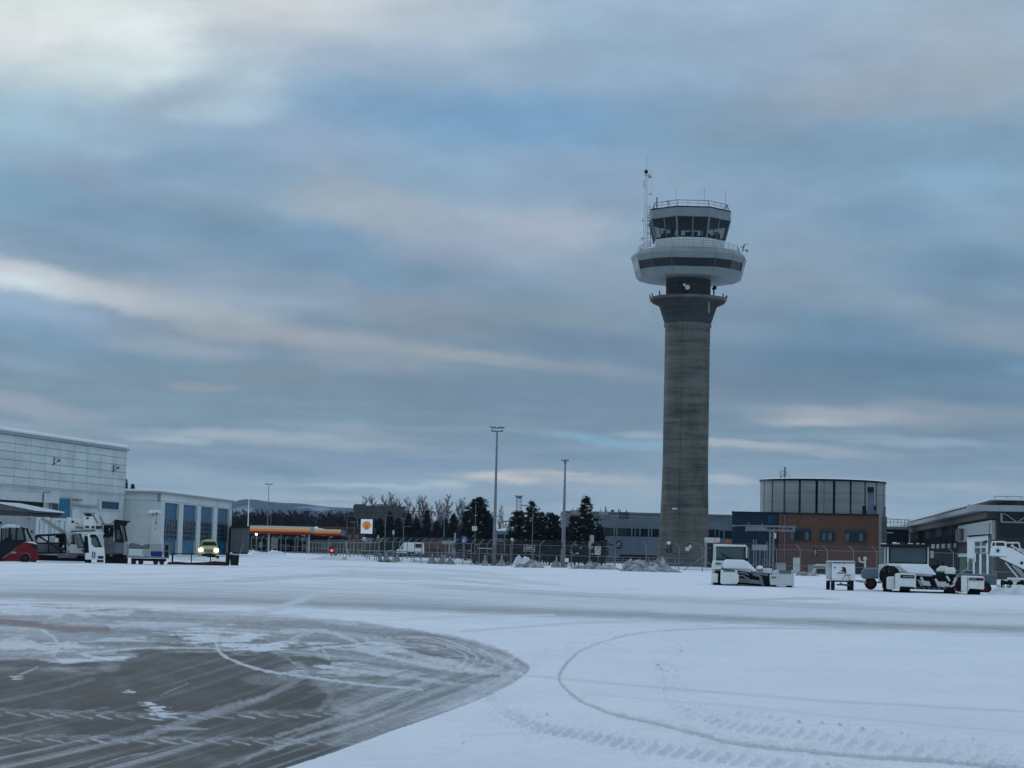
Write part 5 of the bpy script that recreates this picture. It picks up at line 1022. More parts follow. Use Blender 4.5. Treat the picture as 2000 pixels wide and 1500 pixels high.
# grey tank trailer half behind the second tug and the grey trailer to its right
gt = Fr('tank_trailer', 'pale blue grey tank trailer on a red wheel, left of the big tug', 'trailer', 1702, YB + 6)
gt.part('tank', M['slate_blue'], [('p', [(1681, 1128), (1683, 1114), (1688, 1109.5), (1720, 1109.5), (1722, 1130), (1688, 1131)], 0, 1.8)], bevel=.15, smooth=True)
gt.part('frame', M['pale_grey'], [('r', 1694, 1136, 1722, 1139, .2, .5)]); 
wh = gt.part('wheel', M['rubber'], [('c', (1700.5, 1139.5, .1), .34, .3)]); gt.part('rim', M['rust_red'], [('c', (1700.5, 1139.5, .03), .18, .2)], wh)
g2 = Fr('flat_trailer', 'blue grey sheet sided trailer with red rear wheel, right of the big tug', 'trailer', 1932, YB + 8)
g2.part('side', M['slate_blue'], [('r', 1870, 1121, 1945, 1142, 0, 1.6)], bevel=.03); g2.part('side_rib', M['grey_steel'], [('r', 1905, 1126, 1946, 1127, -.04, .0), ('r', 1905, 1134, 1946, 1135, -.04, 0), ('r', 1944, 1118, 1947, 1143, -.05, .1)])
wh = g2.part('wheel', M['rubber'], [('c', (1922.5, 1150, -.6), .40, .3)]); g2.part('rim', M['rust_red'], [('c', (1922.5, 1150, -.68), .2, .2)], wh)

# stair tower and airstairs at the terminal
st_ = Fr('boarding_stair_tower', 'tall white glazed stair tower on legs in front of the terminal', 'stair tower', 1910, 158)
st_.part('body', W, [('p', [(1889, 1098), (1889, 1049), (1930, 1045), (1930, 1080), (1906, 1080), (1906, 1098)], 0, 3)], bevel=.03)
st_.part('roof', BK, [('p', [(1889, 1047.5), (1893, 1045.5), (1936, 1043), (1936, 1045), (1893, 1049)], -.1, 3.1)])
for (x0, x1, y0, y1) in ((1904, 1914.5, 1058, 1067), (1917, 1925, 1057, 1066), (1904, 1914.5, 1070, 1080), (1917, 1925, 1070, 1079), (1892, 1899, 1091, 1114)):
    f_ = st_.part('window', M['mid_grey'], [('r', x0, y0, x1, y1, -.04, .05)]); st_.part('bar', M['grey_steel'], [('r', x0, (y0 + y1) / 2 - .3, x1, (y0 + y1) / 2 + .3, -.07, -.04)], f_)
st_.part('side_wall', M['mid_grey'], [('p', [(1930, 1120), (1930, 1045), (1937, 1045), (1937, 1120)], .1, 3)])
st_.part('leg', W, [('r', 1912.5, 1082, 1917, 1121, 0, .3)]); st_.part('leg', W, [('r', 1926.5, 1082, 1931, 1121, 0, .3)]); st_.part('leg', W, [('r', 1900, 1090, 1904, 1122, 0, .3)])
st_.part('base_box', M['dull_white'], [('r', 1889, 1090, 1903, 1115, .2, 2.5), ('r', 1873, 1083, 1890, 1087, 1, 2)]); st_.part('shutter', M['grey_steel'], [('r', 1905, 1082, 1930, 1122, .4, .6)]); st_.part('brace', M['pale_grey'], [('t', (1878, 1118, 0), (1890, 1110, 0), .05)])
st_.part('floor_light', BK, [('b', (1925.5, 1058, -.2), .14, .14, .10)])
YS = 135.0
ai = Fr('airstairs', 'white mobile airstairs with a dark blue star on its platform side', 'airstairs', 1975, YS)
ai.part('platform_side', M['clean_white'], [('p', [(1932.5, 1085), (1936, 1066), (1966, 1066.5), (1966, 1087)], 0, .1)], bevel=.02)
sp_ = [(1949 + (5.3 if k % 2 == 0 else 2.1) * math.sin(k * math.pi / 5), 1075.5 - (5.6 if k % 2 == 0 else 2.2) * math.cos(k * math.pi / 5)) for k in range(10)]
ai.part('star', M['navy_cladding'] if False else M['blue_paint'], [('p', sp_, -.03, .0)])
ai.part('platform', M['pale_grey'], [('p', [(1933, 1085.5), (1966, 1087), (1966, 1088.5), (1933, 1086.5)], 0, 2.2)])
ai.part('handrail', W, [('t', (1936, 1066, .05), (1938, 1058, .05), .05), ('t', (1938, 1058, .05), (1962, 1058, .05), .05), ('t', (1962, 1058, .05), (1964, 1066, .05), .05), ('t', (1944, 1058, .05), (1944, 1066, .05), .035), ('t', (1964, 1068, .05), (1965, 1060, .05), .05), ('t', (1965, 1060, .05), (1990, 1060, .05), .05), ('t', (1990, 1060, .05), (1992, 1070, .05), .05), ('t', (1978, 1060, .05), (1978, 1068, .05), .035),
    ('t', (1938, 1058, 2.0), (1964, 1058, 2.0), .05), ('t', (1974, 1065, .02), (2060, 1112, .02), .045), ('t', (1976, 1072, .02), (2060, 1118, .02), .035), ('t', (1990, 1070, .1), (2060, 1103, .1), .045)] + [('t', (1980 + k * 9, 1068 + k * 5, .02), (1980 + k * 9, 1077 + k * 5, .02), .03) for k in range(8)])
ai.part('stair_side', M['clean_white'], [('p', [(1951, 1089), (1966, 1087), (1966, 1069), (1975, 1070), (2060, 1117), (2060, 1140), (1994, 1109)], 0, .12)], bevel=.02)
ai.part('stair_side', M['dull_white'], [('p', [(1966, 1088), (1975, 1071), (2060, 1118), (2060, 1140), (1994, 1109)], 2.0, 2.1)])
ai.part('step', M['mid_grey'], [('r', 1968 + k * 9.2, 1086 + k * 5.1 - 4, 1968 + (k + 1) * 9.2, 1087 + k * 5.1 - 4 + 1, .12, 2.0) for k in range(9)])
ai.part('strut', W, [('p', [(1962, 1099), (1965, 1098), (1990, 1127), (1986, 1128)], .4, .6), ('t', (1978, 1104, .8), (2004, 1132, .8), .07), ('t', (1986, 1108, .8), (2014, 1136, .8), .06)])
ai.part('wheel_bolt', M['navy_cladding'], [('c', (1995.5, 1099.5, -.05), .10, .06)])
ch = ai.part('chassis', W, [('r', 1967, 1129, 2060, 1133, -.3, .0), ('p', [(1978, 1133), (1990, 1133), (1982, 1144), (1979, 1144)], -.2, 0)], bevel=.02)
ai.part('axle', BK, [('r', 1955, 1136, 2060, 1143, .3, 1.6)])
for x in (1958, 1972, 1996, 2012): ai.part('wheel', M['rubber'], [('w', (x, 1141, .2), .28, .25)])
ai.part('outrigger', M['hi_vis'], [('b', (1950, 1145, -.3), .12, .1, .12), ('b', (1969, 1144.5, -.3), .14, .1, .10), ('b', (1959, 1145, -.3), .08, .1, .09)])

# ---- parked equipment to the left
YF = ground(40, 1097.5).y
fk = Fr('forklift', 'red and dark forklift truck with rounded cab at the far left of the photo', 'forklift', 30, YF)
RP = M['red_paint']
fk.part('body', RP, [('p', [(-10, 1096), (2, 1094), (44, 1061), (52, 1059), (68, 1060), (73, 1066), (74.5, 1080), (75, 1094), (70, 1096), (60, 1096), (58, 1085), (50, 1080), (42, 1085), (39, 1096)], 0, 1.3)], bevel=.07)
fk.part('counterweight', M['rust_red'], [('p', [(39, 1097), (41, 1086), (50, 1081), (60, 1086), (62, 1097)], .2, 1.2), ('r', 2, 1093, 40, 1096, .1, 1.2)])
fk.part('snow_cap', SN, [('p', [(52, 1059.5), (57, 1057.8), (68, 1059), (73, 1063), (68, 1063)], 0, 1.2)], bevel=.03)
fk.part('rear_grille', BK, [('p', [(60, 1063.5), (73, 1064.5), (73, 1073), (67, 1072), (60, 1067)], -.03, .1)])
fk.part('frame', M['bin_green'], [('p', [(-6, 1093), (-4, 1058), (2, 1057), (32, 1057), (52, 1057), (44, 1061), (2, 1092)], .02, 1.25)], bevel=.03)
fk.part('cab_post', BK, [('t', (2, 1058, .1), (3, 1030, .1), .06), ('t', (17, 1058, .1), (20, 1029, .1), .09), ('t', (31, 1058, .1), (33, 1030, .1), .08), ('t', (50, 1057, .1), (45, 1033, .1), .09), ('t', (64, 1058, .2), (52, 1034, .2), .08), ('t', (3, 1030, .1), (8, 1027, .1), .07), ('t', (39, 1030, .1), (50, 1034, .1), .08), ('t', (2, 1056, .1), (50, 1056, .1), .07), ('t', (2, 1058, 1.15), (3, 1030, 1.15), .06), ('t', (45, 1033, 1.15), (50, 1057, 1.15), .09), ('t', (60, 1039, .1), (64, 1038, .1), .1), ('t', (52, 1034, .1), (54, 1031, .1), .06)])
fk.part('cab_roof', M['dull_white'], [('p', [(1, 1032), (4, 1028), (12, 1025.5), (28, 1025), (36, 1028), (42, 1032), (36, 1030.5), (10, 1030)], 0, 1.25)], bevel=.03)
fk.part('side_window', M['tinted_glass'], [('p', [(3, 1056), (5, 1032), (38, 1031), (45, 1036), (49, 1056)], .12, .15)])
fk.part('roof_snow', SN, [('p', [(3, 1028), (12, 1024.4), (28, 1024), (35, 1027), (28, 1026), (12, 1026.5)], 0, 1.2)])
fk.part('seat', BK, [('p', [(8, 1057), (9, 1050), (18, 1050), (20, 1042), (24, 1042), (24, 1057)], .4, .9)], bevel=.03); fk.part('mast', BK, [('r', -8, 1019, -2, 1093, .2, .4), ('r', -8, 1019, -2, 1093, .9, 1.1), ('b', (0, 1021, .3), .15, .12, .12)])
fk.part('emblem', M['pale_grey'], [('p', [(20, 1081), (25, 1077.5), (30, 1077.5), (33, 1080.5)], -.03, .02)])
wh = fk.part('wheel', M['rubber'], [('c', (49.5, 1090, -.12), .33, .3)]); fk.part('rim', M['rust_red'], [('c', (49.5, 1090, -.16), .17, .1)], wh); fk.part('tyre_wall', M['mid_grey'], [('c', (50.5, 1089, -.10), .36, .1)], wh)
fk.part('wheel', M['rubber'], [('c', (66, 1092, .5), .26, .3)]); fk.part('wheel', M['rubber'], [('c', (-4, 1090, -.1), .35, .3)])
fk.part('beacon', M['dull_white'], [('r', 34, 1024, 39, 1029, .4, .7), ('t', (37, 1029, .5), (44, 1031, .5), .04)])

YL = YF + 5
ld = Fr('cargo_loader', 'white cargo loader with black caged platform and slanted windscreen cab behind the forklift', 'cargo loader', 120, YL)
ld.part('bed', M['grey_steel'], [('p', [(72, 1081), (168, 1080), (168, 1085), (120, 1086), (115, 1083), (72, 1084)], 0, 2.2), ('r', 113, 1084, 150, 1090, .1, 2)], bevel=.02)
ld.part('underframe', BK, [('r', 74, 1085, 166, 1096, .5, 2.0)])
ld.part('cage', BK, [('t', (70, 1046, 0), (127, 1043.5, 0), .09), ('t', (70, 1046, 0), (71, 1080, 0), .07), ('t', (95, 1046, 0), (95, 1080, 0), .06), ('t', (127, 1043.5, 0), (128, 1079, 0), .09), ('t', (72, 1061, 0), (127, 1060.5, 0), .06), ('t', (76, 1047, 0), (123, 1078, 0), .07), ('t', (115, 1079, 0), (127, 1070, 0), .10), ('t', (70, 1080, 0), (128, 1079, 0), .06), ('p', [(70, 1046), (78, 1046), (72, 1054)], 0, .1)] )
ld.part('cage', BK, [('t', (70, 1046, 2), (127, 1043.5, 2), .09), ('t', (70, 1046, 2), (71, 1080, 2), .07), ('t', (127, 1043.5, 2), (128, 1079, 2), .09), ('t', (72, 1061, 2), (127, 1060.5, 2), .06)])
ld.part('operator_desk', M['dark_interior'], [('p', [(106, 1049), (112, 1044.5), (127, 1045), (127, 1062), (122, 1066), (115, 1062), (115, 1052)], .6, 1.4), ('r', 116, 1063, 122, 1070, .5, .9)]); ld.part('deck_sheet', M['mid_grey'], [('r', 72, 1061, 122, 1080, 1.6, 1.7)])
ld.part('drum', M['dull_white'], [('c', (76, 1055, .6), .2, .3), ('c', (101, 1054, .6), .22, .3)])
cb = ld.part('cab', W, [('p', [(138, 1080), (138, 1041), (146, 1041), (152, 1071), (166, 1070), (166, 1081)], -.3, 1.6), ('r', 129, 1010, 138, 1080, 1.0, 1.4), ('p', [(128, 1044), (131, 1044), (138, 1060), (136, 1060)], 0, .2), ('t', (129, 1064, 0), (138, 1078, 0), .05), ('t', (129, 1078, 0), (138, 1066, 0), .05)], bevel=.03)
ld.part('windscreen', M['tinted_glass'], [('p', [(146, 1042), (156, 1042), (166, 1069), (152, 1071)], -.2, -.15), ('p', [(139, 1045), (145, 1044), (148, 1062), (139, 1062)], -.34, -.3)])
ld.part('screen_frame', BK, [('t', (146, 1041, -.2), (152.5, 1071, -.2), .05), ('t', (156, 1042, -.2), (166, 1070, -.2), .06), ('t', (152, 1070.5, -.2), (166, 1069.5, -.2), .05), ('r', 138, 1060, 147, 1063, -.35, -.2)])
ld.part('front_wheel', M['rubber'], [('r', 146, 1082, 166, 1096, .2, 1.8)], bevel=.2)
ld.part('boom', M['pale_grey'], [('p', [(78, 1011), (83, 1009), (140, 1044), (140, 1050), (134, 1050), (80, 1016)], 1.8, 2.2)], bevel=.03)
ld.part('lamp', M['dark_door_blue'], [('r', 159, 1074, 164, 1077, -.33, -.28)])
l2 = Fr('cargo_loader', 'white cargo loader with raised control booth, between the caged loader and the grey truck', 'cargo loader', 185, YL - 1.5)
l2.part('cab', M['clean_white'], [('p', [(166, 1093), (167, 1080), (174, 1080), (171, 1043), (175, 1043), (178, 1062), (184, 1069), (204, 1069.5), (205, 1092), (200, 1094)], 0, 1.8)], bevel=.05)
l2.part('door_opening', M['dark_interior'], [('r', 164, 1047, 174.5, 1080, .2, 1.5)]); l2.part('windscreen', M['screen_glass'], [('p', [(178, 1048), (190, 1050), (196, 1068), (184, 1069), (179, 1063)], .3, .36)]); l2.part('screen_frame', BK, [('t', (188, 1047, .2), (197, 1068, .2), .08), ('t', (182, 1069, .2), (199, 1069.5, .2), .07), ('r', 176, 1043, 188, 1050, .25, 1.2)])
l2.part('grille', M['dark_door_blue'], [('r', 191, 1086, 202, 1091, -.03, .02), ('r', 180, 1077, 182, 1090, -.03, .02), ('r', 184, 1078, 186, 1090, -.03, .02)])
l2.part('roof_beam', BK, [('p', [(138, 1041), (140, 1036.5), (186, 1035.5), (187, 1042), (184, 1043), (142, 1039)], .2, 1.6)]); l2.part('beam_cap', M['dull_white'], [('p', [(144, 1039), (186, 1038), (204, 1041), (204, 1043), (188, 1044), (168, 1044)], .1, 1.7), ('r', 188, 1037, 192, 1039, .1, .4)])
bt = l2.part('control_booth', W, [('p', [(163, 1034), (163, 1003), (184, 1003), (184, 1034)], .4, 2.0), ('r', 130, 1013, 163, 1034, 1.2, 2.2), ('r', 184, 1026, 200, 1035, .4, .6), ('r', 184, 1024.5, 200, 1026, .4, 2)], bevel=.03)
l2.part('booth_window', M['dark_glass'], [('b', (173, 1006, .4), .32, .05, .10), ('r', 168, 1010.5, 173.5, 1013.5, .34, .4), ('r', 139, 1016.5, 144, 1021, 1.16, 1.2), ('r', 166, 1027, 174, 1031, .35, .4), ('r', 179, 1027, 184, 1032, .35, .4), ('r', 187, 1027, 198, 1033, .36, .4)], bt)
l2.part('booth_roof', M['mid_grey'], [('p', [(161, 1003), (162, 1001), (186, 1001.5), (186, 1003)], .3, 2.1)], bt); l2.part('rail', M['mid_grey'], [('t', (182, 1006, .4), (191, 1023, .4), .05), ('t', (195, 1008, .4), (203, 1024, .4), .05), ('t', (200, 1024, .4), (200, 1036, .4), .06), ('t', (148, 1020, 1.1), (153, 1024, 1.1), .03), ('t', (147, 1028, 1.1), (163, 1031, 1.1), .04)])
l2.part('wheel', M['rubber'], [('w', (196, 1093, .8), .2, .5)]); l2.part('wheel', M['rubber'], [('w', (172, 1094, .8), .2, .5)])
l3 = Fr('belt_loader_truck', 'dark grey high loader truck with an overhanging canopy, left of the baggage cart', 'loader truck', 225, YL + 1)
l3.part('body', M['mid_grey'], [('p', [(204, 1082), (203, 1049), (222, 1048), (222, 1057), (241, 1058), (241, 1082)], 0, 2)], bevel=.03); l3.part('side_panel', M['slate_blue'], [('r', 224, 1060, 240, 1080, -.04, .02)], bevel=.01); l3.part('corner_post', M['pale_grey'], [('r', 241, 1062, 248, 1084, -.05, .5)], bevel=.02)
l3.part('canopy', BK, [('p', [(222, 1018), (226, 1014.5), (255, 1018), (254, 1020), (250, 1020), (247, 1027), (238, 1028), (232, 1022), (224, 1021)], 0, 2.1), ('p', [(222, 1020), (232, 1020), (240, 1058), (224, 1058)], .1, .2), ('r', 210, 1025, 222, 1032, .2, 1.8)])
l3.part('window', M['screen_glass'], [('p', [(228, 1036), (232, 1034), (237, 1052), (227, 1055)], .05, .12), ('p', [(237, 1028), (243, 1027), (247, 1056), (243, 1058)], .05, .12)]); l3.part('screen_frame', BK, [('t', (233, 1024, 0), (241, 1060, 0), .08), ('t', (243, 1026, 0), (248, 1058, 0), .06), ('t', (227, 1056, 0), (240, 1057, 0), .10)])
l3.part('roof_sheet', M['pale_grey'], [('p', [(196, 1021), (215, 1023), (224, 1015), (226, 1015.5), (218, 1026), (196, 1025)], .2, 2.0)]); l3.part('machinery', M['dark_interior'], [('r', 202, 1024, 212, 1052, .3, 1.7), ('r', 214, 1032, 222, 1050, .3, 1.7), ('t', (211, 1034, 0), (211, 1050, 0), .12)])
l3.part('underframe', BK, [('r', 205, 1082, 250, 1100, .4, 1.8)]); l3.part('headlamp', M['hi_vis'], [('b', (216.5, 1084.5, .3), .14, .1, .10)])
for x in (212, 228, 243): l3.part('wheel', M['rubber'], [('c', (x, 1094, .1), .25, .3)])
bc = Fr('baggage_cart', 'long baggage cart loaded with a blue crate, white boxes and a dark tarpaulin', 'cart', 288, YL - 2)
bc.part('frame', M['grey_steel'], [('p', [(248, 1086), (330, 1088), (330, 1091), (248, 1089)], 0, 1.5), ('r', 248, 1062, 250.5, 1090, 0, .1), ('r', 320, 1062, 331, 1064, 0, .1), ('r', 320, 1062, 322, 1089, 0, .1), ('r', 329, 1062, 331, 1090, 0, .1)], bevel=.01); bc.part('end_mesh', BK, [('r', 321, 1064, 330, 1075, .1, .14), ('r', 321, 1077, 330, 1088, .1, .14)])
bc.part('underframe', BK, [('r', 256, 1091, 325, 1096, .3, 1.2)])
for x in (261, 275, 304, 316): wh = bc.part('wheel', M['rubber'], [('c', (x, 1098, .1), .19, .2)]); bc.part('rim', M['rust_red'], [('c', (x, 1098, .06), .10, .1)], wh)
tg_ = []
for nm, lb, ct_, mat, sh, bv in (('crate', 'blue plastic crate standing on the baggage cart', 'crate', M['blue_paint'], [('r', 294, 1077, 317, 1087, .05, 1.2)], .03), ('crate_stack', 'pale folded plastic boxes on top of the blue crate', 'boxes', M['pale_grey'], [('r', 294 + k * 5.6, 1062, 298.6 + k * 5.6, 1077, .1, 1.2) for k in range(4)], .02),
    ('box', 'white ribbed box at the left of the baggage cart', 'box', M['dull_white'], [('r', 251, 1072, 278, 1086, .05, 1.2)], .03), ('box', 'pale grey box beside the blue crate on the baggage cart', 'box', M['pale_grey'], [('r', 280, 1073, 293, 1087, .05, 1.2)], .03), ('tarpaulin', 'crumpled dark tarpaulin on top of the white boxes', 'tarpaulin', M['mid_grey'], [('p', [(251, 1072), (252, 1063), (258, 1060), (266, 1062), (272, 1063), (277, 1066), (284, 1063), (293, 1062), (293, 1072)], .15, 1.1)], .06)):
    q_ = Fr(nm, lb, ct_, 288, YL - 2); ob_ = q_.part(nm + '_shell' if nm != 'tarpaulin' else 'cloth', mat, sh, bevel=bv)
q_ = Fr('lift_column', 'tall white lift column with two dark marks behind the baggage cart', 'lift', 303, YL + 4)
q_.part('column', M['dull_white'], [('r', 296, 1003, 315, 1064, 0, 1.2)], bevel=.03); q_.part('cap', M['white_paint'], [('p', [(290, 1003), (291, 997), (294, 995.5), (313, 997), (315, 1003.5)], -.1, 1.4)], bevel=.05); q_.part('side', M['dull_white'], [('r', 288, 1003, 294, 1062, .2, 1.2)])
q_.part('mark', M['mid_grey'], [('p', [(304, 1017), (306, 1018), (306, 1024), (304, 1026)], -.03, .01), ('c', (303.5, 1032.5, -.03), .05, .04), ('r', 305, 1003, 305.6, 1017, -.02, .01)]); q_.part('bracket', M['mid_grey'], [('r', 297, 1003, 301, 1007, -.1, 0), ('r', 304, 1001, 308, 1003.5, -.2, 0)])
# low barrier, bin
YQ = ground(440, 1105).y
lb_ = Fr('low_barrier', 'long low dark barrier with thin rails lying in front of the garage', 'barrier', 385, YQ)
lb_.part('base', M['rust_red'], [('p', [(326, 1104), (328, 1098), (345, 1097), (372, 1099), (400, 1098), (420, 1096), (446, 1098), (447, 1105), (380, 1106)], 0, .8)], bevel=.04)
lb_.part('skirt', BK, [('p', [(326, 1106), (326, 1102), (447, 1103.5), (447, 1106.5)], -.05, .9)]); lb_.part('rail', BK, [('t', (337, 1081, .3), (440, 1083, .3), .035), ('t', (337, 1086, .3), (440, 1087, .3), .02)] + [('t', (x, 1081, .3), (x, 1099, .3), .04) for x in (337, 374, 411)] + [('p', [(335, 1080), (339, 1080), (338, 1099), (335, 1099)], .2, .35)])
lb_.part('end_box', BK, [('r', 441, 1080, 449, 1103, .1, .8)])
bn = Fr('waste_bin', 'dark green wheeled waste bin with snow on its lid', 'bin', 456, YQ + .3)
bn.part('body', M['bin_green'], [('p', [(450, 1104), (448.5, 1083), (467.5, 1084), (465.5, 1104.5)], 0, .7)], bevel=.03); bn.part('lid', M['pale_grey'], [('p', [(448, 1083.5), (449, 1079), (454, 1080.5), (468, 1083), (468, 1085)], -.04, .74)], bevel=.03); bn.part('handle', M['pale_grey'], [('t', (468, 1083, .3), (476, 1060, .3), .02)])
bn.part('wheel', M['rubber'], [('c', (452, 1102, -.06), .09, .06)]); bn.part('wheel', M['rubber'], [('c', (463, 1102.5, -.06), .09, .06)])
# yellow car with its lamps on
YY = ground(407, 1091).y - 6
ca_ = Fr('parked_car', 'yellow car facing the camera with both headlamps lit, in front of the garage doors', 'car', 407, YY)
YP = M['yellow_paint']
ca_.part('body', YP, [('p', [(387, 1087), (386.5, 1076), (388, 1070), (393, 1067), (396, 1066), (420, 1066), (424, 1068), (428, 1072), (428, 1088)], 0, .7), ('p', [(387.5, 1087), (387.5, 1072), (391, 1068), (424, 1068.5), (427.5, 1073), (427.5, 1088)], .6, 4.4)], bevel=.12)
ca_.part('cabin', YP, [('p', [(391, 1069), (395, 1057), (397, 1054.8), (420, 1055), (422.5, 1057.5), (426, 1070)], 1.6, 4.3)], bevel=.08)
ca_.part('windscreen', M['dark_glass'], [('p', [(393, 1067), (396.5, 1058), (420.5, 1058.3), (424, 1067.5)], 1.5, 1.62)]); ca_.part('bonnet', YP, [('p', [(392, 1070.5), (393, 1067.5), (424, 1068), (425, 1071)], .1, 1.6)], bevel=.04)
ca_.part('grille', M['mid_grey'], [('p', [(399, 1077), (397, 1073), (419, 1073.5), (416, 1078)], -.05, .02), ('r', 400, 1080, 415, 1082.5, -.05, .0)]); ca_.part('number_plate', M['pale_grey'], [('r', 402, 1077.5, 413, 1079.5, -.08, -.04)]); ca_.part('bumper', BK, [('r', 386.8, 1085.5, 428, 1088.5, -.05, .8), ('r', 394, 1083, 421, 1085.5, -.03, .1)])
ca_.part('headlamp', M['lamp_lit'], [('b', (391.8, 1073.7, -.02), .24, .10, .16)]); ca_.part('headlamp', M['lamp_lit'], [('b', (422.5, 1074.7, -.02), .24, .10, .16)])
ca_.part('side_mirror', M['dull_white'], [('r', 386, 1063.5, 389, 1067, 1.3, 1.5)], bevel=.03); ca_.part('side_mirror', BK, [('r', 427, 1065, 430.5, 1068.5, 1.3, 1.5)], bevel=.03); ca_.part('light_bar', M['hi_vis'], [('r', 401, 1053, 416, 1055, 2.6, 2.9)], bevel=.03)
for x in (389.5, 425.5): ca_.part('wheel', M['rubber'], [('w', (x, 1087.2, .7), .32, .25)])
ca_.part('rear_wheels', M['rubber'], [('w', (389.5, 1087.2, 3.5), .32, .25), ('w', (425.5, 1087.2, 3.5), .32, .25)])
# shelter and pale containers behind the forklift
YH = 176.0
sh_ = Fr('open_shelter', 'low open shelter with a snow covered sloping roof behind the forklift', 'shelter', 60, YH)
sh_.part('roof', M['mid_grey'], [('p', [(-60, 984), (0, 983), (70, 997), (124, 1001.5), (124, 1003.5), (70, 1001), (-60, 991)], 0, 6)]); sh_.part('roof_snow', SN, [('p', [(-60, 981), (0, 980.4), (40, 983), (90, 993), (127, 1000), (124, 1001.8), (70, 997.6), (0, 983.6), (-60, 984)], -.2, 6.2)])
sh_.part('back_wall', M['mid_grey'], [('p', [(-60, 1009), (-60, 988), (0, 989), (60, 1000), (60, 1009)], 1, 1.3), ('p', [(60, 1009), (60, 1002), (118, 1004), (118, 1012), (96, 1012)], 2, 2.3)]); sh_.part('beam', BK, [('p', [(57, 1003), (57, 1001), (121, 1003.5), (121, 1006)], .2, .6)])
for x in (-30, 59, 117): sh_.part('post', M['grey_steel'], [('r', x, 1000, x + 1.5, 1092, .3, .6)])
for (nm, lb, x0, x1, y0, dd, mt_) in (('container', 'pale grey container under the open shelter', -60, 68, 1007, 0, 'pale_grey'), ('container', 'pale grey container beside the shelter post, second from the far left', 69, 97, 1010, .5, 'dull_white'), ('container', 'white container behind the caged loader', 98.5, 128, 1012, 1.0, 'dull_white')):
    c_ = Fr(nm, lb, 'container', (x0 + x1) / 2, YH - 8 + dd, 'pale containers by the shelter'); c_.part('wall', M[mt_], [('r', x0, y0, x1, 1094, 0, 2.4)], bevel=.03)
    c_.part('door_seam', M['slate_blue'], [('r', x0 + (x1 - x0) * f - .4, y0 + 6, x0 + (x1 - x0) * f + .5, 1092, -.03, .02) for f in (.25, .55, .9)] + [('r', x1 - 16, y0 + 5, x1 - 9, y0 + 7, -.03, .02)])
material('greyish_snow', (.66, .70, .76), .85, var=.15, scale=1.2, bump=.5, detail=8)
# ------------------------------------------------------------------ trees
def bare_tree(seed, H, spread=.22, n1=26, n2=7, n3=4, mb=None, base=(0, 0, 0), up=.75, tw=.022):
    r = random.Random(seed); m = mb or MB(); b = Vector(base)
    pts = [b.copy()]; 
    for i in range(1, 7): pts.append(b + Vector((r.uniform(-.03, .03) * H * .3, r.uniform(-.03, .03) * H * .3, H * i / 6)))
    for i in range(6): m.tube(pts[i], pts[i + 1], .013 * H * (1 - i / 6.3) + .02, .013 * H * (1 - (i + 1) / 6.3) + .015, n=5, cap=False)
    for k in range(n1):
        f = .16 + .82 * (k + r.random()) / n1; i = min(5, int(f * 6)); p = pts[i].lerp(pts[i + 1], f * 6 - i)
        L_ = H * spread * (1.25 - f) * r.uniform(.7, 1.25) + H * .04; a = r.uniform(0, 2 * math.pi)
        d = Vector((math.cos(a), math.sin(a), up * r.uniform(.8, 1.6))).normalized(); q = p + d * L_
        q.z += L_ * .15; m.tube(p, q, .05 * (1.2 - f) + .012, .012, n=3, cap=False)
        for j in range(n2):
            g_ = r.uniform(.25, 1); s_ = p.lerp(q, g_); d2 = (d + Vector((r.uniform(-1, 1), r.uniform(-1, 1), r.uniform(-.2, 1.1))) * .8).normalized(); l2 = L_ * r.uniform(.25, .5); e = s_ + d2 * l2
            m.tube(s_, e, tw, tw * .5, n=3, cap=False)
            for _ in range(n3):
                s3 = s_.lerp(e, r.uniform(.3, 1)); d3 = (d2 + Vector((r.uniform(-1, 1), r.uniform(-1, 1), r.uniform(-.5, 1))) * .9).normalized()
                m.tube(s3, s3 + d3 * l2 * r.uniform(.4, .8), tw * .7, tw * .3, n=3, cap=False)
    return m
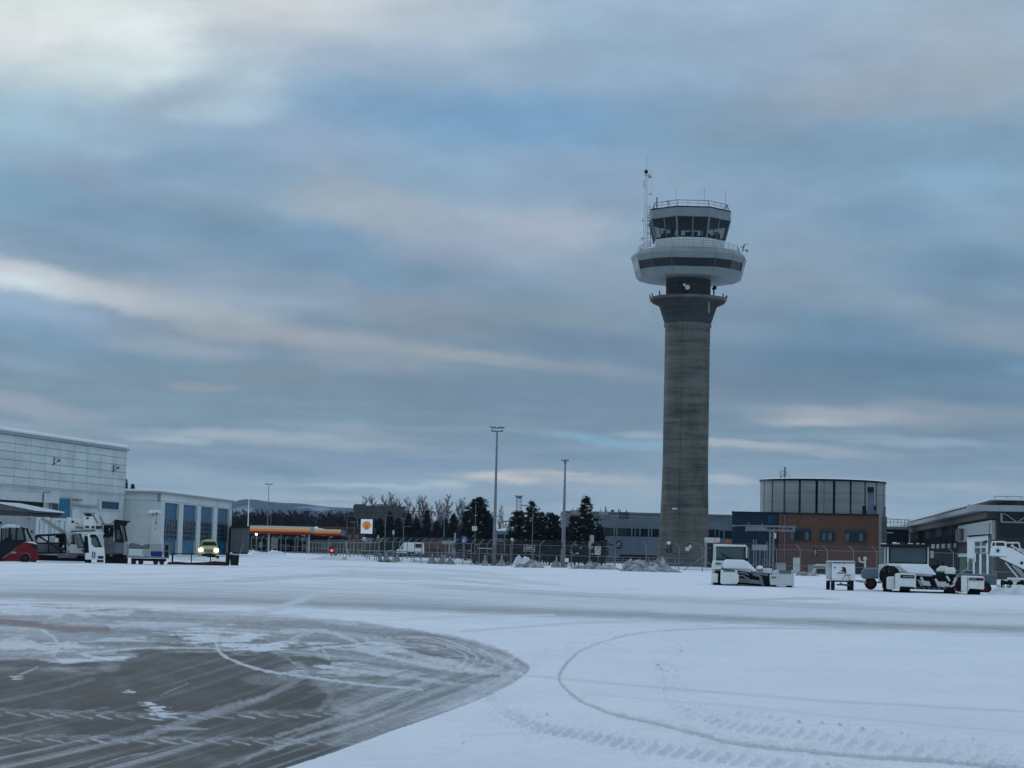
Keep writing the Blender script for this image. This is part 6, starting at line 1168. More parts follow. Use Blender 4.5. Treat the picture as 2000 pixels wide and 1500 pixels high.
def clump_tree(seed, H, Wd, n=3200, leaf=.22, shape='pine', skirt=.04, lobes=None, mb=None, base=(0, 0, 0)):
    """needle clumps on real boughs; returns crown and trunk"""
    r = random.Random(seed); c = mb or MB(); t = MB(); B = Vector(base)
    t.tube(B, B + Vector((0, 0, H * .93)), .02 * H, .01, n=7)
    boughs = []
    nb = int(26 + H * 3)
    for k in range(nb):
        f = skirt + (1 - skirt) * ((k + r.random()) / nb) ** 1.0; z = H * f; a = k * 2.39996 + r.uniform(-.4, .4)
        if shape == 'spruce': R_ = Wd * .5 * (1 - f) ** .85 * r.uniform(.7, 1.1) + .1
        elif shape == 'round': R_ = Wd * .5 * (max(0.0, 1 - ((f - .25) / .78) ** 2 if f > .25 else .78 + f) ** .62) * r.uniform(.62, 1.14) + .12
        else: R_ = Wd * .5 * (max(0.0, 1 - (f - .12) / .88) ** .88 if f > .12 else (.85 + f)) * r.uniform(.55, 1.2) + .12
        lift = (-.12 if shape == 'spruce' else .45) * R_
        p0 = Vector((0, 0, z * .97)); p1 = Vector((math.cos(a) * R_, math.sin(a) * R_, min(H * .99, z + lift)))
        boughs.append((p0, p1, R_)); t.tube(B + p0, B + p1, .035, .012, n=3, cap=False)
    tot = sum(b[2] for b in boughs) + 1e-6
    for (p0, p1, R_) in boughs:
        k = int(n * R_ / tot) + 3; d = (p1 - p0)
        for _ in range(k):
            f = r.random() ** .55; s_ = p0 + d * f; w_ = (.13 * R_ + .16) * (1.25 - .5 * f)
            s_ = s_ + Vector((r.gauss(0, w_), r.gauss(0, w_), r.gauss(0, w_ * .6)))
            l = leaf * r.uniform(.6, 1.3); u = Vector((r.gauss(0, 1), r.gauss(0, 1), r.gauss(0, .7))).normalized(); v = u.orthogonal().normalized(); v.rotate(Matrix.Rotation(r.uniform(0, 6.3), 3, u))
            s_ += B; c.add([s_ - u * l * .9, s_ + v * l * .35, s_ + u * l, s_ - v * l * .35], [(0, 1, 2, 3)])
    top = Vector((0, 0, H))
    for _ in range(40):
        f = r.random(); s_ = B + Vector((r.gauss(0, .10 + .25 * f), r.gauss(0, .1 + .25 * f), H - f * H * .14)); l = leaf * .7; u = Vector((r.gauss(0, .5), r.gauss(0, .5), 1)).normalized(); v = u.orthogonal()
        c.add([s_ - u * l, s_ + v * l * .3, s_ + u * l, s_ - v * l * .3], [(0, 1, 2, 3)])
    return c, t
def snow_bits(seed, H, Wd, n, leaf=.2):
    r = random.Random(seed); c = MB()
    for _ in range(n):
        f = r.uniform(.12, .95); a = r.uniform(0, 6.28); R_ = Wd * .5 * (1 - f * .75) * r.uniform(.7, 1.02); s_ = Vector((math.cos(a) * R_, -abs(math.sin(a)) * R_, f * H)); l = leaf * r.uniform(.5, 1.2)
        c.add([s_ + Vector((-l, -l * .5, -l * .2)), s_ + Vector((l, -l * .5, -l * .3)), s_ + Vector((l * .8, l * .5, l * .3)), s_ + Vector((-l * .7, l * .5, l * .25))], [(0, 1, 2, 3)])
    return c
def tree(name, label, group, px, ytop, Y, Wpx, kind, seed, mat, n=3000, leaf=.22, snow=0):
    g_ = at(px, 1080, Y); H = at(px, ytop, Y).z; Wd = Wpx * Y / F
    o = empty(name, (g_.x, Y, -.05)); tag(o, label, 'tree', group)
    if kind == 'bare': bare_tree(seed, H).build('crown', mat, o)
    else:
        c, t = clump_tree(seed, H, Wd, n, leaf, kind); c.build('crown', mat, o); t.build('trunk', M['bark'], o)
        if snow: snow_bits(seed, H, Wd, snow).build('snow', M['greyish_snow'], o)['kind'] = 'stuff'
    return o
NE = M['needles']; G1_ = 'dark pines behind the fence'
tree('pine_tree', 'tall bushy dark pine left of the taller lamp mast, broadest of the pines', G1_, 932, 972, 262, 58, 'round', 11, NE, 6000, .24, 50)
tree('pine_tree', 'small dark pine leaning against the left flank of the broad pine', G1_, 908, 998, 268, 34, 'pine', 12, NE, 2200, .24, 16)
tree('pine_tree', 'low dark pine close to the right flank of the broad pine', G1_, 950, 1004, 266, 30, 'round', 13, NE, 2200, .24, 14)
tree('oak_tree', 'rust brown leafy tree between the broad pine and the taller lamp mast', None, 958, 1012, 275, 20, 'pine', 14, M['rust_leaf'], 1300, .2)
tree('pine_tree', 'tall pointed dark pine in the middle of the clump right of the taller mast', G1_, 1037, 979, 258, 62, 'pine', 15, NE, 4600, .24, 24)
tree('pine_tree', 'rounded dark pine at the left end of the clump near the lattice mast', G1_, 1012, 999, 262, 44, 'round', 16, NE, 3400, .24, 20)
tree('pine_tree', 'dark pine just right of the tallest one in the middle clump', G1_, 1056, 1000, 264, 42, 'pine', 17, NE, 3000, .24, 14)
tree('pine_tree', 'dark pine with two tips right of the middle clump', G1_, 1073, 1002, 260, 34, 'round', 18, NE, 2600, .24, 12)
tree('pine_tree', 'slim dark pine at the right end of the middle clump', G1_, 1086, 1006, 261, 30, 'pine', 19, NE, 1900, .22, 10)
tree('pine_tree', 'low dark pine behind the thinner lamp mast', G1_, 1101, 1032, 262, 34, 'round', 20, NE, 1800, .24, 8)
tree('pine_tree', 'tallest pointed pine in front of the road gantry', G1_, 1143, 968, 256, 74, 'pine', 21, NE, 5400, .24, 60)
tree('pine_tree', 'low round pine touching the left end of the grey office wall', G1_, 1168, 1025, 256, 30, 'round', 22, NE, 2000, .24, 10)
tree('pine_tree', 'dark pine left of the tallest pointed pine under the gantry', G1_, 1123, 1008, 259, 34, 'round', 23, NE, 2400, .24, 14)
tree('spruce_tree', 'dark spruce peering over the low roof beside the tall hall', 'spruces behind the hall', 240, 934, 420, 34, 'spruce', 31, M['far_needles'], 2200, .35)
tree('spruce_tree', 'smaller dark spruce peering over the low roof, right of the taller one', 'spruces behind the hall', 254, 945, 425, 26, 'spruce', 32, M['far_needles'], 1600, .35)
G2_ = 'bare birches beyond the road'
bt0 = [bare_tree(s_, 10.0, .17, 44, 8, 4, up=1.5, tw=.026).build('birch', M['birch_twig']) for s_ in (1, 2, 3, 4)]
bmesh_ = [b.data for b in bt0]
for b in bt0: bpy.data.objects.remove(b)
bl = [(711, 978, 'behind the left end of the parking deck'), (724, 975, 'above the sign tower, full crowned'), (748, 978, 'behind the right half of the parking deck'), (762, 972, 'tallest above the parking deck'), (770, 980, 'close beside the tallest one above the deck'), (779, 984, 'at the right end of the parking deck'),
      (794, 981, 'just clear of the deck to its right'), (817, 979, 'above the white van, left one'), (824, 977, 'above the white van, right one'), (831, 987, 'slim one right of the van'), (853, 985, 'left one of the three above the brick shelter'), (862, 990, 'middle one of the three above the brick shelter'),
      (872, 975, 'tallest of the three above the brick shelter'), (893, 990, 'hugging the left side of the broad pine'), (899, 981, 'rising just behind the broad pine'), (976, 996, 'alone between the broad pine and the lattice mast'), (840, 996, 'low one between the van and the shelter'), (806, 992, 'low one above the front of the van')]
for i, (px, yt, wh_) in enumerate(bl):
    Y_ = 400 + (i * 37) % 60; o = empty('birch_tree', (at(px, 1080, Y_).x, Y_, 0)); tag(o, 'bare grey birch ' + wh_, 'tree', G2_)
    c = bpy.data.objects.new('crown', bmesh_[i % 4]); col.objects.link(c); c.parent = o; h_ = at(px, yt, Y_).z / 10.0; k = 1.0 if i not in (15,) else .7
    c.scale = (h_ * k, h_ * k, h_); c.rotation_euler = (0, 0, i * 1.7)
for (px, yt, wpx, lb) in ((760, 1000, 26, 'left of the road lamps'), (796, 1003, 22, 'above the front of the white van'), (832, 996, 20, 'with a pointed tip right of the van'), (884, 1004, 24, 'left of the broad pine'), (740, 1012, 26, 'beside the fuel sign'), (812, 1012, 24, 'behind the roof of the white van'), (776, 1012, 22, 'behind the small silver car'), (852, 1018, 24, 'behind the brick shelter'), (868, 1014, 20, 'behind the board of the shelter')):
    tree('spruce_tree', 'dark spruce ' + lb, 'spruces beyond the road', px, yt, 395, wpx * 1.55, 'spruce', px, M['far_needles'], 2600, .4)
def woods(name, x0, x1, Ya, Yb, n, y0, y1, mat, seed, tw=.05, conif=0):
    r = random.Random(seed); m = MB()
    for i in range(n):
        px = r.uniform(x0, x1); Y_ = r.uniform(Ya, Yb); H = at(px, y0 + (y1 - y0) * (px - x0) / (x1 - x0) + r.uniform(-5, 12), Y_).z
        bare_tree(r.random(), max(H, 4), .24, 14, 5, 2, m, (at(px, 1080, Y_).x, Y_, -.1), .6, tw)
    tag(m.build(name, mat), ('dark brown bare woodland behind the fuel station' if seed == 5 else 'dark bare wood behind the birches and the white van' if seed == 6 else 'dark bare wood far behind the office building and terminal'), 'woods', kind='stuff')
    if conif:
        m = MB(); t = MB()
        for i in range(conif):
            px = r.uniform(x0, x1); Y_ = r.uniform(Ya, Yb); H = at(px, y0 + (y1 - y0) * (px - x0) / (x1 - x0) + r.uniform(-2, 14), Y_).z
            clump_tree(i + 200, max(H, 4), H * .45, 420, .55, 'spruce', mb=m, base=(at(px, 1080, Y_).x, Y_, 0))
        tag(m.build(name, M['far_needles']), ('dark green spruces mixed into the woodland behind the fuel station' if seed == 5 else 'dark spruces mixed into the wood behind the birches' if seed == 6 else 'dark spruces far behind the office building and terminal'), 'woods', kind='stuff')
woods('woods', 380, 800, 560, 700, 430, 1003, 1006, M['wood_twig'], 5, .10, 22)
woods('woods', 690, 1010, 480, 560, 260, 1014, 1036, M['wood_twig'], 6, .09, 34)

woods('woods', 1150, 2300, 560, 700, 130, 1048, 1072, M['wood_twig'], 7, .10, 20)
# ------------------------------------------------------------------ fuel station, signs, far buildings
YG = 430.0
fs = Fr('fuel_station', 'low fuel station with a lit yellow orange and red canopy band', 'fuel station', 580, YG)
fs.part('canopy', M['mid_grey'], [('r', 488, 1029, 606, 1041, .3, 14), ('r', 610, 1034, 666, 1045, .3, 12)])
fs.part('yellow_band', M['canopy_yellow'], [('r', 488, 1029.5, 606, 1033.6, 0, .3), ('r', 614, 1033.6, 666, 1037.8, 0, .3)]); fs.part('orange_band', M['canopy_orange'], [('r', 488, 1033.6, 606, 1038, 0, .3), ('r', 614, 1037.8, 665, 1042, 0, .3)]); fs.part('red_band', M['canopy_red'], [('r', 488, 1038, 606, 1042, 0, .3), ('r', 614, 1042, 664, 1045, 0, .3)])
fs.part('soffit', M['canopy_red'], [('r', 489, 1041.6, 605, 1043.2, .4, 13)]); fs.part('soffit', M['canopy_red'], [('r', 615, 1045.2, 663, 1046.6, .4, 11)]); fs.part('link', M['pale_grey'], [('r', 606, 1031, 614, 1041, .2, 3)]); fs.part('roof_snow', SN, [('r', 488, 1027.8, 606, 1029, .2, 14), ('p', [(614, 1033.8), (618, 1031), (626, 1032.5), (640, 1034), (652, 1034.6), (664, 1037), (664, 1038)], .2, 12), ('b', (617, 1032, .5), .5, .5, .4)])
for x in (497, 521, 545, 578, 600, 640): fs.part('column', M['dull_white'] if x in (521, 600) else M['mid_grey'], [('r', x, 1041, x + 3, 1080, 2, 2.4)])
fs.part('shop_front', M['dark_interior'], [('r', 488, 1042, 664, 1078, 10, 12)]); 
for (x0, x1, y0, y1, mt_) in ((495, 502, 1058, 1070, 'pale_grey'), (519, 531, 1050, 1072, 'dull_white'), (540, 556, 1062, 1073, 'mid_grey'), (577, 592, 1050, 1057, 'pale_grey'), (580, 594, 1062, 1074, 'pale_grey'), (560, 572, 1066, 1076, 'mid_grey'), (618, 634, 1060, 1074, 'slate_blue')):
    fs.part('shop_window', M[mt_], [('r', x0, y0, x1, y1, 9.7, 9.95)])
fs.part('canopy_lamp', M['lamp_lit'], [('b', (499, 1043, 1.5), .22, .2, .2)]); fs.part('canopy_lamp', M['sign_white'], [('r', 587, 1045, 595, 1046.3, 2, 2.3), ('r', 626, 1045.5, 634, 1046.8, 2, 2.3), ('r', 642, 1048, 648, 1049.4, 2, 2.3)])
br = Fr('brown_building', 'long low brown building behind the fuel station and its sign', 'building', 620, 455)
br.part('wall', M['brown_wall'], [('r', 500, 1031, 712, 1085, 0, 12)]); br.part('roof', material('brown_roof', (.10, .07, .055), .8), [('r', 498, 1027.5, 713, 1031.5, -.6, 12.5)]); br.part('window', M['mid_grey'], [('r', x, 1044, x + 6, 1052, -.08, .1) for x in (668, 680, 694)])
YP_ = 372.0
ps = Fr('fuel_sign', 'tall square lit fuel sign with a yellow and red shell emblem', 'sign', 716, YP_)
ps.part('frame', BK, [('r', 703.5, 1012.5, 730.5, 1045, .05, .8), ('r', 712, 1045, 728, 1083, .1, .7)], bevel=.05); ps.part('panel', M['sign_lit'], [('r', 704.8, 1014, 727.5, 1042.2, -.05, .05)])
def shell(px, py, rx, ry):
    pts = [(px - .38 * rx, py + .96 * ry), (px + .38 * rx, py + .96 * ry), (px + .5 * rx, py + .78 * ry), (px + .98 * rx, py + .25 * ry)]
    for k in range(9): a = rad(15 + k * 150 / 8); pts.append((px + rx * math.cos(a) * (1.02), py - ry * math.sin(a) * .95 - ry * .02))
    pts += [(px - .98 * rx, py + .25 * ry), (px - .5 * rx, py + .78 * ry)]; return pts
em = ps.part('emblem', M['sign_red'], [('p', shell(716, 1026.4, 7.9, 8.2), -.09, -.05)]); ps.part('emblem_fill', M['sign_yellow'], [('p', shell(716, 1026.2, 6.5, 6.8), -.12, -.09)], em)
ps.part('emblem_rib', M['sign_red'], [('t', (716 + .25 * dx_k * 1.2, 1031.5, -.12), (716 + dx_k, 1021.5 + abs(dx_k) * .35, -.12), .035, 4) for dx_k in (-4.2, -2.1, 0, 2.1, 4.2)], em)
ps.part('price_sign', M['mid_grey'], [('r', 713.5, 1050, 726.5, 1062, -.0, .12)])
pdk = Fr('parking_deck', 'grey green parking deck with railing, behind the fuel sign and below bare birches', 'building', 742, 470)
material('olive_grey', (.075, .09, .085), .7, var=.12); pdk.part('parapet', M['olive_grey'], [('r', 690, 988, 792, 996, 0, .4), ('r', 692, 1001, 786, 1010, .2, .6)]); pdk.part('slab', M['mid_grey'], [('r', 690, 996, 794, 1000, .3, 16), ('r', 692, 1010, 788, 1013, .4, 16)]); pdk.part('core', M['dark_interior'], [('r', 694, 996, 786, 1080, 3, 16)]); pdk.part('railing', M['mid_grey'], [('r', 692, 984.5, 715, 988, .1, .2), ('r', 735, 985, 770, 988, .1, .2), ('t', (792, 998, .2), (858, 1000, .2), .1), ('t', (792, 1003, .2), (830, 1004, .2), .07)])
for x in range(696, 790, 15): pdk.part('column', M['mid_grey'], [('r', x, 1012, x + 2, 1080, .5, 1)])
vb = Fr('glass_pavilion', 'small blue grey glass pavilion with snowy roof between the pines', 'building', 985, 330)
vb.part('wall', M['slate_blue'], [('r', 966, 1036, 1006, 1092, .1, 8)]); vb.part('window', M['dark_glass'], [('r', 967, 1044, 1005, 1052, 0, .1), ('r', 967, 1056, 1005, 1082, 0, .1)]); vb.part('post', M['galvanised'], [('r', x, 1036, x + 1.5, 1084, -.1, 0) for x in (969, 985, 1003)] + [('r', 967, 1057, 1005, 1058.2, -.12, 0)]); vb.part('panel', M['rust_red'], [('r', 976, 1064, 983, 1080, -.05, 0)])
vb.part('roof_snow', SN, [('p', [(966, 1037), (970, 1033.5), (980, 1032.5), (988, 1029.5), (1004, 1028), (1006, 1037)], -.2, 8)]); vb.part('roof_frame', M['mid_grey'], [('t', (980, 1018, 1), (1004, 1018.5, 1), .12)] + [('t', (x, 1018, 1), (x, 1032, 1), .08) for x in (983, 988, 997, 1003)])
ow = Fr('orange_tower_block', 'small orange block glimpsed between the pines left of the thinner mast', 'building', 1099, 420)
ow.part('wall', M['canopy_orange'], [('r', 1093, 1020, 1103, 1034, 0, 5)]); ow.part('white_wall', M['dull_white'], [('r', 1103, 1020, 1111, 1080, .2, 5)]); ow.part('base', M['dull_white'], [('r', 1093, 1034, 1103, 1080, .1, 5)])
shb = Fr('brick_shelter', 'low red brick shelter with flat dark roof behind the white van', 'shelter', 858, 352)
shb.part('wall', brick, [('r', 826, 1053, 892, 1086, 0, 5)]); shb.part('roof', BK, [('r', 824, 1049.5, 888, 1053, -.4, 5)]); shb.part('board', M['pale_grey'], [('r', 863, 1056, 888, 1063, -.5, -.3)]); shb.part('board_post', M['pale_grey'], [('r', 876, 1063, 879, 1085, -.5, -.35), ('r', 882, 1062, 890, 1084, -.3, -.1), ('r', 886.5, 1041, 890, 1085, -.45, -.3)]); shb.part('window', BK, [('r', 832, 1072, 860, 1081, -.05, .05)])
# gantry of road signs seen from behind
gn = Fr('road_gantry', 'grey sign gantry over the road, three panels seen from behind left of the control tower', 'gantry', 1165, 298)
gn.part('beam', M['galvanised'], [('t', (1096, 1003, 0), (1306, 1012, 0), .07), ('t', (1096, 1009, 0), (1304, 1017, 0), .07), ('t', (1096, 1003, 1), (1306, 1012, 1), .07)] + [('t', (1096 + k * 12, 1003 + k * .5, 0), (1102 + k * 12, 1009 + k * .5, 0), .035, 4) for k in range(17)])
for (x0, x1, y0, y1) in ((1114, 1142, 996.5, 1013), (1168, 1190, 999, 1014), (1208, 1230, 1000, 1016)):
    f_ = gn.part('sign_panel', M['pale_grey'] if x0 > 1100 and x0 < 1200 else M['olive_grey'], [('r', x0, y0, x1, y1, .2, .3)]); gn.part('panel_frame', M['mid_grey'], [('r', x0, y0, x0 + 1.2, y1, .1, .2), ('r', x1 - 1.2, y0, x1, y1, .1, .2), ('r', x0, y1 - 1.2, x1, y1, .1, .2), ('r', x0, (y0 + y1) / 2, x1, (y0 + y1) / 2 + .8, .1, .2)], f_)
gn.part('end_frame', M['galvanised'], [('r', 1096, 1002, 1106, 1003.2, -.1, 1), ('r', 1096, 1009, 1106, 1010.2, -.1, 1), ('r', 1096, 1002, 1097.2, 1010, -.1, 1)]); gn.part('post', M['galvanised'], [('r', 1113, 1004, 1116, 1090, .3, .8)]); gn.part('post', M['galvanised'], [('r', 1297, 1012, 1300, 1062, .3, .8)])
gn.part('gantry_lamp', M['mid_grey'], [('t', (x, y - 6, 0), (x, y, 0), .06) for x, y in ((1119, 998), (1127, 999), (1173, 1000), (1185, 1001), (1212, 1001), (1224, 1002))])
YT = 214.0
g3 = Fr('sign_gantry', 'steel T shaped gantry before the navy and brick buildings', 'gantry', 1506, YT)
g3.part('beam', M['galvanised'], [('r', 1458, 1026, 1555, 1029.5, 0, .3), ('r', 1458, 1034, 1552, 1037.5, 0, .3), ('r', 1456, 1025, 1459, 1038, -.05, .35), ('r', 1549, 1027, 1553, 1038, -.05, .35)] + [('r', x, 1029, x + 1.5, 1036, .05, .25) for x in range(1466, 1550, 9)]); g3.part('light_panel', M['pale_grey'], [('r', 1460, 1029.5, 1498, 1034, .1, .2)])
g3.part('column', M['galvanised'], [('r', 1502, 1038, 1505, 1116, 0, .15), ('r', 1509, 1038, 1512, 1116, 0, .15)] + [('t', (1504, 1042 + k * 8, .07), (1510, 1050 + k * 8, .07), .04, 4) for k in range(8)]); g3.part('yellow_box', M['canopy_yellow'], [('r', 1512, 1041, 1516, 1052, -.1, .1)]); g3.part('arm', M['galvanised'], [('t', (1433, 1027, 0), (1458, 1026, 0), .05), ('b', (1433, 1027, 0), .14, .12, .12), ('t', (1462, 1021, 0), (1462, 1026, 0), .05), ('t', (1489, 1022, 0), (1489, 1026, 0), .05)])
pw = Fr('pipe_stand', 'grey stand of upright pipes and cabinet beside the steel gantry', 'pipe stand', 1483, YT + 3)
pw.part('box', M['pale_grey'], [('r', 1469, 1064, 1499, 1075, 0, .8)], bevel=.03); 
for x, y0 in ((1472, 1054), (1477, 1054), (1498, 1058)): pw.part('vent_pipe', M['galvanised'], [('t', (x, y0, .3), (x, 1066, .3), .07)])
for x in (1471, 1476, 1483, 1492, 1497): pw.part('leg', M['galvanised'], [('r', x, 1075, x + 2, 1118, .1, .3)])
pw.part('cabinet', M['olive_grey'], [('r', 1488, 1090, 1502, 1118, .2, .9)])
for nm, lb, x0, x1, y0, y1, mt_ in (('utility_cabinet', 'low grey cabinet at the foot of the brick wall left of the taller one', 1515, 1535, 1099.5, 1120, 'pale_grey'), ('utility_cabinet', 'tall narrow pale cabinet before the brick wall', 1549, 1563, 1089, 1120, 'dull_white'), ('utility_cabinet', 'small pale cabinet with grey front left of the service cart', 1578, 1590, 1103, 1121, 'pale_grey')):
    q_ = Fr(nm, lb, 'cabinet', (x0 + x1) / 2, YT - 4, 'cabinets by the brick wall'); q_.part('body', M[mt_], [('r', x0, y0, x1, y1, 0, .6)], bevel=.03); q_.part('lid', M['mid_grey'], [('r', x0 - .5, y0 - 1, x1 + .5, y0, -.05, .65)])
up_ = Fr('vent_pipes', 'two white U shaped vent pipes before the brick wall beside the big tug', 'pipe', 1684, YT - 2)
up_.part('pipe', M['dull_white'], [('t', (1678, 1088, 0), (1679, 1097, 0), .09), ('t', (1679, 1097, 0), (1688, 1098.5, 0), .09), ('t', (1689.5, 1091, 0), (1689.5, 1120, 0), .12), ('b', (1689.5, 1091, 0), .2, .2, .2)]); up_.part('hedge', M['bin_green'], [('r', 1671, 1099, 1690, 1122, .3, 1)])
cw_ = Fr('covered_car', 'pale vehicle with white roof half hidden behind the service cart', 'car', 1600, YT - 6)
cw_.part('body', M['pale_grey'], [('p', [(1583, 1127), (1585, 1111), (1592, 1108), (1614, 1108), (1614, 1127)], 0, 1.6)], bevel=.08); cw_.part('cover', M['dull_white'], [('p', [(1586, 1106), (1594, 1101.5), (1614, 1102), (1614, 1106)], 0, 1.6), ('p', [(1584, 1124), (1589, 1110), (1594, 1110), (1592, 1126)], -.05, .1)], bevel=.05); cw_.part('window', M['dark_glass'], [('r', 1595, 1111, 1612, 1121, -.03, .05)])

# ------------------------------------------------------------------ masts, lamps and poles
def mast_(label, base, top, Y, r0, r1, head):
    q = Fr('lamp_mast', label, 'lamp mast', base[0], Y, 'tall lamp masts at the fence'); b = q.p(*base); t = q.p(base[0], top[1]); b = (0, 0, 0); t = (0, 0, t[2])
    m = MB(); n = 8
    for k in range(n): m.tube((0, 0, t[2] * k / n), (0, 0, t[2] * (k + 1) / n), r0 + (r1 - r0) * k / n, r0 + (r1 - r0) * (k + 1) / n, n=12, cap=(k in (0, n - 1)))
    m.build('pole', M['galvanised'], q.o, smooth=True); return q, t[2]
q, h_ = mast_('tallest grey lamp mast with two wide floodlight wings', (965, 1103), (971, 842), 218, .21, .09, 2)
MB().box(-.45, .45, -.45, .45, 0, .12).box(-.25, .25, -.25, .25, .12, .3).build('base_plate', M['mid_grey'], q.o)
MB().tube((-.65, 0, h_), (.65, 0, h_), .07).tube((-.55, 0, h_), (-.55, 0, h_ + .22), .05).tube((.55, 0, h_), (.55, 0, h_ + .22), .05).build('cross_arm', M['mid_grey'], q.o)
for s_ in (-1, 1): MB().prism([(s_ * .05, h_ + .28), (s_ * .8, h_ + .38), (s_ * .86, h_ + .46), (s_ * .3, h_ + .46), (s_ * .02, h_ + .40)], -.45, .45).build('floodlight', M['mid_grey'], q.o, bevel=.02)
MB().box(-.24, .24, -.26, -.2, 1.1, 1.9).build('hatch', M['mid_grey'], q.o)
q, h_ = mast_('thinner grey lamp mast with thick lower tube, left of the tall pointed pine', (1100, 1108), (1106, 900), 216, .24, .08, 1)
MB().tube((0, 0, 0), (0, 0, 5.6), .27, .17, n=12).build('lower_tube', M['galvanised'], q.o, smooth=True)
MB().box(-.42, .42, -.2, .2, h_, h_ + .12).box(-.12, .12, -.1, .1, h_ - .3, h_).build('lamp_head', M['mid_grey'], q.o, bevel=.02); MB().box(-.45, .45, -.3, .3, 0, .12).build('base_plate', M['mid_grey'], q.o); MB().box(-.3, -.18, -.34, -.1, 2.0, 2.7).build('control_box', M['black_steel'], q.o)
fp = Fr('flagpole', 'slim white flagpole above the grey container', 'flagpole', 482.5, 330); hz_ = fp.p(485, 948)[2]
MB().tube((0, 0, 0), (0, 0, hz_), .11, .05, n=10).ball((0, 0, hz_), .09, .09, .09).build('pole', M['clean_white'], fp.o, smooth=True)
def street_lamp(label, px, ytop, Y, arm=1, r_=.09):
    q = Fr('street_lamp', label, 'street lamp', px, Y, 'slim street lamps on the road beyond'); h = q.p(px, ytop)[2]
    MB().tube((0, 0, 0), (0, 0, h), r_, r_ * .6, n=8).build('pole', M['grey_steel'], q.o); m = MB()
    if arm == 2: m.box(-.9, .9, -.15, .15, h - .02, h + .16)
    else: m.tube((0, 0, h), (arm * .9, 0, h + .12), .05); m.box(min(arm * .7, arm * 1.5), max(arm * .7, arm * 1.5), -.15, .15, h + .08, h + .2)
    m.build('lamp_head', M['mid_grey'], q.o)
street_lamp('slim street lamp with double head standing before the hills', 520.5, 946, 440, 2, .12)
street_lamp('short street lamp right of the double headed one, before the hills', 527, 985, 520, 2, .08)
street_lamp('street lamp left of the diamond sign, arm bent to the right', 751, 1008, 380, 1); street_lamp('low street lamp above the front of the white van', 787, 1029, 380, 1); street_lamp('street lamp behind the brick shelter with arm to the left', 866, 1005, 370, -1); street_lamp('street lamp before the tallest pine of the middle clump', 1039, 990, 250, -1, .06)
street_lamp('street lamp between the control tower and the navy building', 1396, 1021, 262, -1, .06); street_lamp('thin street lamp above the canopy of the fuel station', 676, 1008, 400, 1, .07); street_lamp('street lamp between the fuel sign and the canopy', 690, 1020, 405, 2, .06); street_lamp('street lamp right of the round post sign, behind the snow heap', 961, 1009, 300, -1, .06)
lm = Fr('lattice_mast', 'short square lattice mast with a wide top plate left of the middle pines', 'mast', 1011, 470); h_ = lm.p(1011, 967)[2]; m = MB()
for sx in (-.55, .55):
    for sy in (-.55, .55): m.tube((sx, sy, 0), (sx, sy, h_ - .8), .09, n=5)
for k in range(20):
    z0_ = (h_ - .8) * k / 20; z1_ = (h_ - .8) * (k + 1) / 20
    for (a, b) in (((-.55, -.55), (.55, -.55)), ((.55, -.55), (.55, .55)), ((-.55, .55), (-.55, -.55))):
        m.tube((a[0], a[1], z0_), (b[0], b[1], z1_), .05, n=4); m.tube((a[0], a[1], z1_), (b[0], b[1], z1_), .05, n=4)
m.build('lattice', M['grey_steel'], lm.o); MB().prism([(-.6, h_ - .8), (.6, h_ - .8), (.75, h_ - .4), (1.2, h_), (.7, h_ - .15), (-.7, h_ - .15), (-1.2, h_), (-.75, h_ - .4)], -.7, .7).build('top_plate', M['mid_grey'], lm.o)

# ------------------------------------------------------------------ fences
material('fence_wire', (.22, .24, .25), .6, metal=.3); wm_ = M['fence_wire'].copy(); wm_.name = 'fence_mesh'
def wire_mesh_mat(alpha):
    b = wm_.node_tree.nodes['Principled BSDF']; b.inputs['Alpha'].default_value = alpha
wire_mesh_mat(.13)
def fence(label, posts, Yf, h, hook=0, panel=True, rails=(1.0,), pr=.045, brace=()):
    """posts: pixels along the ground, Yf: distance at each"""
    P = [(at(px, 1090, y).x, y) for px, y in zip(posts, Yf)]; o = empty('security_fence', (P[0][0], P[0][1], 0)); tag(o, label, 'fence')
    q = [(x - P[0][0], y - P[0][1]) for x, y in P]
    for i, (x, y) in enumerate(q):
        m = MB(); m.tube((x, y, 0), (x, y, h), pr, n=8)
        if hook: m.tube((x, y, h), (x + hook * .22, y, h + .28), pr, n=8).tube((x + hook * .22, y, h + .28), (x + hook * .5, y, h + .5), pr * .9, n=8)
        m.build('post', M['galvanised'], o)
    m = MB()
    for (x0, y0), (x1, y1) in zip(q[:-1], q[1:]):
        for k in rails: m.tube((x0, y0, h * k), (x1, y1, h * k), .022, n=4)
        if hook:
            for f in (.35, .7, 1.0): m.tube((x0 + hook * .5 * f, y0, h + .5 * f), (x1 + hook * .5 * f, y1, h + .5 * f), .008, n=3)
    m.build('rail', M['galvanised'], o)
    if panel:
        m = MB()
        for (x0, y0), (x1, y1) in zip(q[:-1], q[1:]): m.add([(x0, y0, .05), (x1, y1, .05), (x1, y1, h), (x0, y0, h)], [(0, 1, 2, 3)])
        m.build('wire_mesh', wm_, o)
    m = MB()
    for (i, s_) in brace: x, y = q[i]; m.tube((x, y, h * .62), (x + s_, y, .1), .04, n=6)
    if brace: m.build('brace', M['galvanised'], o)
    return o
ps_ = [598, 604, 610, 616, 622, 628, 634, 640, 646, 652, 658, 664, 670, 677, 684, 691, 698, 706, 714, 722, 731, 740]
fence('fence of closely set posts with bent tops behind the red gate lamp', ps_, list(np.interp(ps_, [598, 740], [390, 236])), 2.25, 1, rails=(.1, .55, 1.0), pr=.06)
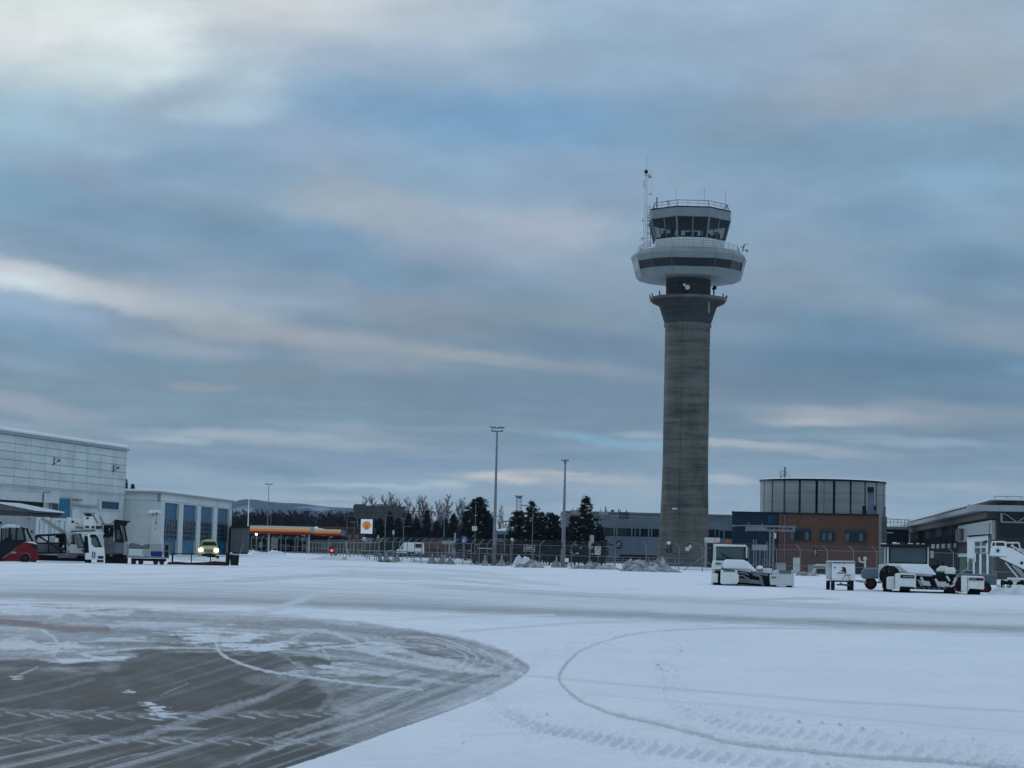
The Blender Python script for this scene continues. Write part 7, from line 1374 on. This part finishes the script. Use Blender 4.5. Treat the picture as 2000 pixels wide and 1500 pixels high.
ps_ = [490, 510, 530, 541, 557, 575, 590, 598]; fence('pale fence with bent posts before the fuel station canopy', ps_, list(np.interp(ps_, [490, 598], [400, 390])), 2.9, 1, rails=(.15, .5, 1.0), pr=.07, panel=False)
ps_ = [740, 751, 766, 780, 795, 809, 823, 838, 854, 870, 886, 904, 920, 936, 951, 997, 1054, 1116, 1151, 1202]
fence('long wire fence with slim bent posts running from the gate past both lamp masts', ps_, list(np.interp(ps_, [740, 900, 1202], [233, 219, 212])), 2.35, 1, rails=(.08, .55, 1.0), brace=((14, 1.6),))
ps_ = [1262, 1326, 1372, 1462, 1517, 1563, 1616, 1667, 1712, 1770, 1862, 1940, 1995]
fence('wire fence with bent posts before the tower foot and the brick building', ps_, list(np.interp(ps_, [1262, 1372, 1712, 1995], [209, 206, 196, 176])), 2.45, -1, rails=(.08, .35, 1.0), brace=((2, -1.9), (2, 1.6)))
gr_ = Fr('guardrail', 'long low grey brown road railing behind the wire fence', 'guardrail', 1000, 262)
m = MB(); xa, xb = gr_.p(700, 1085)[0], gr_.p(1335, 1100)[0]
for z_ in (.45, .8, 1.15): m.box(xa, xb, 0, .08, z_, z_ + .09)
m.build('rail', M['grey_steel'], gr_.o); m = MB()
k = xa
while k < xb: m.box(k, k + .1, .08, .18, 0, 1.2); k += 1.15
m.build('rail_post', M['grey_steel'], gr_.o); gr_.part('dark_bank', BK, [('r', 705, 1086, 1330, 1091, 1.2, 2.0)])
# ------------------------------------------------------------------ signs on posts
def post_sign(label, px, y0, y1, Y, ytop=None, group='road signs along the fence'):
    q = Fr('road_sign', label, 'sign', px, Y, group); h = q.p(px, ytop if ytop else y0)[2]
    MB().tube((0, .05, 0), (0, .05, h), .04, n=8).build('post', M['galvanised'], q.o); return q
q = post_sign('blue square pedestrian crossing sign with white triangle', 906.5, 1047, 1060, 240); q.part('plate', M['sign_blue'], [('r', 901, 1047, 912, 1060, -.03, 0)]); q.part('symbol', M['sign_white'], [('p', [(902.5, 1058), (906.5, 1048.6), (910.5, 1058)], -.05, -.03)]); q.part('figure', BK, [('p', [(905, 1057.5), (906, 1053), (905.6, 1051.5), (907, 1051), (907.4, 1054), (908.6, 1057.5), (907.2, 1057), (906.5, 1055.5)], -.06, -.05)])
q = post_sign('small white rectangular sign high on a slim pole before the broad pine', 927, 1028, 1036, 236, 985); q.part('plate', M['sign_white'], [('r', 922, 1028, 931.5, 1036.5, -.03, .0)]); q.part('symbol', M['mid_grey'], [('r', 924, 1030, 925.2, 1034.5, -.05, -.03), ('r', 926.5, 1030, 930, 1031, -.05, -.03), ('r', 926.5, 1033.4, 930, 1034.5, -.05, -.03)])
q = post_sign('round white sign on a stout post beside the snow heap', 1000, 1052, 1056, 216, 1056); q.part('plate', M['dull_white'], [('c', (1000, 1053.5, -.06), .17, .1)])
q = post_sign('pair of pale sign plates seen from behind, right of the thinner mast', 1152.5, 1045, 1072, 214); q.part('plate', M['pale_grey'], [('r', 1152, 1045, 1160, 1061, -.03, .0)]); q.part('plate', M['pale_grey'], [('r', 1149.5, 1057, 1154.5, 1072, -.06, -.03)])
q = post_sign('white sign with dark ring next to the pair of pale plates', 1168, 1067, 1082, 235, 1063); q.part('plate', M['sign_white'], [('r', 1162, 1067, 1173, 1083, -.03, 0)]); q.part('ring', M['bin_green'], [('c', (1167.8, 1076.5, -.05), .28, .02)]); q.part('ring_centre', M['sign_white'], [('c', (1167.8, 1076.5, -.07), .20, .02)]); q.part('ring_mark', M['bin_green'], [('t', (1165.2, 1074.5, -.08), (1170.4, 1078.5, -.08), .03), ('r', 1164, 1069, 1171.5, 1071, -.05, -.03)])
q = Fr('place_sign', 'wide black and white direction board before the middle pines', 'sign', 1034, 246); q.part('frame', M['pale_grey'], [('r', 1022.5, 1065, 1045, 1077.5, 0, .06)]); q.part('plate', BK, [('r', 1024, 1066, 1043.5, 1071.5, -.03, 0), ('r', 1024, 1074, 1043.5, 1076.3, -.03, 0)]); q.part('lettering', M['sign_white'], [('r', x, 1067.8, x + 1.3, 1070, -.05, -.03) for x in (1027, 1029, 1031, 1033, 1035, 1037, 1039)]); q.part('post', M['galvanised'], [('r', 1025, 1077, 1026, 1096, 0, .1), ('r', 1042, 1077, 1043, 1097, 0, .1)])
q = post_sign('small white triangular warning sign left of the street lamps', 738.5, 1045, 1051, 340); q.part('plate', M['dull_white'], [('p', [(735.5, 1051), (738.5, 1044), (741.5, 1051)], -.04, .0)]); q.part('symbol', M['mid_grey'], [('p', [(737, 1050), (738.5, 1046.5), (740, 1050)], -.06, -.04)])
q = post_sign('small white round sign below the fuel sign', 711.5, 1049, 1057, 330); q.part('plate', M['sign_white'], [('c', (711.5, 1053, -.06), .33, .06)]); q.part('symbol', M['mid_grey'], [('r', 709.5, 1052, 713.5, 1054, -.09, -.06)])
q = post_sign('small white diamond shaped sign right of the fuel sign', 768.3, 1035, 1046, 330); q.part('plate', M['sign_white'], [('p', [(768.3, 1034.5), (771, 1040), (768.3, 1045.5), (765.7, 1040)], -.05, 0)]); q.part('symbol', M['mid_grey'], [('p', [(768.3, 1037), (769.8, 1040), (768.3, 1043), (766.8, 1040)], -.07, -.05)])
q = Fr('gate_lamp', 'glowing red round gate lamp among the closely set fence posts', 'signal lamp', 648, 262); q.part('housing', BK, [('r', 643.5, 1068.5, 652.5, 1080.5, .05, .3)], bevel=.03); q.part('lens', M['lamp_red'], [('c', (648, 1075, -.0), .20, .06)]); q.part('post', M['mid_grey'], [('r', 646.5, 1080, 649, 1092, .1, .2), ('r', 652, 1076, 658, 1087, .2, .6)])
q = Fr('gate_camera', 'dark gate camera on a leaning pole left of the fuel sign', 'camera', 674, 250); q.part('head', BK, [('p', [(667.5, 1049), (669, 1047.5), (679, 1050), (679.5, 1053), (673, 1057), (671, 1056), (675, 1053), (668, 1053)], 0, .4)], bevel=.02); q.part('pole', M['pale_grey'], [('t', (676, 1053, .2), (675, 1064, .2), .07), ('t', (675, 1064, .2), (682.5, 1086, .2), .07)])
q = Fr('number_sign', 'small white number sign standing in the snow below the gate camera', 'sign', 673.5, 236); q.part('plate', M['sign_white'], [('r', 669, 1087.5, 678, 1094, 0, .08)], bevel=.01); q.part('digits', M['slate_blue'], [('r', 670.5, 1089, 673, 1089.8, -.03, 0), ('r', 670.5, 1092, 673, 1092.8, -.03, 0), ('r', 670.3, 1089, 671, 1092.8, -.03, 0), ('r', 672.5, 1089, 673.2, 1092.8, -.03, 0), ('r', 674.4, 1089, 677, 1089.8, -.03, 0), ('p', [(676.2, 1089.6), (677, 1089.6), (675.8, 1092.8), (675, 1092.8)], -.03, 0)])
q = Fr('info_plate', 'small white notice with black foot at the base of the thinner mast', 'sign', 1107, 213); q.part('plate', M['sign_white'], [('r', 1103.5, 1090, 1110.5, 1098, 0, .06)]); q.part('foot', BK, [('r', 1104, 1098, 1110.5, 1101, 0, .06)]); q.part('post', M['mid_grey'], [('r', 1106, 1101, 1108, 1108, 0, .06), ('r', 1115, 1092, 1115.8, 1107, .1, .2), ('r', 1094, 1085, 1096.5, 1100, .2, .5)])
# concrete fence feet
ft = empty('concrete_pyramid', (0, 0, 0)); MB().lathe([(.62, 0), (.58, .12), (.15, .75), (.08, .82)], ring(4, .5)).build('block', M['concrete'], ft, bevel=.02); MB().tube((0, 0, .8), (0, 0, 1.15), .05, n=8).build('stub', M['dull_white'], ft)
FT = [(947, 216, 'left of the tallest lamp mast'), (980, 215.5, 'right of the tallest lamp mast'), (1087, 214, 'left of the thinner mast'), (844, 224, 'below the brick shelter'), (863, 223, 'below the shelter board'), (879, 222, 'below the blue crossing sign'), (868, 229, 'half hidden behind its neighbours'), (755, 230, 'by the fence corner'), (775, 228, 'below the front of the van')]
for i, (px, Y_, lb) in enumerate(FT):
    o = ft if i == 0 else copy_tree(ft); o.location = (at(px, 1090, Y_).x, Y_, 0); o.rotation_euler = (0, 0, .3 * i)
    if i > 4: o.scale = (1.3, 1.3, .8)
    tag(o, 'pyramid shaped concrete weight ' + lb, 'concrete weight', 'concrete pyramids along the fence')
for (x0, x1, y0, Y_, lb) in ((739, 746, 1081, 228, 'leftmost dark trimmed one near the gate'), (751, 758, 1081, 227, 'right one of the pair near the gate')):
    q = Fr('concrete_block', 'upright concrete block, ' + lb, 'concrete block', (x0 + x1) / 2, Y_, 'upright concrete blocks'); q.part('block', M['concrete'], [('p', [(x0 - 4, 1096.5), (x0, 1093), (x0, y0), (x1, y0), (x1, 1093), (x1 + 3, 1097)], 0, .7)], bevel=.02); q.part('edge_band', BK, [('r', x0 - 1.2, y0 + 1, x0, 1092, .1, .6), ('r', x1 - 6, 1095, x1 + 3, 1097, -.02, .1)])
# ------------------------------------------------------------------ vehicles beyond the fence
va = Fr('delivery_van', 'white van facing left behind the wire fence', 'van', 801, 345)
va.part('body', M['clean_white'], [('p', [(774, 1083), (775, 1074), (781, 1070), (788, 1061), (792, 1058.5), (824, 1059), (828, 1062), (828.5, 1083)], 0, 1.9)], bevel=.1); va.part('window', M['dark_glass'], [('r', 811, 1062, 825, 1070, -.03, .04)]); va.part('windscreen', M['tinted_glass'], [('p', [(778, 1071.5), (783, 1070), (788.5, 1062.5), (787, 1071)], -.03, .04)]); va.part('skirt', BK, [('r', 796, 1078.5, 811, 1085, -.02, 1.8), ('r', 811, 1082.5, 828, 1085, -.02, 1.8)]); va.part('side_mirror', BK, [('r', 784, 1069, 786.5, 1072.5, -.25, -.05)])
for x in (782, 818): va.part('wheel', M['rubber'], [('c', (x, 1083.5, -.02), .36, .3)])
sc_ = Fr('parked_car', 'small silver car in front of the white van nose', 'car', 764, 340); sc_.part('body', M['pale_grey'], [('p', [(752, 1086), (752, 1080), (756, 1076.5), (760, 1074.5), (769, 1074.5), (773, 1078), (775, 1081), (775, 1086)], 0, 1.7)], bevel=.1); sc_.part('window', M['dark_glass'], [('p', [(757, 1079), (760.5, 1076), (769, 1076), (772, 1079)], -.03, .04)])
for x in (757, 771): sc_.part('wheel', M['rubber'], [('c', (x, 1086, -.02), .28, .3)])
dcr = Fr('parked_car', 'black estate car with pale roof bars at the foot of the tallest lamp mast', 'car', 960, 226); dcr.part('body', BK, [('p', [(922, 1101), (922, 1086), (925, 1083), (934, 1073), (938, 1071.5), (960, 1072.5), (975, 1083), (998, 1087), (1003, 1092), (1003, 1101)], 0, 1.8)], bevel=.12); dcr.part('window', M['dark_glass'], [('p', [(937, 1083), (940, 1075), (957, 1075.5), (970, 1084)], -.03, .04)]); dcr.part('roof_bar', M['dull_white'], [('r', 932, 1070.2, 961, 1071.6, .1, .2), ('r', 932, 1070.2, 961, 1071.6, 1.5, 1.6)]); dcr.part('rear_panel', M['rust_red'], [('r', 921.5, 1084, 934, 1096, -.03, .3)], bevel=.04)
for x in (932, 992): dcr.part('wheel', M['rubber'], [('c', (x, 1099, -.03), .33, .3)]); dcr.part('rim', M['grey_steel'], [('c', (x, 1099, -.06), .18, .1)])
# ------------------------------------------------------------------ heaps of ploughed snow
def heap(label, x0, x1, ytop, ybase, depth, seed, mat, rough=.35, group='heaps of ploughed snow'):
    xc = (x0 + x1) / 2; Y_ = ground(xc, ybase).y; Y_ = min(Y_, 330); q = Fr('snow_heap', label, 'snow heap', xc, Y_ + depth / 2, group); wd = (x1 - x0) * Y_ / F; hgt = q.p(xc, ytop)[2]
    m = MB(); nx_, ny_ = 90, 26; vs = []; r = random.Random(seed); cent = [(r.uniform(-.36, .36), r.uniform(-.2, .2), r.uniform(.45, 1.0), r.uniform(.12, .28)) for _ in range(6)]
    for j in range(ny_ + 1):
        for i in range(nx_ + 1):
            u, v = i / nx_ - .5, j / ny_ - .5; e = max(0.0, 1 - (2 * u) ** 4) * max(0.0, 1 - (2 * v) ** 2)
            b = max(h * math.exp(-((u - a) / w__) ** 2 - ((v - c) / .38) ** 2) for a, c, h, w__ in cent); b = .75 * b + .2
            n_ = fbm(np.array([u * wd * 1.6 + seed]), np.array([v * depth * 2.0]), 5)[0]; vs.append((u * wd, v * depth, hgt * e * (b * (1 - rough) + b * rough * 2 * n_) - .03))
    fs = [(j * (nx_ + 1) + i, j * (nx_ + 1) + i + 1, (j + 1) * (nx_ + 1) + i + 1, (j + 1) * (nx_ + 1) + i) for j in range(ny_) for i in range(nx_)]
    m.add(vs, fs); m.build('heap', mat, q.o, smooth=True); return q
DS = M['dirty_snow']
heap('tall smooth white snow heap right of the black car', 998, 1044, 1081, 1104, 5, 3, M['greyish_snow'], .2); heap('low dirty snow ridge in front of the smooth heap', 1003, 1066, 1092, 1109, 3, 5, DS, .5); heap('biggest dirty snow heap before the control tower foot', 1208, 1335, 1087, 1117, 7, 9, DS, .55); heap('low long ridge of grey snow between the thinner mast and the big heap', 1110, 1222, 1098, 1112, 3, 12, DS, .5)
heap('small dirty snow heap left of the service cart', 1552, 1606, 1114, 1125, 3, 14, DS, .5); heap('smooth white snow bank at the foot of the airstairs', 1926, 2060, 1140, 1163, 3, 17, M['greyish_snow'], .15); heap('white snow bank between the barrier and the garage', 322, 452, 1083, 1096, 6, 21, M['greyish_snow'], .2); heap('thin white snow bank along the wire fence', 770, 935, 1088, 1101, 5, 23, M['greyish_snow'], .25)
heap('grey snow ridge under the closely set fence posts', 600, 742, 1083, 1095, 4, 25, M['greyish_snow'], .3); heap('low snow lumps before the fuel station', 488, 560, 1073, 1081, 5, 27, M['greyish_snow'], .3)
# ------------------------------------------------------------------ the cold air between here and the hills
hzb = MB().box(-9000, 9000, -60, 12000, -1.2, 420).build('haze', bpy.data.materials.new('air')); hm = hzb.data.materials[0]; hm.use_nodes = True; ht = hm.node_tree; ht.nodes.clear()
pv = ht.nodes.new('ShaderNodeVolumePrincipled'); pv.inputs['Color'].default_value = (.48, .72, .96, 1); pv.inputs['Density'].default_value = 0.00004; pv.inputs['Anisotropy'].default_value = 0.0
oo = ht.nodes.new('ShaderNodeOutputMaterial'); ht.links.new(pv.outputs[0], oo.inputs['Volume']); tag(hzb, kind='stuff'); hzb['label'] = 'thin blue winter haze over the plain'; hzb['category'] = 'haze'
sc.cycles.volume_bounces = 1
